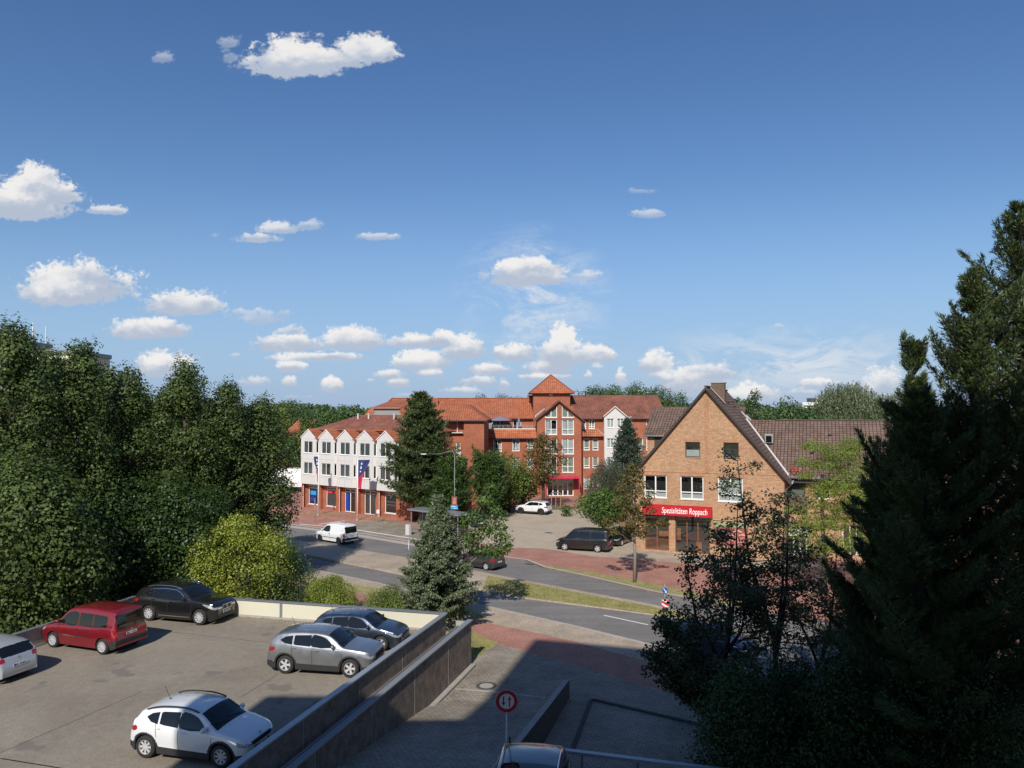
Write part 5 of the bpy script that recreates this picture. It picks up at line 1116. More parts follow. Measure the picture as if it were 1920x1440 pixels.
# right wing
fr_ = Fr((0, 109, 0), ang=0); r0, r1 = g1, onw(fr_, 1243, 800)[0]; rze = onw(fr_, 1110, 783)[1]
ro = [opx(fr_, 1091, 1099, 785, 804), opx(fr_, 1104, 1115, 785, 804)]+[opx(fr_, a, a+11, v, v+w) for a, v, w in ((1094.5, 822, 22), (1111, 822, 22), (1094.5, 856, 21.5), (1111, 856, 21.5), (1094.5, 895, 21.5), (1111, 895, 21.5), (1195, 822, 22), (1212, 822, 22), (1195, 856, 21.5), (1212, 856, 21.5), (1212, 785, 19))]
b = MB(); wall(b, fr_, rect(r0, r1, .05, rze), ro); fe_ = Fr((r1, 109, 0), ang=R(90)); wall(b, fe_, rect(0, 13, .05, rze)); b.build('wall', M['red_brick'], mainb, True)
for k, o in enumerate(ro): window(mainb, fr_, *o, cols=1 if k != 1 else 2, tr=.2, fw=.10, curtain=(('curtain', 'curtain_yellow', 'curtain_green')[(k) % 3], [(0.05, .95, .2 if k % 2 else 0, .95)]))
b = MB(); rr0 = A(1060, 741, 116).x; rzr = A(1150, 741, 116).z; rr1 = A(1228, 741, 116).x
roof_plane(b, fr_.p(r0-4, rze-.1, .5), fr_.p(r1+.5, rze-.1, .5), Vector((rr1+.3, 116, rzr)), Vector((rr0-6, 116, rzr))); roof_plane(b, Vector((r1+.5, 123.5, rze-.1)), Vector((r0-4, 123.5, rze-.1)), Vector((rr0-6, 116, rzr)), Vector((rr1+.3, 116, rzr)))
roof_plane(b, fr_.p(r1+.5, rze-.1, .5), Vector((r1+.5, 123.5, rze-.1)), Vector((rr1+.3, 116, rzr)), Vector((rr1+.3, 116, rzr)))
rwr = b.build('roof', M['old_tile'], mainb, True)
b = MB(); bar(b, fr_, r0, r1+.5, rze-.22, rze-.1, .05, .58); b.build('gutter', plain('dark_gutter', (.09, .05, .045), .5, var=.1), rwr)
# tiled skirt above second floor
sk = onw(fr_, 1090, 818)[1]; b = MB(); a_e = onw(fr_, 1133, 815)[0]; roof_plane(b, fr_.p(r0+.01, sk, .75), fr_.p(a_e, sk, .75), fr_.p(a_e-1.1, sk+1.0, .02), fr_.p(r0+.01, sk+1.0, .02)); b.build('tile_skirt', M['red_tile'], mainb, True)
b = MB(); flash(b, fr_.p(a_e, sk+.05, .75), fr_.p(a_e-1.1, sk+1.05, .02), .1, .05); b.build('flashing', M['lead'], mainb, True)
# white clad bay with its own gable
fb = Fr((0, 107.9, 0), ang=0); b0, b1 = onw(fb, 1133, 820)[0], onw(fb, 1174, 820)[0]; bz0 = onw(fb, 1150, 884)[1]; bze = onw(fb, 1134, 781)[1]; bza = onw(fb, 1153, 764)[1]
bo = [opx(fb, 1138, 1151, 785, 802), opx(fb, 1157, 1170, 785, 802), opx(fb, 1138, 1151, 822, 840), opx(fb, 1157, 1170, 822, 840), opx(fb, 1138, 1151, 857, 876), opx(fb, 1157, 1170, 857, 876)]
b = MB(); wall(b, fb, [(b0, bz0), (b1, bz0), (b1, bze), ((b0+b1)/2, bza), (b0, bze)], bo); 
fl_ = Fr((b0, 109, 0), ang=R(-90)); wall(b, fl_, rect(0, 1.1, bz0, bze)); fq = Fr((b1, 107.9, 0), d=(1, 1, 0)); wall(b, fq, rect(0, 1.55, bz0, bze), [(.4, 1.1, bo[0][2], bo[0][3]), (.4, 1.1, bo[2][2], bo[2][3])]); b.build('white_bay', M['white_panel'], mainb, True)
for o in bo: window(mainb, fb, *o, cols=2, fw=.08, curtain=('curtain', [(0, .98, 0, .95)]))
for j in (0, 2): window(mainb, fq, .4, 1.1, bo[j][2], bo[j][3], cols=1)
b = MB(); bm_ = (b0+b1)/2; roof_plane(b, fb.p(b1+.15, bze-.05, .12), fb.p(b1+.9, bze-.05, -2.5), fb.p(bm_, bza+.1, -5), fb.p(bm_, bza+.1, .12)); roof_plane(b, fb.p(b0-.15, bze-.05, -2.5), fb.p(b0-.15, bze-.05, .12), fb.p(bm_, bza+.1, .12), fb.p(bm_, bza+.1, -5)); b.build('bay_roof', M['red_tile'], mainb, True)
b = MB()
for x in (b0-.15, b1+.15): e_ = fb.p(x, bze-.06, .16); r_ = fb.p(bm_, bza+.1, .16); b.par(e_, r_-e_, Vector((0, -.06, 0)), Vector((0, 0, .12)))
b.build('bay_verge', M['white_paint'], mainb, True)
# left part: lower floors project, roof terrace on top
fl = Fr((0, 109, 0), ang=0); l0, l1 = onw(fl, 898, 850)[0], g0; lz = onw(fl, 960, 820)[1]
lo = [opx(fl, 925, 940.5, 824, 846.5), opx(fl, 960.5, 974, 822.5, 845.5), opx(fl, 988, 1000, 822, 845), opx(fl, 925, 940.5, 859, 881), opx(fl, 960.5, 974, 859, 881), opx(fl, 988, 1000, 859, 881), opx(fl, 925, 940.5, 896, 918), opx(fl, 960, 974, 896, 918)]
b = MB(); wall(b, fl, rect(l0, l1, .05, lz), lo); b.build('wall', M['red_brick'], mainb, True); b = MB()
fu = Fr((0, 112.5, 0), ang=0); lz2 = onw(fu, 950, 783)[1]; uo = [opx(fu, 915, 945, 784.5, 804), opx(fu, 962, 977, 787, 804)]
uo = [(o[0], o[1], lz+.5, o[3]) for o in uo]; wall(b, fu, rect(l0-2, l1+.2, lz-1, lz2), uo); b.build('wall', M['red_brick'], mainb, True)
for k, o in enumerate(lo): window(mainb, fl, *o, cols=2, tr=.22, fw=.08, curtain=('curtain', [(.0, .3, 0, .95), (.62, .95, 0, .95)]))
for k, o in enumerate(uo): window(mainb, fu, *o, cols=4 if k == 0 else 2, fw=.08, sill=False, curtain=('curtain', [(.0, .45, 0, .97)]) if k == 0 else None, name='terrace_door')
b = MB(); roof_plane(b, fl.p(l0, lz-.05, .6), fl.p(l1, lz-.05, .6), fl.p(l1, lz+1.15, -.25), fl.p(l0, lz+1.15, -.25)); b.build('tile_skirt', M['red_tile'], mainb, True)
b = MB(); bar(b, fl, l0, l1, lz-.2, lz-.06, .02, .66); b.build('gutter', plain('dark_gutter2', (.09, .05, .045), .5, var=.1), mainb, True)
b = MB(); b.par((l0, 109.3, lz+.35), (l1-l0, 0, 0), (0, 3.2, 0), (0, 0, .12)); b.build('terrace_floor', M['concrete'], mainb, True)
b = MB(); bar(b, fl, l0, l1, lz+1.18, lz+1.30, -.35, -.22)
b.build('terrace_coping', M['white_paint'], mainb, True)
b = MB(); 
for z in (1.75, 1.5): bar(b, fl, l0, l1, lz+z, lz+z+.045, -.33, -.29)
for k in range(13): a = l0+(l1-l0)*k/12; bar(b, fl, a, a+.04, lz+1.3, lz+1.75, -.325, -.295)
b.build('terrace_railing', M['steel'], mainb, True)
# main left roof with hipped end
mz = lz2; RY = 118; rzm = A(850, 747, RY).z
xl = A(683, 775, 108).x; ml_, mr_ = A(736, 745, RY).x, A(1000, 748, RY).x
b = MB(); roof_plane(b, Vector((xl, 106.5, mz-1.4)), Vector((l1+.5, 106.5+5.4, mz-.1)), Vector((mr_+6, RY, rzm)), Vector((ml_, RY, rzm))) if False else None
roof_plane(b, Vector((xl, 111.9, mz-.1)), Vector((l1+.6, 111.9, mz-.1)), Vector((mr_+4, RY, rzm)), Vector((ml_, RY, rzm))); roof_plane(b, Vector((xl, 124, mz-.1)), Vector((xl, 111.9, mz-.1)), Vector((ml_, RY, rzm)), Vector((ml_, RY, rzm)))
mlr = b.build('roof', M['red_tile'], mainb, True)
b = MB(); wall(b, Fr((0, 112.4, 0), ang=0), rect(xl+.3, l0-1.9, .05, mz-.2)); wall(b, Fr((xl+.3, 124, 0), ang=R(-90)), rect(0, 11.6, .05, mz-.2)); b.build('wall', M['red_brick'], mainb, True)
b = MB(); flash(b, (ml_, RY, rzm), (mr_+3, RY, rzm), .3, .1); flash(b, (xl, 111.9, mz-.06), (ml_, RY, rzm+.05), .2, .08); b.build('ridge_tiles', plain('ridge_red', (.36, .11, .055), .8, var=.2), mlr)
# weatherboarded dormer at the left end
fd = Fr((0, 108.5, 0), ang=0); D_ = [onw(fd, u, v) for u, v in ((697, 779.5), (756, 780.5), (745, 765), (703, 763.5))]
b = MB(); wall(b, fd, [D_[0], D_[1], D_[2], D_[3]]); b.build('boarded_gable', M['wood_board'], mainb, True)
b = MB(); roof_plane(b, fd.p(D_[3][0]-.3, D_[3][1], .3), fd.p(D_[2][0]+.4, D_[2][1], .3), Vector((A(790, 745, 116).x, 116.5, rzm-.3)), Vector((ml_+.2, 116.5, rzm-.3)))
roof_plane(b, fd.p(D_[0][0]-1.4, D_[0][1]-.3, .3), fd.p(D_[0][0]-.2, D_[0][1]-.3, .3), fd.p(D_[3][0]-.2, D_[3][1]+.05, -2), fd.p(D_[3][0]-.9, D_[3][1]+.05, -2))
roof_plane(b, fd.p(D_[1][0]+.1, D_[1][1]-.4, .2), fd.p(D_[1][0]+7, D_[1][1]-.4, .2), Vector((A(830, 760, 112).x, 113, D_[2][1]+1.2)), fd.p(D_[2][0]+.3, D_[2][1]+.02, .2))
b.build('dormer_roof', M['red_tile'], mainb, True)
b = MB(); 
for p_, q_ in ((D_[0], D_[3]), (D_[1], D_[2])): b.tube([fd.p(p_[0], p_[1], .05), fd.p(q_[0], q_[1], .05)], .09, 6)
bar(b, fd, D_[3][0]-.3, D_[2][0]+.4, D_[3][1]-.2, D_[3][1]-.05, .25, .36); b.build('dormer_trim', plain('trim_red', (.4, .2, .15), .7, var=.1), mainb, True)
b = MB(); b.box(A(817, 757, 112)+Vector((0, 0, -.3)), (.8, .8, 2.2)); b.build('chimney', M['red_brick'], mlr)
# corner block
fc = Fr((0, 91, 0), ang=0); c0, c1 = onw(fc, 869.5, 850)[0], onw(fc, 907.5, 850)[0]; cze = onw(fc, 888, 786)[1]
b = MB(); wall(b, fc, rect(c0, c1, .05, cze)); 
fcr = Fr((c1, 91, 0), ang=R(90)); cro = [(2.2+4*k, 3.4+4*k, z, z+1.7) for k in range(4) for z in (1.4, 4.15, 6.9)]; wall(b, fcr, rect(0, 18, .05, cze), cro)
fn = Fr((0, 91.9, 0), ang=0); n0 = onw(fn, 842, 850)[0]; no = [opx(fn, 854.5, 863.5, 830, 856.5), opx(fn, 854.5, 863.5, 871, 893), opx(fn, 854.5, 863.5, 908, 932)]; wall(b, fn, rect(n0, c0+.02, .05, cze), no)
fcl = Fr((c0, 91.9, 0), ang=R(-90)); wall(b, fcl, rect(0, .9, .05, cze)); fnl = Fr((n0, 107, 0), ang=R(-90)); wall(b, fnl, rect(0, 15.1, .05, cze)); b.build('wall', M['red_brick'], mainb, True)
for o in no: window(mainb, fn, *o, cols=1, tr=.25, fw=.1, curtain=('curtain', [(.1, .9, .1, .95)]))
for o in cro: window(mainb, fcr, *o, cols=2, fw=.08)
b = MB(); nx0, nx1 = onw(fn, 850, 812)[0], onw(fn, 868, 812)[0]; nz = onw(fn, 860, 812)[1]; bar(b, fn, nx0-.2, nx1, nz, nz+.1, .01, .5); b.build('window_hood', M['lead'], mainb, True)
b = MB(); b.tube([fn.p(onw(fn, 858, 800)[0], nz+.1, .25), fn.p(onw(fn, 858, 800)[0], cze-.4, .25), fn.p(onw(fn, 856, 785)[0], cze-.05, .5)], .06, 6); b.build('downpipe', M['lead'], mainb, True)
b = MB(); ha = A(874, 757.5, 96); hl = A(828, 757.5, 96); q = [Vector((c1+.4, 90.6, cze-.1)), Vector((c1+.4, 110, cze-.1)), Vector((n0-.5, 110, cze-.1)), Vector((n0-.5, 90.6, cze-.1))]; hb = Vector((ha.x, 110, ha.z)); hl2 = Vector((hl.x, 110, ha.z))
hl = Vector((hl.x, ha.y, ha.z))
roof_plane(b, q[3], q[0], ha, hl); roof_plane(b, q[0], q[1], hb, ha); roof_plane(b, q[2], q[3], hl, hl2); b.face([ha, hb, hl2, hl]); cbr = b.build('roof', M['red_tile'], mainb, True)
b = MB(); flash(b, q[0]+Vector((0, 0, .02)), ha, .16, .07); flash(b, hl, ha, .2, .08); b.build('hip_tiles', plain('hip_red', (.36, .11, .055), .8, var=.2), cbr)
b = MB(); bar(b, Fr((0, 90.6, 0), ang=0), q[3].x, q[0].x, cze-.24, cze-.1, -.1, .06); b.build('gutter', plain('gutter_dk', (.1, .06, .055), .5, var=.1), cbr)
# ---- white clad wing with zigzag bays
Pw = G(570, 950, .12); wg = Fr((Pw.x, Pw.y, 0), d=(.8, -.6, 0)); SP = 3.5; NB = 5
wing = thing('office_wing', 'white clad wing with zigzag bay windows over brick ground floor shops', 'building', (Pw.x, Pw.y, 0))
b = MB(); Lw = NB*SP
gfo = []
kinds = ['win', 'win', 'door', 'door', 'win']
for k in range(NB): s0 = k*SP; gfo.append((s0+.85, s0+2.75, .55 if kinds[k] == 'win' else .14, 2.95))
wall(b, wg, rect(0, Lw, .05, 3.2), gfo, .1)
for k in range(NB+1): s0 = k*SP; bar(b, wg, s0-.28+(.28 if k == 0 else 0), s0+.28, .05, 3.18, .003, .4)
bar(b, wg, Lw+.29, Lw+2.2, .05, 9.3, -2.5, .3)
wr_ = Fr(wg.p(Lw, 0, 0), d=(.6, .8, 0)); wall(b, wr_, rect(0, 9, .05, 9.6)); wlf = Fr(wg.p(0, 0, -9), d=(-.6, -.8, 0)); wall(b, wlf, rect(0, 9, .05, 9.6)); wbk = Fr(wg.p(Lw, 0, -9), d=(-.8, .6, 0)); wall(b, wbk, rect(0, Lw, .05, 9.6))
b.build('wall', M['red_brick'], wing, True)
for k, o in enumerate(gfo):
    wd = window(wing, wg, *o, cols=1 if kinds[k] == 'win' else 2, tr=.86, fw=.08, sill=kinds[k] == 'win', name='shop_window' if kinds[k] == 'win' else 'shop_door', curtain=('curtain_green', [(0, .95, 0, .8)]) if k in (1, 3) else (('curtain', [(0, .95, .35, .42), (0, .95, .5, .56)]) if k == 4 else None))
    if k == 1: q = MB(); bar(q, wg, o[0]+.1, o[1]-.1, 2.15, 2.5, -.10, -.08); q.build('window_banner', M['red_paint'], wd)
    if k == 0: 
        for z_, m_ in ((1.0, 'euro_blue'), (1.75, 'light_blue')): q = MB(); bar(q, wg, o[0]+.35, o[1]-.45, z_, z_+.5, -.10, -.08); q.build('window_sticker', M[m_], wd)
    if k == 2: q = MB(); bar(q, wg, o[0]+.1, o[0]+.68, .3, 2.3, -.10, -.08); q.build('door_poster', M['euro_blue'], wd)
b = MB(); wz0 = 3.2; wze = 9.02; wza = 10.0; tri = []
b2 = MB(); pass
allops = []
for k in range(NB):
    s0 = k*SP+.03; A0, A1, A2, A3 = (s0, .40), (s0+.30, .8), (s0+SP-.42, .8), (s0+SP-.03, .40)
    wfr = Fr(wg.p(A1[0], 0, .8), d=wg.d); fw2 = A2[0]-A1[0]; ops_ = [(.5, fw2-.5, 4.45, 5.95), (.5, fw2-.5, 7.1, 8.6)]
    # front: skirt slopes in a little at the bottom
    wall(b, wfr, [(0, wz0+.0), (fw2, wz0+.0), (fw2, wze), (fw2/2, wza), (0, wze)], ops_, .1)
    for o in ops_: allops.append((wfr, o, 2))
    dR = wg.d*(A3[0]-A2[0])-wg.n*.40; rfm = Fr(wg.p(A2[0], 0, .8), d=dR); Lr_ = dR.length; ro_ = [(.1, Lr_-.1, 4.45, 5.95), (.1, Lr_-.1, 7.1, 8.6)]; wall(b, rfm, rect(0, Lr_, wz0, wze-.1), ro_, .08)
    for o in ro_: allops.append((rfm, o, 1))
    dL = wg.d*.30+wg.n*.40; lfm = Fr(wg.p(A0[0], 0, .40), d=dL); wall(b, lfm, rect(0, dL.length, wz0, wze-.1))
    b.face([wg.p(A0[0], wz0, .40), wg.p(A0[0], wz0, 0), wg.p(A3[0], wz0, 0), wg.p(A3[0], wz0, .40), wg.p(A2[0], wz0, .8), wg.p(A1[0], wz0, .8)])
    tri.append((A1[0], A2[0]))
b.build('cladding', M['white_panel'], wing, True)
b = MB()
for (a, c) in tri:
    for z in (6.35, 8.85, 4.15): bar(b, wg, a, c, z, z+.02, .8, .804)
    for s in (a+.02, (a+c)/2, c-.04): 
        for z0_, z1_ in ((3.25, 4.1), (6.0, 6.95), (8.75, 9.1)): bar(b, wg, s, s+.018, z0_, z1_, .8, .805)
b.build('panel_joint', plain('joint_grey', (.3, .3, .29), .8, var=0), wing, True)
rg = random.Random(3)
for (f_, o, c_) in allops:
    ch = rg.random(); pts = [(0, .98, 0, .96)] if ch < .5 else ([(0, .3, 0, .96), (.72, .98, 0, .96)] if ch < .9 else [])
    window(wing, f_, *o, cols=c_, fw=.07, depth=.08, curtain=('curtain', pts) if pts and c_ == 2 else None)
b = MB()
for (a, c) in tri:
    m_ = (a+c)/2; hw = SP/2; lo_z = wze-.05-(hw-(c-a)/2)*.05
    zz = wza-(wza-wze)*(hw/((c-a)/2))
    roof_plane(b, wg.p(m_+hw, zz+.04, .8), wg.p(m_+hw, zz+.04, -2.0), wg.p(m_, wza+.05, -2.0), wg.p(m_, wza+.05, .86), th=.05); roof_plane(b, wg.p(m_-hw, zz+.04, -2.0), wg.p(m_-hw, zz+.04, .8), wg.p(m_, wza+.05, .86), wg.p(m_, wza+.05, -2.0), th=.05)
b.build('bay_roof', M['red_tile'], wing, True)
b = MB()
for (a, c) in tri:
    m_ = (a+c)/2
    for s_ in (a, c): e_ = wg.p(s_+(-.06 if s_ == a else .06), wze-.06, .8); r_ = wg.p(m_, wza+.02, .8); b.par(e_, r_-e_, wg.n*.09, Vector((0, 0, .10)))
b.build('bay_verge', M['white_paint'], wing, True)
b = MB(); zr_ = 11.9; roof_plane(b, wg.p(-.4, wza-.1, -.9), wg.p(Lw+.4, wza-.1, -.9), wg.p(Lw-3.4, zr_, -5), wg.p(4.9, zr_, -5)); roof_plane(b, wg.p(-.4, wza-.1, -9.3), wg.p(-.4, wza-.1, -.9), wg.p(4.9, zr_, -5), wg.p(4.9, zr_, -5)); roof_plane(b, wg.p(Lw+.4, wza-.1, -.9), wg.p(Lw+.4, wza-.1, -9.3), wg.p(Lw-3.4, zr_, -5), wg.p(Lw-3.4, zr_, -5)); roof_plane(b, wg.p(Lw+.4, wza-.1, -9.3), wg.p(-.4, wza-.1, -9.3), wg.p(4.9, zr_, -5), wg.p(Lw-3.4, zr_, -5))
wrf = b.build('roof', M['old_tile'], wing, True)
b = MB(); flash(b, wg.p(-.4, wza+.02, -.9), wg.p(Lw, wza+.02, -.9), .25, .1); b.build('ridge_tiles', plain('ridge_red2', (.42, .13, .06), .8, var=.2), wrf)
for s_ in (5.6, 7.6, 12.2): b = MB(); b.tube([wg.p(s_, 11.2, -4), wg.p(s_, 11.95, -4)], .11, 8); b.lathe([(.17, 0), (.17, .08), (0, .14)], wg.p(s_, 11.95, -4), 'z', 8); b.build('vent_pipe', M['lead'], wrf)
for k in (0, 2, 4): b = MB(); b.tube([wg.p(k*SP+.1+.3, .1, .43), wg.p(k*SP+.1+.3, 3.2, .43)], .045, 6); b.build('downpipe', M['lead'], wing, True)
# ---- building behind the camera whose shade falls over the drive
blk = thing('apartment_block', 'tall apartment block behind the viewer casting its shade over the drive', 'building', (5, -12, 0))
hA = 34.6; tA = math.tan(SUN_EL); sh = Vector((math.sin(SUN_AZ), math.cos(SUN_AZ), 0))        # horizontal direction to the sun
Sa = G(1002, 1198, .12)+sh*((hA-.12)/tA); dA = Vector((6.2, -1.75, 0)).normalized()
b = MB(); nA = Vector((dA.y, -dA.x, 0)); Pq = [Sa, Sa+dA*60, Sa+dA*60+nA*14, Sa+nA*14]; b.prism([(p.x, p.y) for p in Pq], 0, hA); b.build('wall', M['render'], blk, True)
Sb = G(500, 1305, DZ); hB = DZ+(Sb-Vector((0, 0, 0))).y and 0
yB = -1.0; k_ = (yB-Sb.y)/sh.y; hB = DZ+k_*tA; PB = Sb+sh*k_
b = MB(); b.prism([(PB.x, PB.y), (Sa.x+.3, PB.y), (Sa.x+.3, PB.y-12), (PB.x, PB.y-12)], 0, hB); b.build('side_wing', M['render'], blk, True)
# ---- far buildings
def hbox(name, label, u0, u1, v0, v1, Y, dep, mat, floors=0, band=None, fl_h=2.9):
    p0, p1 = A(u0, v0, Y), A(u1, v0, Y); root = thing(name, label, 'building', (p0.x, Y, 0)); zt_ = p0.z
    b = MB(); b.prism([(p0.x, Y), (p1.x, Y), (p1.x, Y+dep), (p0.x, Y+dep)], 0, zt_); b.build('wall', mat, root, True)
    b = MB(); b.prism([(p0.x-.5, Y-.5), (p1.x+.5, Y-.5), (p1.x+.5, Y+dep), (p0.x-.5, Y+dep)], zt_+.003, zt_+1.1, bottom=True); b.build('roof_edge', band or M['zinc'], root, True)
    for k in range(floors):
        z = zt_-1.3-k*fl_h; b = MB(); f_ = Fr((0, Y, 0), ang=0); bar(b, f_, p0.x+.4, p1.x-.4, z-1.2, z, .0, .06); b.build('window_band', M['room'], root, True)
        b = MB(); bar(b, f_, p0.x-.3, p1.x+.3, z-2.2, z-1.25, .0, 1.2); b.build('balcony', mat, root, True)
    return root, zt_
hr, zt_ = hbox('high_rise', 'high rise block with flat grey roof showing above the trees at left', -60, 14, 642, 760, 190, 18, M['yellow_panel'], 5, M['parapet_metal'])
hbox('high_rise', 'lower high rise roof just right of the tallest left tree', 60, 133, 664, 760, 185, 18, M['yellow_panel'], 5, M['parapet_metal'])
b = MB(); p = A(62, 605, 200); b.tube([(p.x, 200, zt_+1), (p.x, 200, p.z)], [.25, .12], 5); p = A(86, 612, 206); b.tube([(p.x, 206, zt_+1), (p.x, 206, p.z)], [.15, .08], 5); b.build('roof_mast', M['white_paint'], hr, True)
hbox('high_rise', 'distant pale block with stacked balconies between trees beyond the brown roof', 1505, 1562, 757, 780, 620, 20, M['white_paint'], 3, M['white_paint'])
hbox('high_rise', 'distant taller pale slab beside the weeping birch', 1530, 1590, 748, 780, 640, 20, M['render'], 3, M['render'])
lh = thing('low_house', 'low house with red tiled roof behind the left trees', 'building', (A(560, 800, 130).x, 130, 0))
p0, p1, p2, p3 = A(520, 822, 126), A(612, 822, 126), A(601, 787, 132), A(560, 787, 132)
b = MB(); roof_plane(b, p0, p1, p2, p3); roof_plane(b, Vector((p0.x, 138, p0.z)), p0, p3, p3); b.build('roof', M['red_tile'], lh, True); b = MB(); b.prism([(p0.x+.5, 126.6), (p1.x-.5, 126.6), (p1.x-.5, 138), (p0.x+.5, 138)], 0, p0.z-.05); b.build('wall', M['red_brick'], lh, True)
# white box lorry at the far left
tl = thing('box_truck', 'white box truck standing left of the white clad wing', 'truck', tuple(G(548, 921, .12)), R(-8))
b = MB(); b.box((0, 0, 2.15), (7.5, 2.5, 2.7)); b.build('cargo_box', M['white_paint'], tl); b = MB(); b.box((-4.9, 0, 1.6), (2.1, 2.4, 2.2)); b.build('cab', M['white_paint'], tl); b = MB(); b.box((0, 0, .66), (7.4, 1.1, .28)); b.build('chassis', M['black_metal'], tl)
for x_ in (-4.8, 2.0, 3.1):
    for s_ in (-1, 1): q = MB(); q.lathe([(0, -.15), (.48, -.15), (.5, -.1), (.5, .1), (.48, .15), (0, .15)], (0, 0, 0), 'y', 18); w_ = q.build('wheel', M['rubber'], tl, smooth=True); w_.location = (x_, s_*1.05, .5)
# ------------------------------------------------------------ vehicles
PW = paint('white_car_paint', (.74, .75, .76)); PR = paint('red_car_paint', (.22, .008, .016), .25); PK = paint('black_car_paint', (.014, .013, .013), .2, .22)
PS = paint('silver_car_paint', (.52, .53, .54), .45, .33); PG = paint('grey_car_paint', (.30, .31, .32), .75, .32); PB_ = paint('blue_grey_car_paint', (.055, .07, .10), .65, .28)
PD = paint('dark_grey_car_paint', (.07, .072, .075), .6, .3); PN = paint('navy_car_paint', (.012, .03, .065), .5, .25); PWV = paint('white_van_paint', (.78, .78, .77))
def between(a, b_, fo_share=0.0): return (a+b_)/2
def place(wf, wr_, z, heading, L, Wd, wb, fo):
    """centre of a car from the ground contacts of its two near wheels"""
    h = Vector((heading[0], heading[1], 0)).normalized(); side = Vector((-h.y, h.x, 0)); m_ = (G(*wf, z)+G(*wr_, z))/2
    away = side if side.y > 0 else -side
    c = m_+away*(Wd/2-.1); off = (L/2-fo-wb/2); c -= h*off; return (c.x, c.y, z)
h = (2.43, -.62)
make_car('parked_car', 'white compact crossover with black wheel arches and roof rails, half in shade', 'car', place((414, 1441), (276, 1419), DZ, h, 3.92, 1.76, 2.52, .78), h, 'hatch', 3.92, 1.76, 1.47, 2.52, .325, .78, PW, spokes=8, clad=2, rails='plastic', antenna=True, group='cars parked on the deck')
h = (2.47, -.42)
make_car('parked_car', 'silver grey crossover with five spoke wheels beside the ramp wall', 'car', place((654, 1270), (538, 1263), DZ, h, 4.31, 1.78, 2.63, .87), h, 'suv', 4.31, 1.78, 1.6, 2.63, .35, .87, PG, spokes=5, clad=2, antenna=True, group='cars parked on the deck')
h = (2.47, -.45)
make_car('parked_car', 'dark blue grey hatchback behind the silver crossover', 'car', place((708, 1221), (612, 1214), DZ, h, 4.12, 1.72, 2.61, .82), h, 'hatch', 4.12, 1.72, 1.42, 2.61, .32, .82, PB_, spokes=5, antenna=True, group='cars parked on the deck')
h = (2.72, -.74)
make_car('parked_car', 'black sport utility car parked in the far corner of the deck', 'car', place((374, 1172), (280, 1164), DZ, h, 4.71, 1.9, 2.86, .85), h, 'suv', 4.71, 1.9, 1.68, 2.86, .375, .85, PK, spokes=10, rails='chrome', chrome=True, group='cars parked on the deck', strip=('chrome', [[(.30, .20), (.67, .20)]], .04))
h = (-2.6, .93)
make_car('parked_car', 'dark red high roofed passenger van with grey bumpers', 'van', place((100, 1213), (190, 1227), DZ, h, 4.5, 1.8, 2.8, .88), h, 'caddy', 4.4, 1.8, 1.82, 2.8, .325, .88, PR, spokes=12, clad=0, group='cars parked on the deck', strip=('chrome', [[(.30, .345), (.50, .345)], [(.52, .345), (.66, .345)]], .05), brand=1)
cp = G(36, 1275, DZ); h = Vector((-.95, .31, 0)).normalized(); cp = cp+h*1.95
make_car('parked_car', 'silver small hatchback cut off by the left picture edge', 'car', tuple(cp), h, 'hatch', 3.97, 1.69, 1.47, 2.47, .315, .8, PS, spokes=10, group='cars parked on the deck', brand=1)
make_car('parked_car', 'dark blue car with silver roof rails below the round sign', 'car', (.36, 17.62, DZ-.02), (-.12, -1), 'suv', 4.5, 1.95, 1.68, 2.7, .35, .9, PN, rails='chrome', glassroof=True)
h = (-.80, .60)
make_car('delivery_van', 'white panel van driving left along the far lane', 'van', place((601, 1015.5), (635, 1020.7), 0, h, 4.4, 1.79, 2.68, .88), h, 'caddy', 4.4, 1.79, 1.83, 2.68, .325, .88, PWV, rim='dark_alloy', spokes=10, cargo=True, win=TP['caddy']['win'][:1], brand=1, strip=('plastic', [[(.30, .30), (.50, .30)], [(.52, .30), (.74, .30)]], .06))
h = (-.80, .585)
c_ = G(911, 1069.6, 0); hh_ = Vector((-.80, .585, 0)).normalized(); sd_ = Vector((-hh_.y, hh_.x, 0)); sd_ = sd_ if sd_.y > 0 else -sd_
cc_ = c_+sd_*.78+hh_*1.25
make_car('moving_car', 'dark grey hatchback on the far lane, half behind the conifer', 'car', (cc_.x, cc_.y, 0), h, 'hatch', 4.05, 1.7, 1.48, 2.5, .31, .8, PD)
h = (-.905, .425)
make_car('parked_car', 'white crossover parked on the forecourt before the glazed entrance', 'car', place((977, 963), (1014, 965.7), .124, h, 4.23, 1.82, 2.59, .83), h, 'suv', 4.23, 1.82, 1.57, 2.59, .345, .83, PW, rim='dark_alloy', spokes=5, clad=1, rails='plastic', brand=1)
h = (-.945, .325)
make_car('parked_van', 'black minibus with bright five spoke wheels at the forecourt edge', 'van', place((1060.5, 1032), (1119, 1036), .124, h, 4.79, 1.84, 2.92, .85), h, 't4', 4.79, 1.84, 1.95, 2.92, .33, .85, PK, spokes=5)
make_car('parked_car', 'blue grey car hidden behind the maple branch on the forecourt', 'car', tuple(G(897, 990, .124)+Vector((-.3, 2.0, 0))), (.25, -1), 'suv', 4.3, 1.8, 1.6, 2.6, .33, .85, PB_)
make_car('parked_car', 'black car in deep shade under the round green tree', 'car', tuple(G(1163, 1022, .124)+Vector((0, 1.0, 0))), (-.5, -.85), 'hatch', 4.2, 1.75, 1.45, 2.6, .31, .85, PK)
make_car('moving_car', 'dark blue car on the near lane glimpsed through the leaves', 'car', tuple(G(1330, 1236, 0)+Vector((.4, .8, 0))), (.72, -.70), 'suv', 4.3, 1.8, 1.58, 2.6, .33, .85, PN)
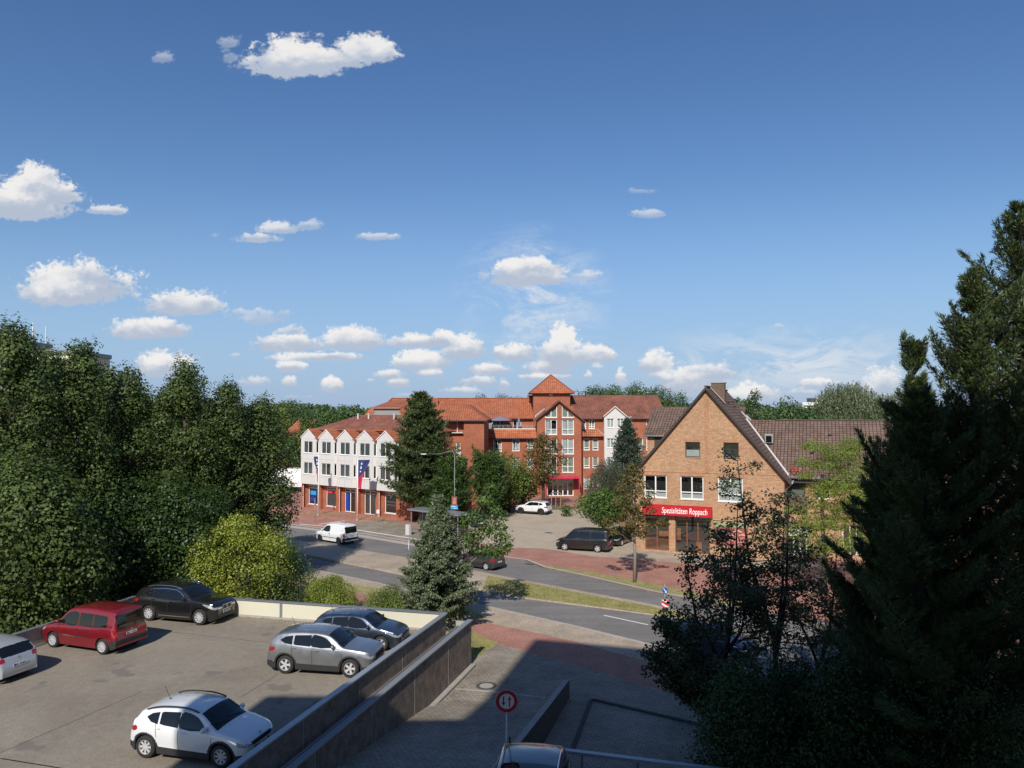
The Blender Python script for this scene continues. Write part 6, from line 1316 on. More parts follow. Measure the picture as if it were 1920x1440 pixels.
M['lamp_pole'] = plain('lamp_pole_grey', (.22, .23, .22), .6, metal=.3, var=.15)
# ------------------------------------------------------------ street furniture
def pole(name, label, cat, base, h_, r_, mat): 
    root = thing(name, label, cat, tuple(base)); b = MB(); b.tube([(0, 0, -.1), (0, 0, h_)], [r_, r_*.7], 10); b.build('pole', M[mat], root, smooth=True); return root
def flag(root, top, w_, h_, mats, blow, seed=0):
    nx, nz = 8, 22; b = MB()
    def P(i, j):
        u, v = i/nx, j/nz; x = w_*u*(1-.55*v*(u**.5))*(.8+.2*math.cos(v*4)); y = .12*math.sin(u*7+v*5+seed)*u+.08*math.sin(v*9+seed)*u
        return Vector((x*blow[0]-y*blow[1], x*blow[1]+y*blow[0], top-h_*v-.25*u*v))
    for i in range(nx):
        for j in range(nz): b.face([P(i, j), P(i+1, j), P(i+1, j+1), P(i, j+1)], [(0, 0)]*4, 0 if j < nz*.5-(i-4)*.9 else 1)
    f_ = b.build('flag', mats, root, smooth=True)
    for j, w2 in ((3, .22), (6, .3), (9, .14)):
        p_ = P(3, j)+Vector((0, -.06, 0)); q = MB(); q.box(p_, (.12, .02, w2)); q.build('flag_emblem', M['white_paint'], f_)
    
FB, FR_ = plain('flag_navy', (.03, .045, .16), .8, var=.1), plain('flag_red', (.52, .02, .07), .8, var=.1)
for k, (u, v, vt) in enumerate(((596.5, 966, 852), (670, 976, 858))):
    bp = G(u, v, .12); ht = A(u, vt, bp.y).z-.12
    lab = 'white flagpole with limp navy and red flag, leftmost in front of the bays' if k == 0 else 'white flagpole with wider navy and red flag before the third bay'
    r_ = pole('flagpole', lab, 'flagpole', bp, ht, .075, 'white_paint'); r_['group'] = 'flagpoles in front of the white wing'
    b = MB(); b.lathe([(.05, ht), (.11, ht+.05), (.11, ht+.13), (0, ht+.18)], (0, 0, 0), 'z', 10); b.build('finial', M['white_paint'], r_)
    flag(r_, ht-.25, .55 if k == 0 else 1.35, 2.9 if k == 0 else 3.1, [FB, FR_], (-1, .1) if k == 0 else (1, -.1), k)
    b = MB(); b.lathe([(.16, 0), (.16, .12), (.09, .16)], (0, 0, 0), 'z', 10); b.build('base', M['concrete'], r_)
bp = G(590.5, 979, .12); r_ = pole('sign_post', 'thin grey post with a small sign edge on at the bus bay', 'post', bp, 2.6, .04, 'steel'); b = MB(); b.box((0, .03, 2.2), (.05, .5, .6)); b.build('sign_panel', M['steel'], r_)
bp = G(709, 979, .12); r_ = pole('litter_bin', 'small white box on a thin post in front of the shops', 'box', bp, 1.0, .035, 'steel'); b = MB(); b.box((0, 0, 1.15), (.32, .28, .36)); b.box((0, 0, 1.345), (.36, .32, .03)); b.build('box', M['white_paint'], r_)
# street lamp with election posters
bp = G(852, 1000, .12); lt = A(852, 850, bp.y).z
r_ = pole('street_lamp', 'tall grey street lamp with long arm and two posters on its pole', 'street lamp', bp, lt-.12, .055, 'lamp_pole')
tip = A(797, 851, bp.y+2.2)-Vector(r_.location); b = MB(); b.tube([(0, 0, lt-.3), (-.2, .05, lt+.15), (tip.x*.5, tip.y*.5, tip.z+.05), tuple(tip)], [.045, .04, .035, .03], 8); b.build('arm', M['lamp_pole'], r_, smooth=True)
b = MB(); b.lathe([(0, 0), (.16, .03), (.18, .09), (.10, .14), (0, .15)], (0, 0, 0), 'z', 12); lh_ = b.build('lamp_head', M['lead'], r_, smooth=True); lh_.location = tip+Vector((-.1, 0, -.1)); lh_.scale = (2.2, 1, 1)
for (v0, v1, w_, m1_, nm) in ((931, 947, .52, 'red_paint', 'portrait_poster'), (947, 955.5, .72, 'light_blue', 'blue_poster')):
    z1_, z0_ = A(852, v0, bp.y-.2).z-.12, A(852, v1, bp.y-.2).z-.12; b = MB(); b.box((0, -.16, (z0_+z1_)/2), (w_, .03, z1_-z0_-.02)); p_ = b.build(nm, plain(nm+'_print', (.28, .08, .075) if m1_ == 'red_paint' else (.02, .30, .66), .5, var=.2, scale=4), r_)
    if m1_ == 'red_paint': b = MB(); b.box((0.02, -.178, (z0_+z1_)/2+.12), (.2, .005, .3)); b.box((0.0, -.178, (z0_+z1_)/2-.18), (.3, .005, .26)); b.build('portrait', plain('portrait_print', (.42, .25, .2), .6, var=.3, scale=9), p_)
    else: b = MB(); b.box((-.1, -.178, (z0_+z1_)/2+.07), (.42, .005, .06)); b.box((.08, -.178, (z0_+z1_)/2-.09), (.36, .005, .05)); b.build('print_bars', M['white_paint'], p_)
# bus shelter
bp = G(769, 1003, .12); bs = thing('bus_shelter', 'grey flat roofed bus shelter behind the grey green conifer', 'shelter', tuple(bp), R(-39))
b = MB(); b.box((3.2, .8, 2.5), (7.0, 1.9, .14)); b.build('roof', M['steel'], bs)
for x_ in (.1, 2.3, 4.4, 6.4):
    for y_ in (.05, 1.6): b = MB(); b.tube([(x_, y_, 0), (x_, y_, 2.43)], .05, 8); b.build('post', M['steel'], bs)
b = MB(); b.box((3.2, 1.62, 1.3), (6.2, .02, 1.9)); b.build('glass_wall', M['glass'], bs); b = MB(); b.box((3.2, 1.35, .45), (3.5, .35, .05)); b.box((2, 1.35, .21), (.06, .3, .42)); b.box((4.4, 1.35, .21), (.06, .3, .42)); b.build('bench', M['steel'], bs)
b = MB(); b.box((-.25, 0, .5), (.5, .35, 1.0)); b.build('side_box', M['lead'], bs)
# round sign on the median seen from behind
bp = G(766, 1078, .1); r_ = pole('traffic_sign', 'round road sign seen edge on from behind, left of the conifer', 'sign', bp, 2.9, .035, 'steel'); zc_ = A(765, 1041, bp.y).z-.1
b = MB(); b.lathe([(0, -.01), (.33, -.01), (.33, .01), (0, .01)], (0, 0, 0), 'y', 28); s_ = b.build('disc', M['steel'], r_); s_.location = (-.06, -.05, zc_); s_.rotation_euler = (0, 0, R(-50))
# keep right sign at the island nose
bp = G(1247, 1149, .1); r_ = pole('traffic_sign', 'blue round arrow sign above a red and white striped board', 'sign', bp, 1.75, .035, 'steel'); zc_ = A(1247, 1107, bp.y).z-.1
b = MB(); b.lathe([(0, -.012), (.20, -.012), (.20, .012), (0, .012)], (0, 0, 0), 'y', 28); s_ = b.build('disc', M['blue_paint'], r_); s_.location = (0, -.06, zc_); s_.rotation_euler = (0, 0, R(-48))
b = MB(); b.tube([(-.10, -.02, .12), (.09, -.02, -.09)], .024, 6); b.box((.06, -.02, -.11), (.13, .02, .04)); b.box((.11, -.02, -.05), (.04, .02, .13)); b.build('arrow', M['white_paint'], s_)
z_b = A(1247, 1131, bp.y).z-.1; b = MB(); b.box((0, -.06, z_b), (.42, .02, .44)); s_ = b.build('striped_board', M['white_paint'], r_); b = MB()
for q in ([(-.21, .2), (-.21, .05), (.21, -.2), (.21, -.05)], [(-.21, -.06), (-.21, -.21), (.02, -.21)], [(0.0, .21), (.21, .08), (.21, .21)]): b.face([Vector((x, -.072, z_b+z)) for x, z in q][::1])
b.build('red_stripes', M['red_paint'], s_); b = MB(); b.lathe([(.13, 0), (.13, .12), (.08, .16)], (0, .05, .1), 'z', 12); b.box((.02, .05, .3), (.3, .12, .35)); b.build('base', M['black_metal'], r_)
# give way to oncoming sign on the ramp wall
D_s = 19.6; cpt = A(950, 1315, D_s); r_ = pole('traffic_sign', 'round red rimmed priority sign with two arrows above the ramp', 'sign', (cpt.x, D_s+.07, 1.6), cpt.z-1.6+.25, .03, 'steel')
dl = .305; zc_ = cpt.z-1.6
b = MB(); b.lathe([(0, -.008), (dl, -.008), (dl+.004, 0), (dl, .008), (0, .008)], (0, 0, 0), 'y', 48); s_ = b.build('disc', M['steel'], r_); s_.location = (0, -.06, zc_)
def ring(r0, r1, y, mat, nm, par_):
    b = MB()
    for k in range(48):
        a0, a1 = 2*math.pi*k/48, 2*math.pi*(k+1)/48; b.face([Vector((r_ * math.cos(a), y, r_ * math.sin(a))) for r_, a in ((r0, a0), (r1, a0), (r1, a1), (r0, a1))])
    return b.build(nm, mat, par_)
PLW = plain('sign_white', (.62, .63, .62), .4, var=.05)
ring(.001, .292, -.012, PLW, 'white_field', s_); ring(.195, .285, -.0135, plain('sign_rim_red', (.45, .02, .025), .4, var=.05), 'red_rim', s_)
def arrow(cx, s, mat, nm, k=1.0):
    b = MB(); b.face([Vector((cx+x*k, -.0135, s*z*k)) for x, z in ((-.018, -.15), (.018, -.15), (.018, .03), (-.018, .03))]); b.face([Vector((cx+x*k, -.0135, s*z*k)) for x, z in ((-.055, .03), (.055, .03), (0, .145))]); b.build(nm, mat, s_)
arrow(.075, 1, M['red_paint'], 'red_arrow'); arrow(-.08, -1, M['plastic'], 'black_arrow', .85)
b = MB(); b.box((0, 0, zc_-1.25), (.10, .1, .16)); b.tube([(.08, .02, zc_-1.4), (.08, .02, zc_-.95)], .025, 6); b.build('bracket', M['black_metal'], r_)
# garden parasols on the terrace
def parasol(u, vtop, openp, label):
    Y = 110.8; p_ = A(u, vtop, Y); zf = lz+.47; r_ = thing('parasol', label, 'parasol', (p_.x, Y, zf)); b = MB(); b.tube([(0, 0, 0), (0, 0, p_.z-zf)], .04, 6); b.build('pole', M['steel'], r_); H_ = p_.z-zf
    b = MB(); mt_ = plain('parasol_cloth', (.23, .20, .26), .8, var=.1)
    b.lathe([(0, H_), (1.1, H_-.35), (1.85, H_-.62), (1.85, H_-.70), (1.1, H_-.45), (0, H_-.1)] if openp else [(0, H_), (.12, H_-.2), (.22, H_-.9), (.17, H_-1.6), (.05, H_-1.7)], (0, 0, 0), 'z', 8); b.build('canopy', mt_, r_); b = MB(); b.lathe([(0, .1), (.3, .08), (.3, 0)], (0, 0, 0), 'z', 10); b.build('base', M['concrete'], r_)
parasol(938, 780, True, 'open grey violet parasol on the roof terrace'); parasol(973, 781, False, 'folded grey violet parasol on the roof terrace')
# stakes round the young tree on the forecourt
c_ = G(1042, 953, .12)
st = thing('tree_stakes', 'three wooden stakes with crossbars in the forecourt bed', 'stakes', tuple(c_))
for x_, y_ in ((-.55, -.3), (.6, -.3), (.05, .6)): b = MB(); b.tube([(x_, y_, 0), (x_, y_, 2.1)], .045, 6); b.build('stake', plain('stake_wood', (.40, .26, .15), .8, var=.2), st)
b = MB(); b.tube([(-.55, -.3, 2.0), (.6, -.3, 2.0), (.05, .6, 2.0), (-.55, -.3, 2.0)], .03, 5); b.build('crossbar', M['wood_board'], st)
b = MB(); b.prism([(c_.x+2.6*math.cos(a)*1.2, c_.y+1.6*math.sin(a)) for a in np.linspace(0, 6.28, 18)[:-1]], .1, .17); o = b.build('planting_bed', M['earth']); o['kind'] = 'structure'
# red promotional flag signs left of the entrance, red letterbox-like drop sign
for (u, v, lab, m_) in ((1003, 926, 'orange framed board left of the glazed entrance', 'wood_door'), (1016, 923, 'small raspberry red drop flag by the entrance', 'pink_red')):
    p_ = G(u, v+3, .12); t_ = thing('board' if u == 1003 else 'drop_flag', lab, 'board' if u == 1003 else 'flag', tuple(p_)); b = MB()
    b.lathe([(0, -.02), (.42, -.02), (.42, .02), (0, .02)], (0, 0, 1.1), 'y', 16); b.build('panel', M[m_], t_); b = MB(); b.tube([(0, .05, 0), (0, .05, 1.2)], .03, 5); b.build('pole', M['steel'], t_)
# terrace seating and geraniums right of the entrance
for k, (u, v) in enumerate(((1104, 932), (1122, 934), (1142, 935))):
    p_ = G(u, v, .12); lab = ('round clipped box bush in a tub left of the red flowers', 'tub of red geraniums beside the entrance terrace', 'white garden chair by the terrace tubs')[k]
    if k == 2:
        t_ = thing('garden_chair', lab, 'chair', tuple(p_)); b = MB(); b.box((0, 0, .45), (.5, .5, .05)); b.build('seat', M['white_paint'], t_); b = MB(); b.box((0, .25, .8), (.5, .05, .6)); b.build('backrest', M['white_paint'], t_)
        for x_ in (-.22, .22):
            for y_ in (-.22, .22): b = MB(); b.box((x_, y_, .21), (.05, .05, .42)); b.build('leg', M['white_paint'], t_)
    else:
        MT = leaf_mat('tub_leaf%d' % k, (.05, .12, .03), (.09, .18, .05), (.6, .03, .03) if k else None, .2); 
        if k: MT = leaf_mat('geranium', (.45, .02, .02), (.7, .05, .05), (.08, .2, .04), .2)
        t_ = broad_tree(lab, tuple(p_), [(0, 0, 1.05, .75, .5)], .7, .04, MT, leaf=(.12, .1), dens=160, seed=k+30, name='potted_plant', cat='plant'); b = MB(); b.lathe([(0, 0), (.32, 0), (.42, .6), (.38, .6), (.36, .5), (0, .5)], (0, 0, 0), 'z', 14); b.build('tub', M['concrete'], t_)
# geraniums on the corner eaves of the shop building
p_ = A(1492, 880, (ww.p(1.5, 0, .3)).y); t_ = broad_tree('red and white flowers on the eaves corner of the brown roof', (p_.x, p_.y, p_.z-.5), [(0, 0, .4, .45, .3), (.6, .1, .2, .45, .25), (-.2, 0, .7, .3, .2)], .3, .02, leaf_mat('flower', (.5, .05, .03), (.75, .12, .08), (.7, .7, .7), .2), leaf=(.12, .1), dens=70, seed=44, name='flower_pot', cat='flowers', limb=False)
# ------------------------------------------------------------ trees and shrubs
L = leaf_mat
LM = dict(
 poplar=L('maple_leaf', (.042, .072, .018), (.098, .138, .034), (.17, .21, .06), .18, .55, .3), yel=L('yellow_green_leaf', (.21, .27, .035), (.37, .41, .06), (.46, .47, .1), .3),
 hedge=L('hedge_leaf', (.15, .21, .03), (.28, .34, .06), (.34, .26, .08), .25), hedge2=L('dark_hedge_leaf', (.10, .16, .03), (.18, .24, .05), (.26, .15, .07), .25),
 cyp=L('grey_green_needles', (.11, .145, .075), (.19, .225, .125), (.27, .29, .17), .15), pine=L('pine_needles', (.045, .07, .022), (.10, .135, .045), (.16, .18, .07), .1),
 yew=L('yew_needles', (.035, .075, .016), (.085, .15, .034), (.14, .20, .05), .1), spruce=L('blue_spruce_needles', (.045, .07, .045), (.085, .12, .08), (.13, .17, .12), .1),
 green=L('broad_leaf', (.055, .11, .02), (.11, .18, .035), (.17, .23, .06), .25), brown=L('browning_leaf', (.08, .085, .022), (.17, .13, .042), (.32, .16, .06), .25),
 light=L('light_leaf', (.10, .16, .03), (.18, .24, .05), (.25, .28, .08), .3), weep=L('weeping_leaf', (.06, .075, .045), (.10, .12, .07), (.14, .15, .1), .2),
 far=L('distant_leaf', (.05, .095, .03), (.10, .16, .05), (.14, .2, .07), .2), birch=L('birch_leaf', (.10, .13, .06), (.17, .20, .10), (.27, .28, .19), .25),
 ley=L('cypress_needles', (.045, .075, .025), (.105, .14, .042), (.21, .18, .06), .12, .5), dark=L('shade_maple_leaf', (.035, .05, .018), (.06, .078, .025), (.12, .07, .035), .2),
 bush=L('bush_and_shade_leaf', (.022, .048, .010), (.045, .085, .015), (.06, .11, .022), .15), loc=L('locust_leaf', (.14, .21, .03), (.24, .31, .05), (.3, .34, .09), .35))  # bush: shrub leaves, also shade painted into two lower left trees
def tall(label, u, D, vtop, wpx, n, seed, leaf=(.145, .13), dens=78, mat='poplar', trunk=.3, h0=.4, shape=.32, group='tall trees beside the parking deck', r=(.62, 1.2), base_z=.1, jit=.32, **kw):
    n = int(n*1.45)
    p = A(u, 772, D); H = A(u, vtop, D).z-base_z; rad = wpx*D/F/2
    pf = puffs_ellip(h0, H, rad, n, (r[0]*rad/2.6, r[1]*rad/2.6), seed, shape, fill=.12)
    rg = random.Random(seed)
    for k in range(3): pf.append((rg.uniform(-.2, .2)*rad, rg.uniform(-.2, .2)*rad, H-rad*.3*(k+.6), rad*.24*(1+.5*k), rad*.35))
    return broad_tree(label, (p.x, D, base_z), pf, H*.8, trunk, LM[mat], leaf=leaf, dens=dens, seed=seed, group=group, jit=jit, **kw)
tall('tallest dark leafy tree cut by the left edge', 20, 40, 600, 200, 95, 1)
tall('dark tree with narrow top right of the leftmost one', 148, 43, 637, 150, 90, 2)
tall('slender dark tree lower than its left neighbour', 243, 46, 686, 130, 70, 3)
tall('broad dark tree with pointed top in the middle of the left row', 350, 48, 675, 160, 85, 4)
tall('dark tree in the row with rounded double top', 425, 50, 712, 130, 70, 5)
tall('last dark tree of the left row reaching over the road', 488, 53, 743, 145, 75, 6, shape=.4)
tall('shorter leafy tree leaning over the left parapet', 60, 36.5, 850, 300, 60, 7, leaf=(.16, .145), dens=62, h0=.3, shape=.5, trunk=.2)
tall('dense lower tree behind the red van', 190, 45, 860, 330, 60, 8, leaf=(.15, .13), shape=.5, trunk=.2, mat='bush', dens=60)  # darker bush leaves: shade of the hollow put into the leaf colour
tall('tall tree filling the gap behind the second and third', 200, 52, 688, 190, 70, 10, leaf=(.18, .16), dens=55)
tall('tall tree behind the middle of the left row', 300, 55, 740, 190, 70, 11, leaf=(.18, .16), dens=55)
tall('tall tree behind the leftmost pair', 85, 50, 652, 200, 70, 12, leaf=(.18, .16), dens=55)
tall('dark tree set back before the end of the row', 395, 57, 752, 180, 60, 14, leaf=(.18, .16), dens=55)
tall('low dark tree behind the black car', 330, 46, 880, 260, 55, 9, leaf=(.14, .12), shape=.5, trunk=.18, mat='bush', dens=60)  # same dark leaf colour standing in for shade under the canopy
# yellow green bush and its darker neighbour
def shrub(label, u, v, D, w, h_, n, mat, seed, leaf=(.11, .09), dens=110, name='shrub', shape=.45, r=(.5, .8), base=None, **kw):
    p = A(u, 772, D); rad = w/2; pf = puffs_ellip(.1, h_, rad, n, r, seed, shape, fill=.15)
    return broad_tree(label, (p.x, D, .1 if base is None else base), pf, h_*.5, .08, LM[mat], leaf=leaf, dens=dens, seed=seed, name=name, cat=name.replace('_', ' '), **kw)
shrub('bright yellow green bush behind the cream parapet', 452, 1040, 44.5, 6.6, A(452, 955, 44.5).z-.3, 55, 'yel', 21, leaf=(.11, .09), dens=120, r=(.6, 1.15), shape=.5)
shrub('pointed leader of the yellow green bush, darker shrub to its right', 540, 1040, 47, 3.6, A(550, 1012, 47).z, 26, 'green', 22, r=(.5, .9), shape=.6, limb=True)
shrub('green spreading shrub at the right foot of the yellow bush', 520, 1080, 44.0, 3.6, A(520, 1062, 44).z, 22, 'poplar', 23, r=(.5, .8))
def hedge(label, u0, u1, v_top, D, dep, mat, seed):
    a, c = A(u0, v_top, D), A(u1, v_top, D); w = c.x-a.x; H = a.z; rg = random.Random(seed); pf = []
    for i in range(46):
        x, y = rg.uniform(-1, 1), rg.uniform(-1, 1); 
        if x*x+y*y > 1: continue
        z = H*math.sqrt(max(.1, 1-(x*x+y*y)*.75)); pf.append((x*w*.42, y*dep*.42, max(.5, z-.45), .55, .45)); pf.append((x*w*.45, y*dep*.45, max(.4, z*.4), .55, .5))
    return broad_tree(label, ((a.x+c.x)/2, D, .1), pf, .6, .06, LM[mat], leaf=(.07, .055), dens=330, seed=seed, name='clipped_hedge', cat='hedge', limb=False, jit=.8, shell=.75)
hedge('round clipped yellow green hedge behind the cream parapet', 568, 666, 1081, 45.5, 3.0, 'hedge', 31)
hedge('flatter green and reddish hedge at the foot of the conifer', 672, 790, 1099, 43.5, 3.2, 'hedge2', 32)
# grey green conifer in the middle
p = A(822, 772, 41.5); conifer('tall grey green conifer standing in the middle before the road', (p.x, 41.5, .1), A(822, 942, 41.5).z, 2.2, LM['cyp'], 280, 42, 10, .45, (.13, .075), 41, .03, .6, twn=12, bln=22, prof=lambda f: min(1, .14+1.12*(1-f))*(1 if f > .06 else .9)*(1-f**9), spread=1.0, rough=.14, yjit=.035, group=None)
# maple branch tree right behind it
pf = [(.2, -.2, 4.6, .8, .6), (1.2, 0, 4.9, .7, .5), (2.0, .2, 5.4, .75, .5), (2.7, 0, 5.0, .7, .55), (3.3, .1, 4.4, .5, .45), (2.3, .3, 3.9, .7, .45), (1.3, .1, 3.95, .7, .4), (2.9, -.2, 3.95, .5, .35), (3.5, 0, 4.1, .35, .3), (1.0, .2, 6.0, .6, .45), (1.7, .1, 6.9, .6, .45), (2.1, 0, 7.6, .45, .35), (2.5, .1, 6.3, .5, .35), (.2, .2, 5.7, .6, .45), (3.1, 0, 5.9, .35, .3)]
p = A(868, 772, 44.5); broad_tree('small leafy maple with bare pale twigs right of the conifer', (p.x, 44.5, .1), [(a_*.78, b_, c_, d_, e_) for a_, b_, c_, d_, e_ in pf], 3.4, .09, LM['green'], leaf=(.15, .13), dens=150, seed=51, bark='pale_bark', group=None, nlimb=8, limb_r=.3)
# pine before the white wing, yews and other trees of the residence
p = A(790, 772, 80); H_ = A(790, 741, 80).z; conifer('tall dark pine hiding the end of the white clad wing', (p.x, 80, .1), H_, 3.75, LM['pine'], 230, 12, 22, .5, (.42, .10), 61, .12, .62, twn=11, bln=13, spread=.75, rough=.22, prof=lambda f: (1-f)**.62*(.75+.5*min(1, f*3)))
p = A(850, 772, 79); conifer('dark green yew at the right foot of the pine', (p.x, 79, .1), A(850, 872, 79).z, 2.9, LM['yew'], 150, 50, 40, .5, (.3, .09), 62, .02, .5, twn=9, bln=11, spread=.8, prof=lambda f: .6+.5*math.sin(math.pi*min(1, f*.9+.15)) if f < .75 else (1-f)*3.4)
p = A(822, 772, 78); conifer('lower dark yew behind the bus shelter', (p.x, 78, .1), A(815, 905, 78).z, 2.6, LM['yew'], 110, 45, 35, .5, (.3, .09), 63, .02, .5, twn=9, bln=10, spread=.8)
p = A(918, 772, 84); conifer('broad dark green yew left of the forecourt', (p.x, 84, .1), A(925, 868, 84).z, 3.0, LM['yew'], 170, 50, 42, .5, (.3, .09), 64, .02, .5, twn=9, bln=11, spread=.8, prof=lambda f: .65+.45*math.sin(math.pi*min(1, f+.1)) if f < .8 else (1-f)*4)
def bt(label, u, D, vtop, w, n, mat, seed, h0=.35, leaf=(.2, .17), dens=34, r=(.7, 1.2), trunk=.16, shape=.5, **kw):
    p = A(u, 772, D); H = A(u, vtop, D).z-.1; return broad_tree(label, (p.x, D, .1), puffs_ellip(H*h0, H, w/2, n, r, seed, shape, fill=.25), H*.75, trunk, LM[mat], leaf=leaf, dens=dens, seed=seed, **kw)
bt('light green young tree between yews and browning tree', 955, 90, 848, 6.0, 40, 'light', 65, h0=.15)
bt('browning thin crowned tree left of the glazed gable', 1018, 93, 810, 6.2, 46, 'brown', 66, h0=.30, r=(.65, 1.15), dens=36, trunk=.2)
bt('dark green tree below the browning tree by the entrance path', 980, 95, 880, 5.0, 30, 'yew', 67, h0=.1)
bt('low green bush beside the forecourt bed', 1060, 86.5, 944, 1.6, 10, 'green', 68, h0=.0, r=(.4, .6), trunk=.05)
bt('dark shrub left of the white crossover', 934, 91, 918, 4.2, 22, 'yew', 69, h0=.0, trunk=.08)
p = A(1176, 772, 92); conifer('blue grey spruce before the white clad bay', (p.x, 92, .1), A(1176, 789, 92).z, 3.3, LM['spruce'], 190, 15, 15, .5, (.34, .09), 71, .1, .7, twn=10, bln=11, spread=.8, rough=.15)
def weeper(label, loc, H, rad, mat, seed, n=420, leaf=(.2, .05), name='tree', bark='bark', group=None):
    rg = np.random.default_rng(seed); root = thing(name, label, 'tree', loc, 0, group); Ps, Ts, Ns = [], [], []
    for i in range(n):
        f = (i+.5)/n; a = i*2.39996; r_ = rad*math.sqrt(f)*(.9+.25*rg.random()); zt_ = H*(1-.42*f**1.4)*(.93+.09*rg.random()); ln = zt_*(.25+.55*rg.random())
        k = int(ln/.10); s = np.linspace(0, 1, k)[:, None]; x0 = np.array([r_*math.cos(a), r_*math.sin(a), zt_])
        P = x0+s*np.array([.1*math.cos(a), .1*math.sin(a), -ln])+rg.normal(size=(k, 3))*.07; Ps.append(P); Ts.append(unit(np.array([0, 0, -1.])+rg.normal(size=(k, 3))*.4)); Ns.append(rdir(k, rg))
    P, T, Q = map(np.concatenate, (Ps, Ts, Ns)); P[:, 2] = np.maximum(P[:, 2], .1); s = rg.uniform(.7, 1.3, len(P)); link('crown', leaves_mesh('crown', P, T, Q, leaf[0]*s, leaf[1]*s), mat, root)
    tb = MB(); tb.tube([(0, 0, -.1), (.1, 0, H*.5), (0, .1, H*.85)], [H*.025, H*.016, .03], 8)
    for i in range(16): a = i*2.4; tb.tube([(0, 0, H*(.35+.03*i)), (rad*.5*math.cos(a), rad*.5*math.sin(a), H*(.6+.02*i)), (rad*.85*math.cos(a), rad*.85*math.sin(a), H*.68)], [H*.009, H*.005, .01], 5, cap=False)
    tb.build('trunk', M[bark], root, smooth=True); return root
p = A(1143, 772, 88); weeper('grey green weeping tree below the spruce', (p.x, 88, .1), A(1143, 862, 88).z, 2.7, LM['weep'], 72, 420, (.2, .07))
bt('round dense green tree above the black minibus', 1130, 70, 915, 5.4, 50, 'green', 73, h0=.30, leaf=(.17, .14), dens=75, r=(.6, .95), trunk=.14)
# street tree on the verge
pb = G(1190, 1092, .12); rg = random.Random(77); pf = []
for k in range(36):
    f = k/36; a = k*2.4; rr_ = (.35+1.05*math.sin(math.pi*min(1, f*.9+.12)))*rg.uniform(.35, 1.0); pf.append((rr_*math.cos(a), rr_*math.sin(a), 3.3+5.1*f, rg.uniform(.3, .5), rg.uniform(.25, .5)))
pf += [(1.9, 0, 4.3, .4, .22), (2.3, .1, 4.1, .3, .2), (1.6, .2, 4.0, .4, .2), (-1.5, 0, 3.6, .5, .3), (-2.0, .1, 4.2, .5, .4)]
broad_tree('thin browning street tree with bare pole-like trunk on the verge', tuple(pb), pf, 6.6, .11, LM['brown'], bark='pale_bark', leaf=(.15, .12), dens=190, seed=78, name='street_tree', nlimb=7, limb_r=.22)
# locust trees right of the shop building
pf = [(x, y, z, r, rz_) for x, y, z, r, rz_ in ((-1.6, 0, 4.2, 1.1, .6), (-.4, .3, 4.8, 1.2, .6), (-2.0, .2, 5.6, .8, .4), (0, 0, 6.9, 1.1, .5), (1.2, 0, 7.4, 1.2, .6), (.2, .2, 8.6, 1.0, .4), (1.4, 0, 9.4, 1.3, .6), (-.6, 0, 9.9, .8, .35), (2.2, 0, 5.4, 1.3, .7), (.9, -.3, 3.3, 1.2, .6), (-.8, 0, 3.1, .9, .5), (2.4, .2, 8.2, 1.2, .6), (3.4, 0, 6.6, 1.3, .8), (-1.2, 0, 7.9, .6, .3), (1.0, .1, 5.8, .8, .4), (3.2, 0, 4.0, 1.2, .7))]
pf = [(x*.9, y, z, r*1.1, rz_*1.05) for x, y, z, r, rz_ in pf]+[(.9, .2, 4.7, 1.1, .6), (2.2, .1, 10.0, 1.0, .5), (-.4, .1, 6.0, .8, .5), (-1.3, 0, 8.8, .6, .3), (1.9, -.2, 6.4, 1.1, .6)]
p = A(1540, 772, 50); broad_tree('bright yellow green feathery tree right of the tan building', (p.x, 50, .1), pf, 8.0, .14, LM['loc'], leaf=(.13, .06), dens=330, seed=81, jit=.9, bark='bark', nlimb=9, limb_r=.25)
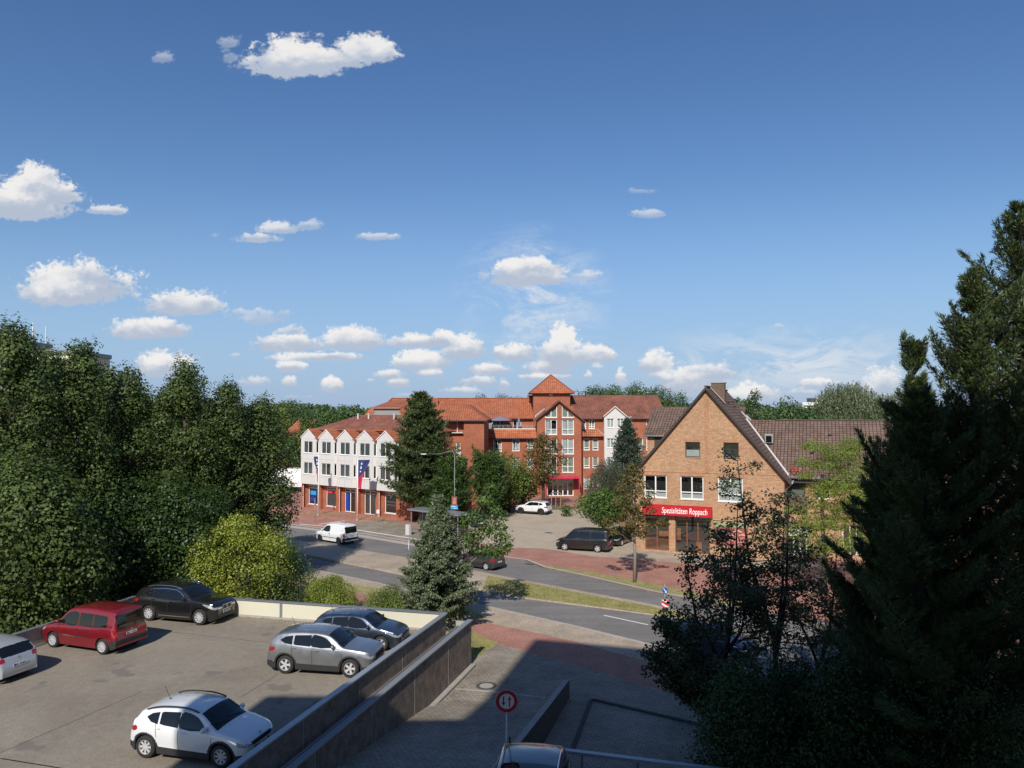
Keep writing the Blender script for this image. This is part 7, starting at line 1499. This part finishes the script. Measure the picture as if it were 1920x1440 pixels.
# dark maples in the shade, front right
def open_maple(label, u, D, H, crown_h0, spread_, n, seed, mat='dark', leaf=(.105, .095), forks=3, tr=.09, lean=(0, 0), dens=75, pr=(.28, .5), bot=1.0, lpx=1.0, base=.12):
    """open crown: forked stems, long side shoots, small leaf clusters at their ends"""
    p = A(u, 772, D); rg = np.random.default_rng(seed); root = thing('maple_tree', label, 'tree', (p.x, D, base), 0, 'shaded maples at the drive'); tb = MB(); pts = []
    tb.tube([(0, 0, -.1), (.05, 0, H*.12), (lean[0]*.2, 0, H*.3)], [tr*1.3, tr, tr*.85], 8)
    for k in range(forks):
        a = 2.2*k+seed; tip = Vector((lean[0]+math.cos(a)*spread_*.45, math.sin(a)*spread_*.45, H*(1-.12*k))); o = Vector((lean[0]*.2, 0, H*(.28-.06*k if k else .3))) if k == 0 else Vector((lean[0]*.12, 0, H*(.2+.05*k)))
        md = o.lerp(tip, .45)+Vector((math.cos(a)*spread_*.12, math.sin(a)*spread_*.12, 0)); path = [o, o.lerp(md, .5)+Vector((.05, 0, .05)), md, md.lerp(tip, .5), tip]; tb.tube(path, [tr*.8, tr*.65, tr*.45, tr*.28, .012], 7)
        for j in range(n//forks):
            q = .05+.95*(j+.5)/(n//forks); seg = q*4; i = min(3, int(seg)); st_ = path[i].lerp(path[i+1], seg-i)
            if st_.z < crown_h0*.75: st_ = st_.lerp(path[3], .25)
            ln = spread_*(1.05-q*.72)*rg.uniform(.45, 1.05); b_ = rg.uniform(0, 6.28); dr_ = Vector((math.cos(b_), math.sin(b_), rg.uniform(.15, .8))).normalized(); e = st_+dr_*ln; e.z = max(e.z, crown_h0)
            m_ = st_.lerp(e, .5)+Vector((0, 0, -.06*ln)); tb.tube([st_, m_, e], [tr*.2, tr*.12, .006], 4, cap=False)
            for w in (1.0, .78, .55): c_ = m_.lerp(e, (w-.5)*2) if w > .5 else m_; pts.append((c_.x+rg.normal()*.08, c_.y+rg.normal()*.08, c_.z+rg.normal()*.06, rg.uniform(*pr)*(1.15-.2*w), rg.uniform(.12, .24)))
    Ps, Ts, Ns = [], [], []
    for (x, y, z, r, rz_) in pts:
        k = int(dens*r*1.45); d = rdir(k, rg)*(rg.random(k)**.4)[:, None]; Ps.append(np.array([x, y, z])+d*np.array([r, r, rz_*1.5])); nn = unit(rg.normal(size=(k, 3))*.55+np.array([0, -.25, .9])); Ns.append(nn); Ts.append(unit(np.cross(nn, rg.normal(size=(k, 3)))+np.array([0, 0, -.35])))
    P, T, Q = map(np.concatenate, (Ps, Ts, Ns)); s = rg.uniform(.6, 1.25, len(P)); link('crown', leaves_mesh('crown', P, T, Q, leaf[0]*s, leaf[1]*s), LM[mat], root); tb.build('trunk', M['black_bark'], root, smooth=True); return root
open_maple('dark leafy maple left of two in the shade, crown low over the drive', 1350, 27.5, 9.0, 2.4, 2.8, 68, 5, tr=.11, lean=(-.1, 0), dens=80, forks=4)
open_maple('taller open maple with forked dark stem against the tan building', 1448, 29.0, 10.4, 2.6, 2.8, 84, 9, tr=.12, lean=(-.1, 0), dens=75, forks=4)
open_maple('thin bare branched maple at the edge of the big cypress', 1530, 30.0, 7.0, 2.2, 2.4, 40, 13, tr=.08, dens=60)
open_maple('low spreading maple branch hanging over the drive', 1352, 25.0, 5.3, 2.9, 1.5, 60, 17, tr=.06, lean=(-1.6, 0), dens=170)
# big shaded shrubs bottom right
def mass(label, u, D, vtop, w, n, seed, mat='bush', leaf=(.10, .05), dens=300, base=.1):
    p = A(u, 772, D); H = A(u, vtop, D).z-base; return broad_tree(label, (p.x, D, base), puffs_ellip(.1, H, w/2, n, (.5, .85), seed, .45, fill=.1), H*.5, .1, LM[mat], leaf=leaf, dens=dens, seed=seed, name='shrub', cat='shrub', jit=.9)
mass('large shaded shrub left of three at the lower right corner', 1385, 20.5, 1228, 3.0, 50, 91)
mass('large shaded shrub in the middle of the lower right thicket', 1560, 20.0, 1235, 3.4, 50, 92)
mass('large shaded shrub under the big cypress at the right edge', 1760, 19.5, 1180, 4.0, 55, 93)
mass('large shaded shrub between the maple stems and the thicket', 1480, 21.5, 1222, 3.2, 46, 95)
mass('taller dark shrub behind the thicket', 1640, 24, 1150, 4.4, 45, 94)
# big cypresses at the right edge
def cyp(label, u, D, vtop, rad, nb, seed, e0=30, e1=48, prof=None, blade=(.135, .024), bln=66, twn=15, h0=.02):
    p = A(u, 772, D); H = A(u, vtop, D).z-.1; return conifer(label, (p.x, D, .1), H, rad, LM['ley'], nb, e0, e1, .30, blade, seed, h0, .6, twn=twn, bln=bln, spread=.33, rough=.42, prof=prof or (lambda f: (1-f)**.6*(.75+.45*min(1, f*2.5))), group='cypresses at the right edge', bark='black_bark', yjit=.02, azr=None)
cyp('tallest dark cypress cut by the right edge', 1918, 21.5, 395, 3.4, 150, 101)
cyp('middle dark cypress with feathery top below the tallest', 1828, 20.5, 520, 3.0, 140, 102)
cyp('leftmost cypress with a lone upright plume', 1715, 21, 655, 2.3, 110, 103, e0=30, e1=62, prof=lambda f: .22+.85*min(1, max(0, (.88-f))*3) if f > .6 else 1.0)
cyp('low broad cypress leaning over the brown roof wing', 1725, 19.5, 740, 2.6, 150, 104, e0=12, e1=36)
cyp('low dark cypress filling the foot of the cypress group', 1650, 22.5, 905, 1.9, 120, 105, e0=20, e1=40)
# ---- background trees
rg = random.Random(12)
bgt = [(505, 120, 745, 9, 'light', 'light green tree just right of the dark row'), (545, 135, 748, 11, 'far', 'round tree with feathery top behind the low red roof'), (590, 150, 765, 12, 'far', 'green tree behind the low red roof'), (640, 128, 757, 11, 'yew', 'dark tree left of the boarded dormer'), (662, 140, 760, 10, 'far', 'green tree touching the main roof end'), (575, 118, 775, 7, 'yew', 'dark bushy tree between low roof and white wing'),
 (620, 120, 772, 8, 'yew', 'dark yew-like tree beside the low red roof'), (900, 190, 742, 14, 'far', 'treetop above the long ridge, left one'), (945, 195, 741, 16, 'far', 'treetop above the long ridge, middle one'), (975, 190, 742, 12, 'far', 'treetop above the long ridge near the tower'),
 (1110, 160, 722, 12, 'far', 'treetop right behind the pyramid tower'), (1150, 160, 720, 13, 'far', 'tall green treetop above the right wing roof'), (1195, 158, 718, 13, 'far', 'highest green treetop above the right wing roof'), (1235, 155, 724, 12, 'far', 'green treetop near the right end of the red roof'), (1275, 150, 738, 10, 'far', 'smaller treetop between red roof and tan gable'),
 (1413, 110, 730, 5, 'far', 'small treetop over the brown ridge'), (1475, 100, 744, 9, 'far', 'round green tree beyond the brown roof'), (1448, 115, 765, 5, 'far', 'low green treetop beside the brown roof slope'), (1520, 98, 770, 7, 'yew', 'dark low tree before the distant pale block'), (1550, 95, 775, 7, 'far', 'low green tree left of the birch'), (1640, 100, 770, 7, 'far', 'green tree right of the birch'), (1590, 92, 780, 7, 'yew', 'dark tree at the foot of the birch')]
for k, (u, D, vt_, w, mt_, lab) in enumerate(bgt):
    p = A(u, 772, D); H = A(u, vt_, D).z; broad_tree(lab, (p.x, D, 0), puffs_ellip(H*.15, H, w/2, 30, (w*.12, w*.2), 200+k, .55, fill=.15), H*.7, .25, LM[mt_], leaf=(.30, .24), dens=36, seed=200+k, group='trees beyond the buildings', limb=True)
p = A(1590, 772, 105); weeper('tall pale weeping birch beyond the brown roof', (p.x, 105, 0), A(1590, 716, 105).z, 6.2, LM['birch'], 240, 760, (.34, .12), bark='pale_bark')
p = A(1668, 772, 112); weeper('smaller weeping birch behind the cypress', (p.x, 112, 0), A(1668, 735, 112).z, 4.0, LM['birch'], 241, 300, (.34, .12), bark='pale_bark')
# far wood closing the horizon: stuff nobody could count
Ps, Ts, Ns = [], [], []; rg2 = np.random.default_rng(5)
for i in range(420):
    a = -1.0+2.0*i/420+rg2.normal()*.004; D = 260+rg2.random()*160; x, y = D*math.tan(a*.9), D; hgt = 10+rg2.random()*6+2.5*math.sin(a*9); r_ = 4.5+rg2.random()*3
    k = 230; d = rdir(k, rg2); d[:, 2] = np.abs(d[:, 2])*1.0; P = np.array([x, y, hgt-r_*.9])+d*r_*np.array([1.1, 1.1, 1.0])*(.85+.2*rg2.random((k, 1))); Q = P.copy(); Q[:, 2] *= rg2.random(k)
    for W_ in (P, Q): Ps.append(W_); nn = unit(d+rg2.normal(size=(k, 3))*.5); Ns.append(nn); Ts.append(unit(np.cross(nn, rg2.normal(size=(k, 3)))))
P, T, Q = map(np.concatenate, (Ps, Ts, Ns)); s = rg2.uniform(.7, 1.3, len(P)); tag(link('far_wood', leaves_mesh('far_wood', P, T, Q, 1.5*s, 1.2*s), LM['far']), 'distant belt of trees along the horizon', 'wood', kind='stuff')
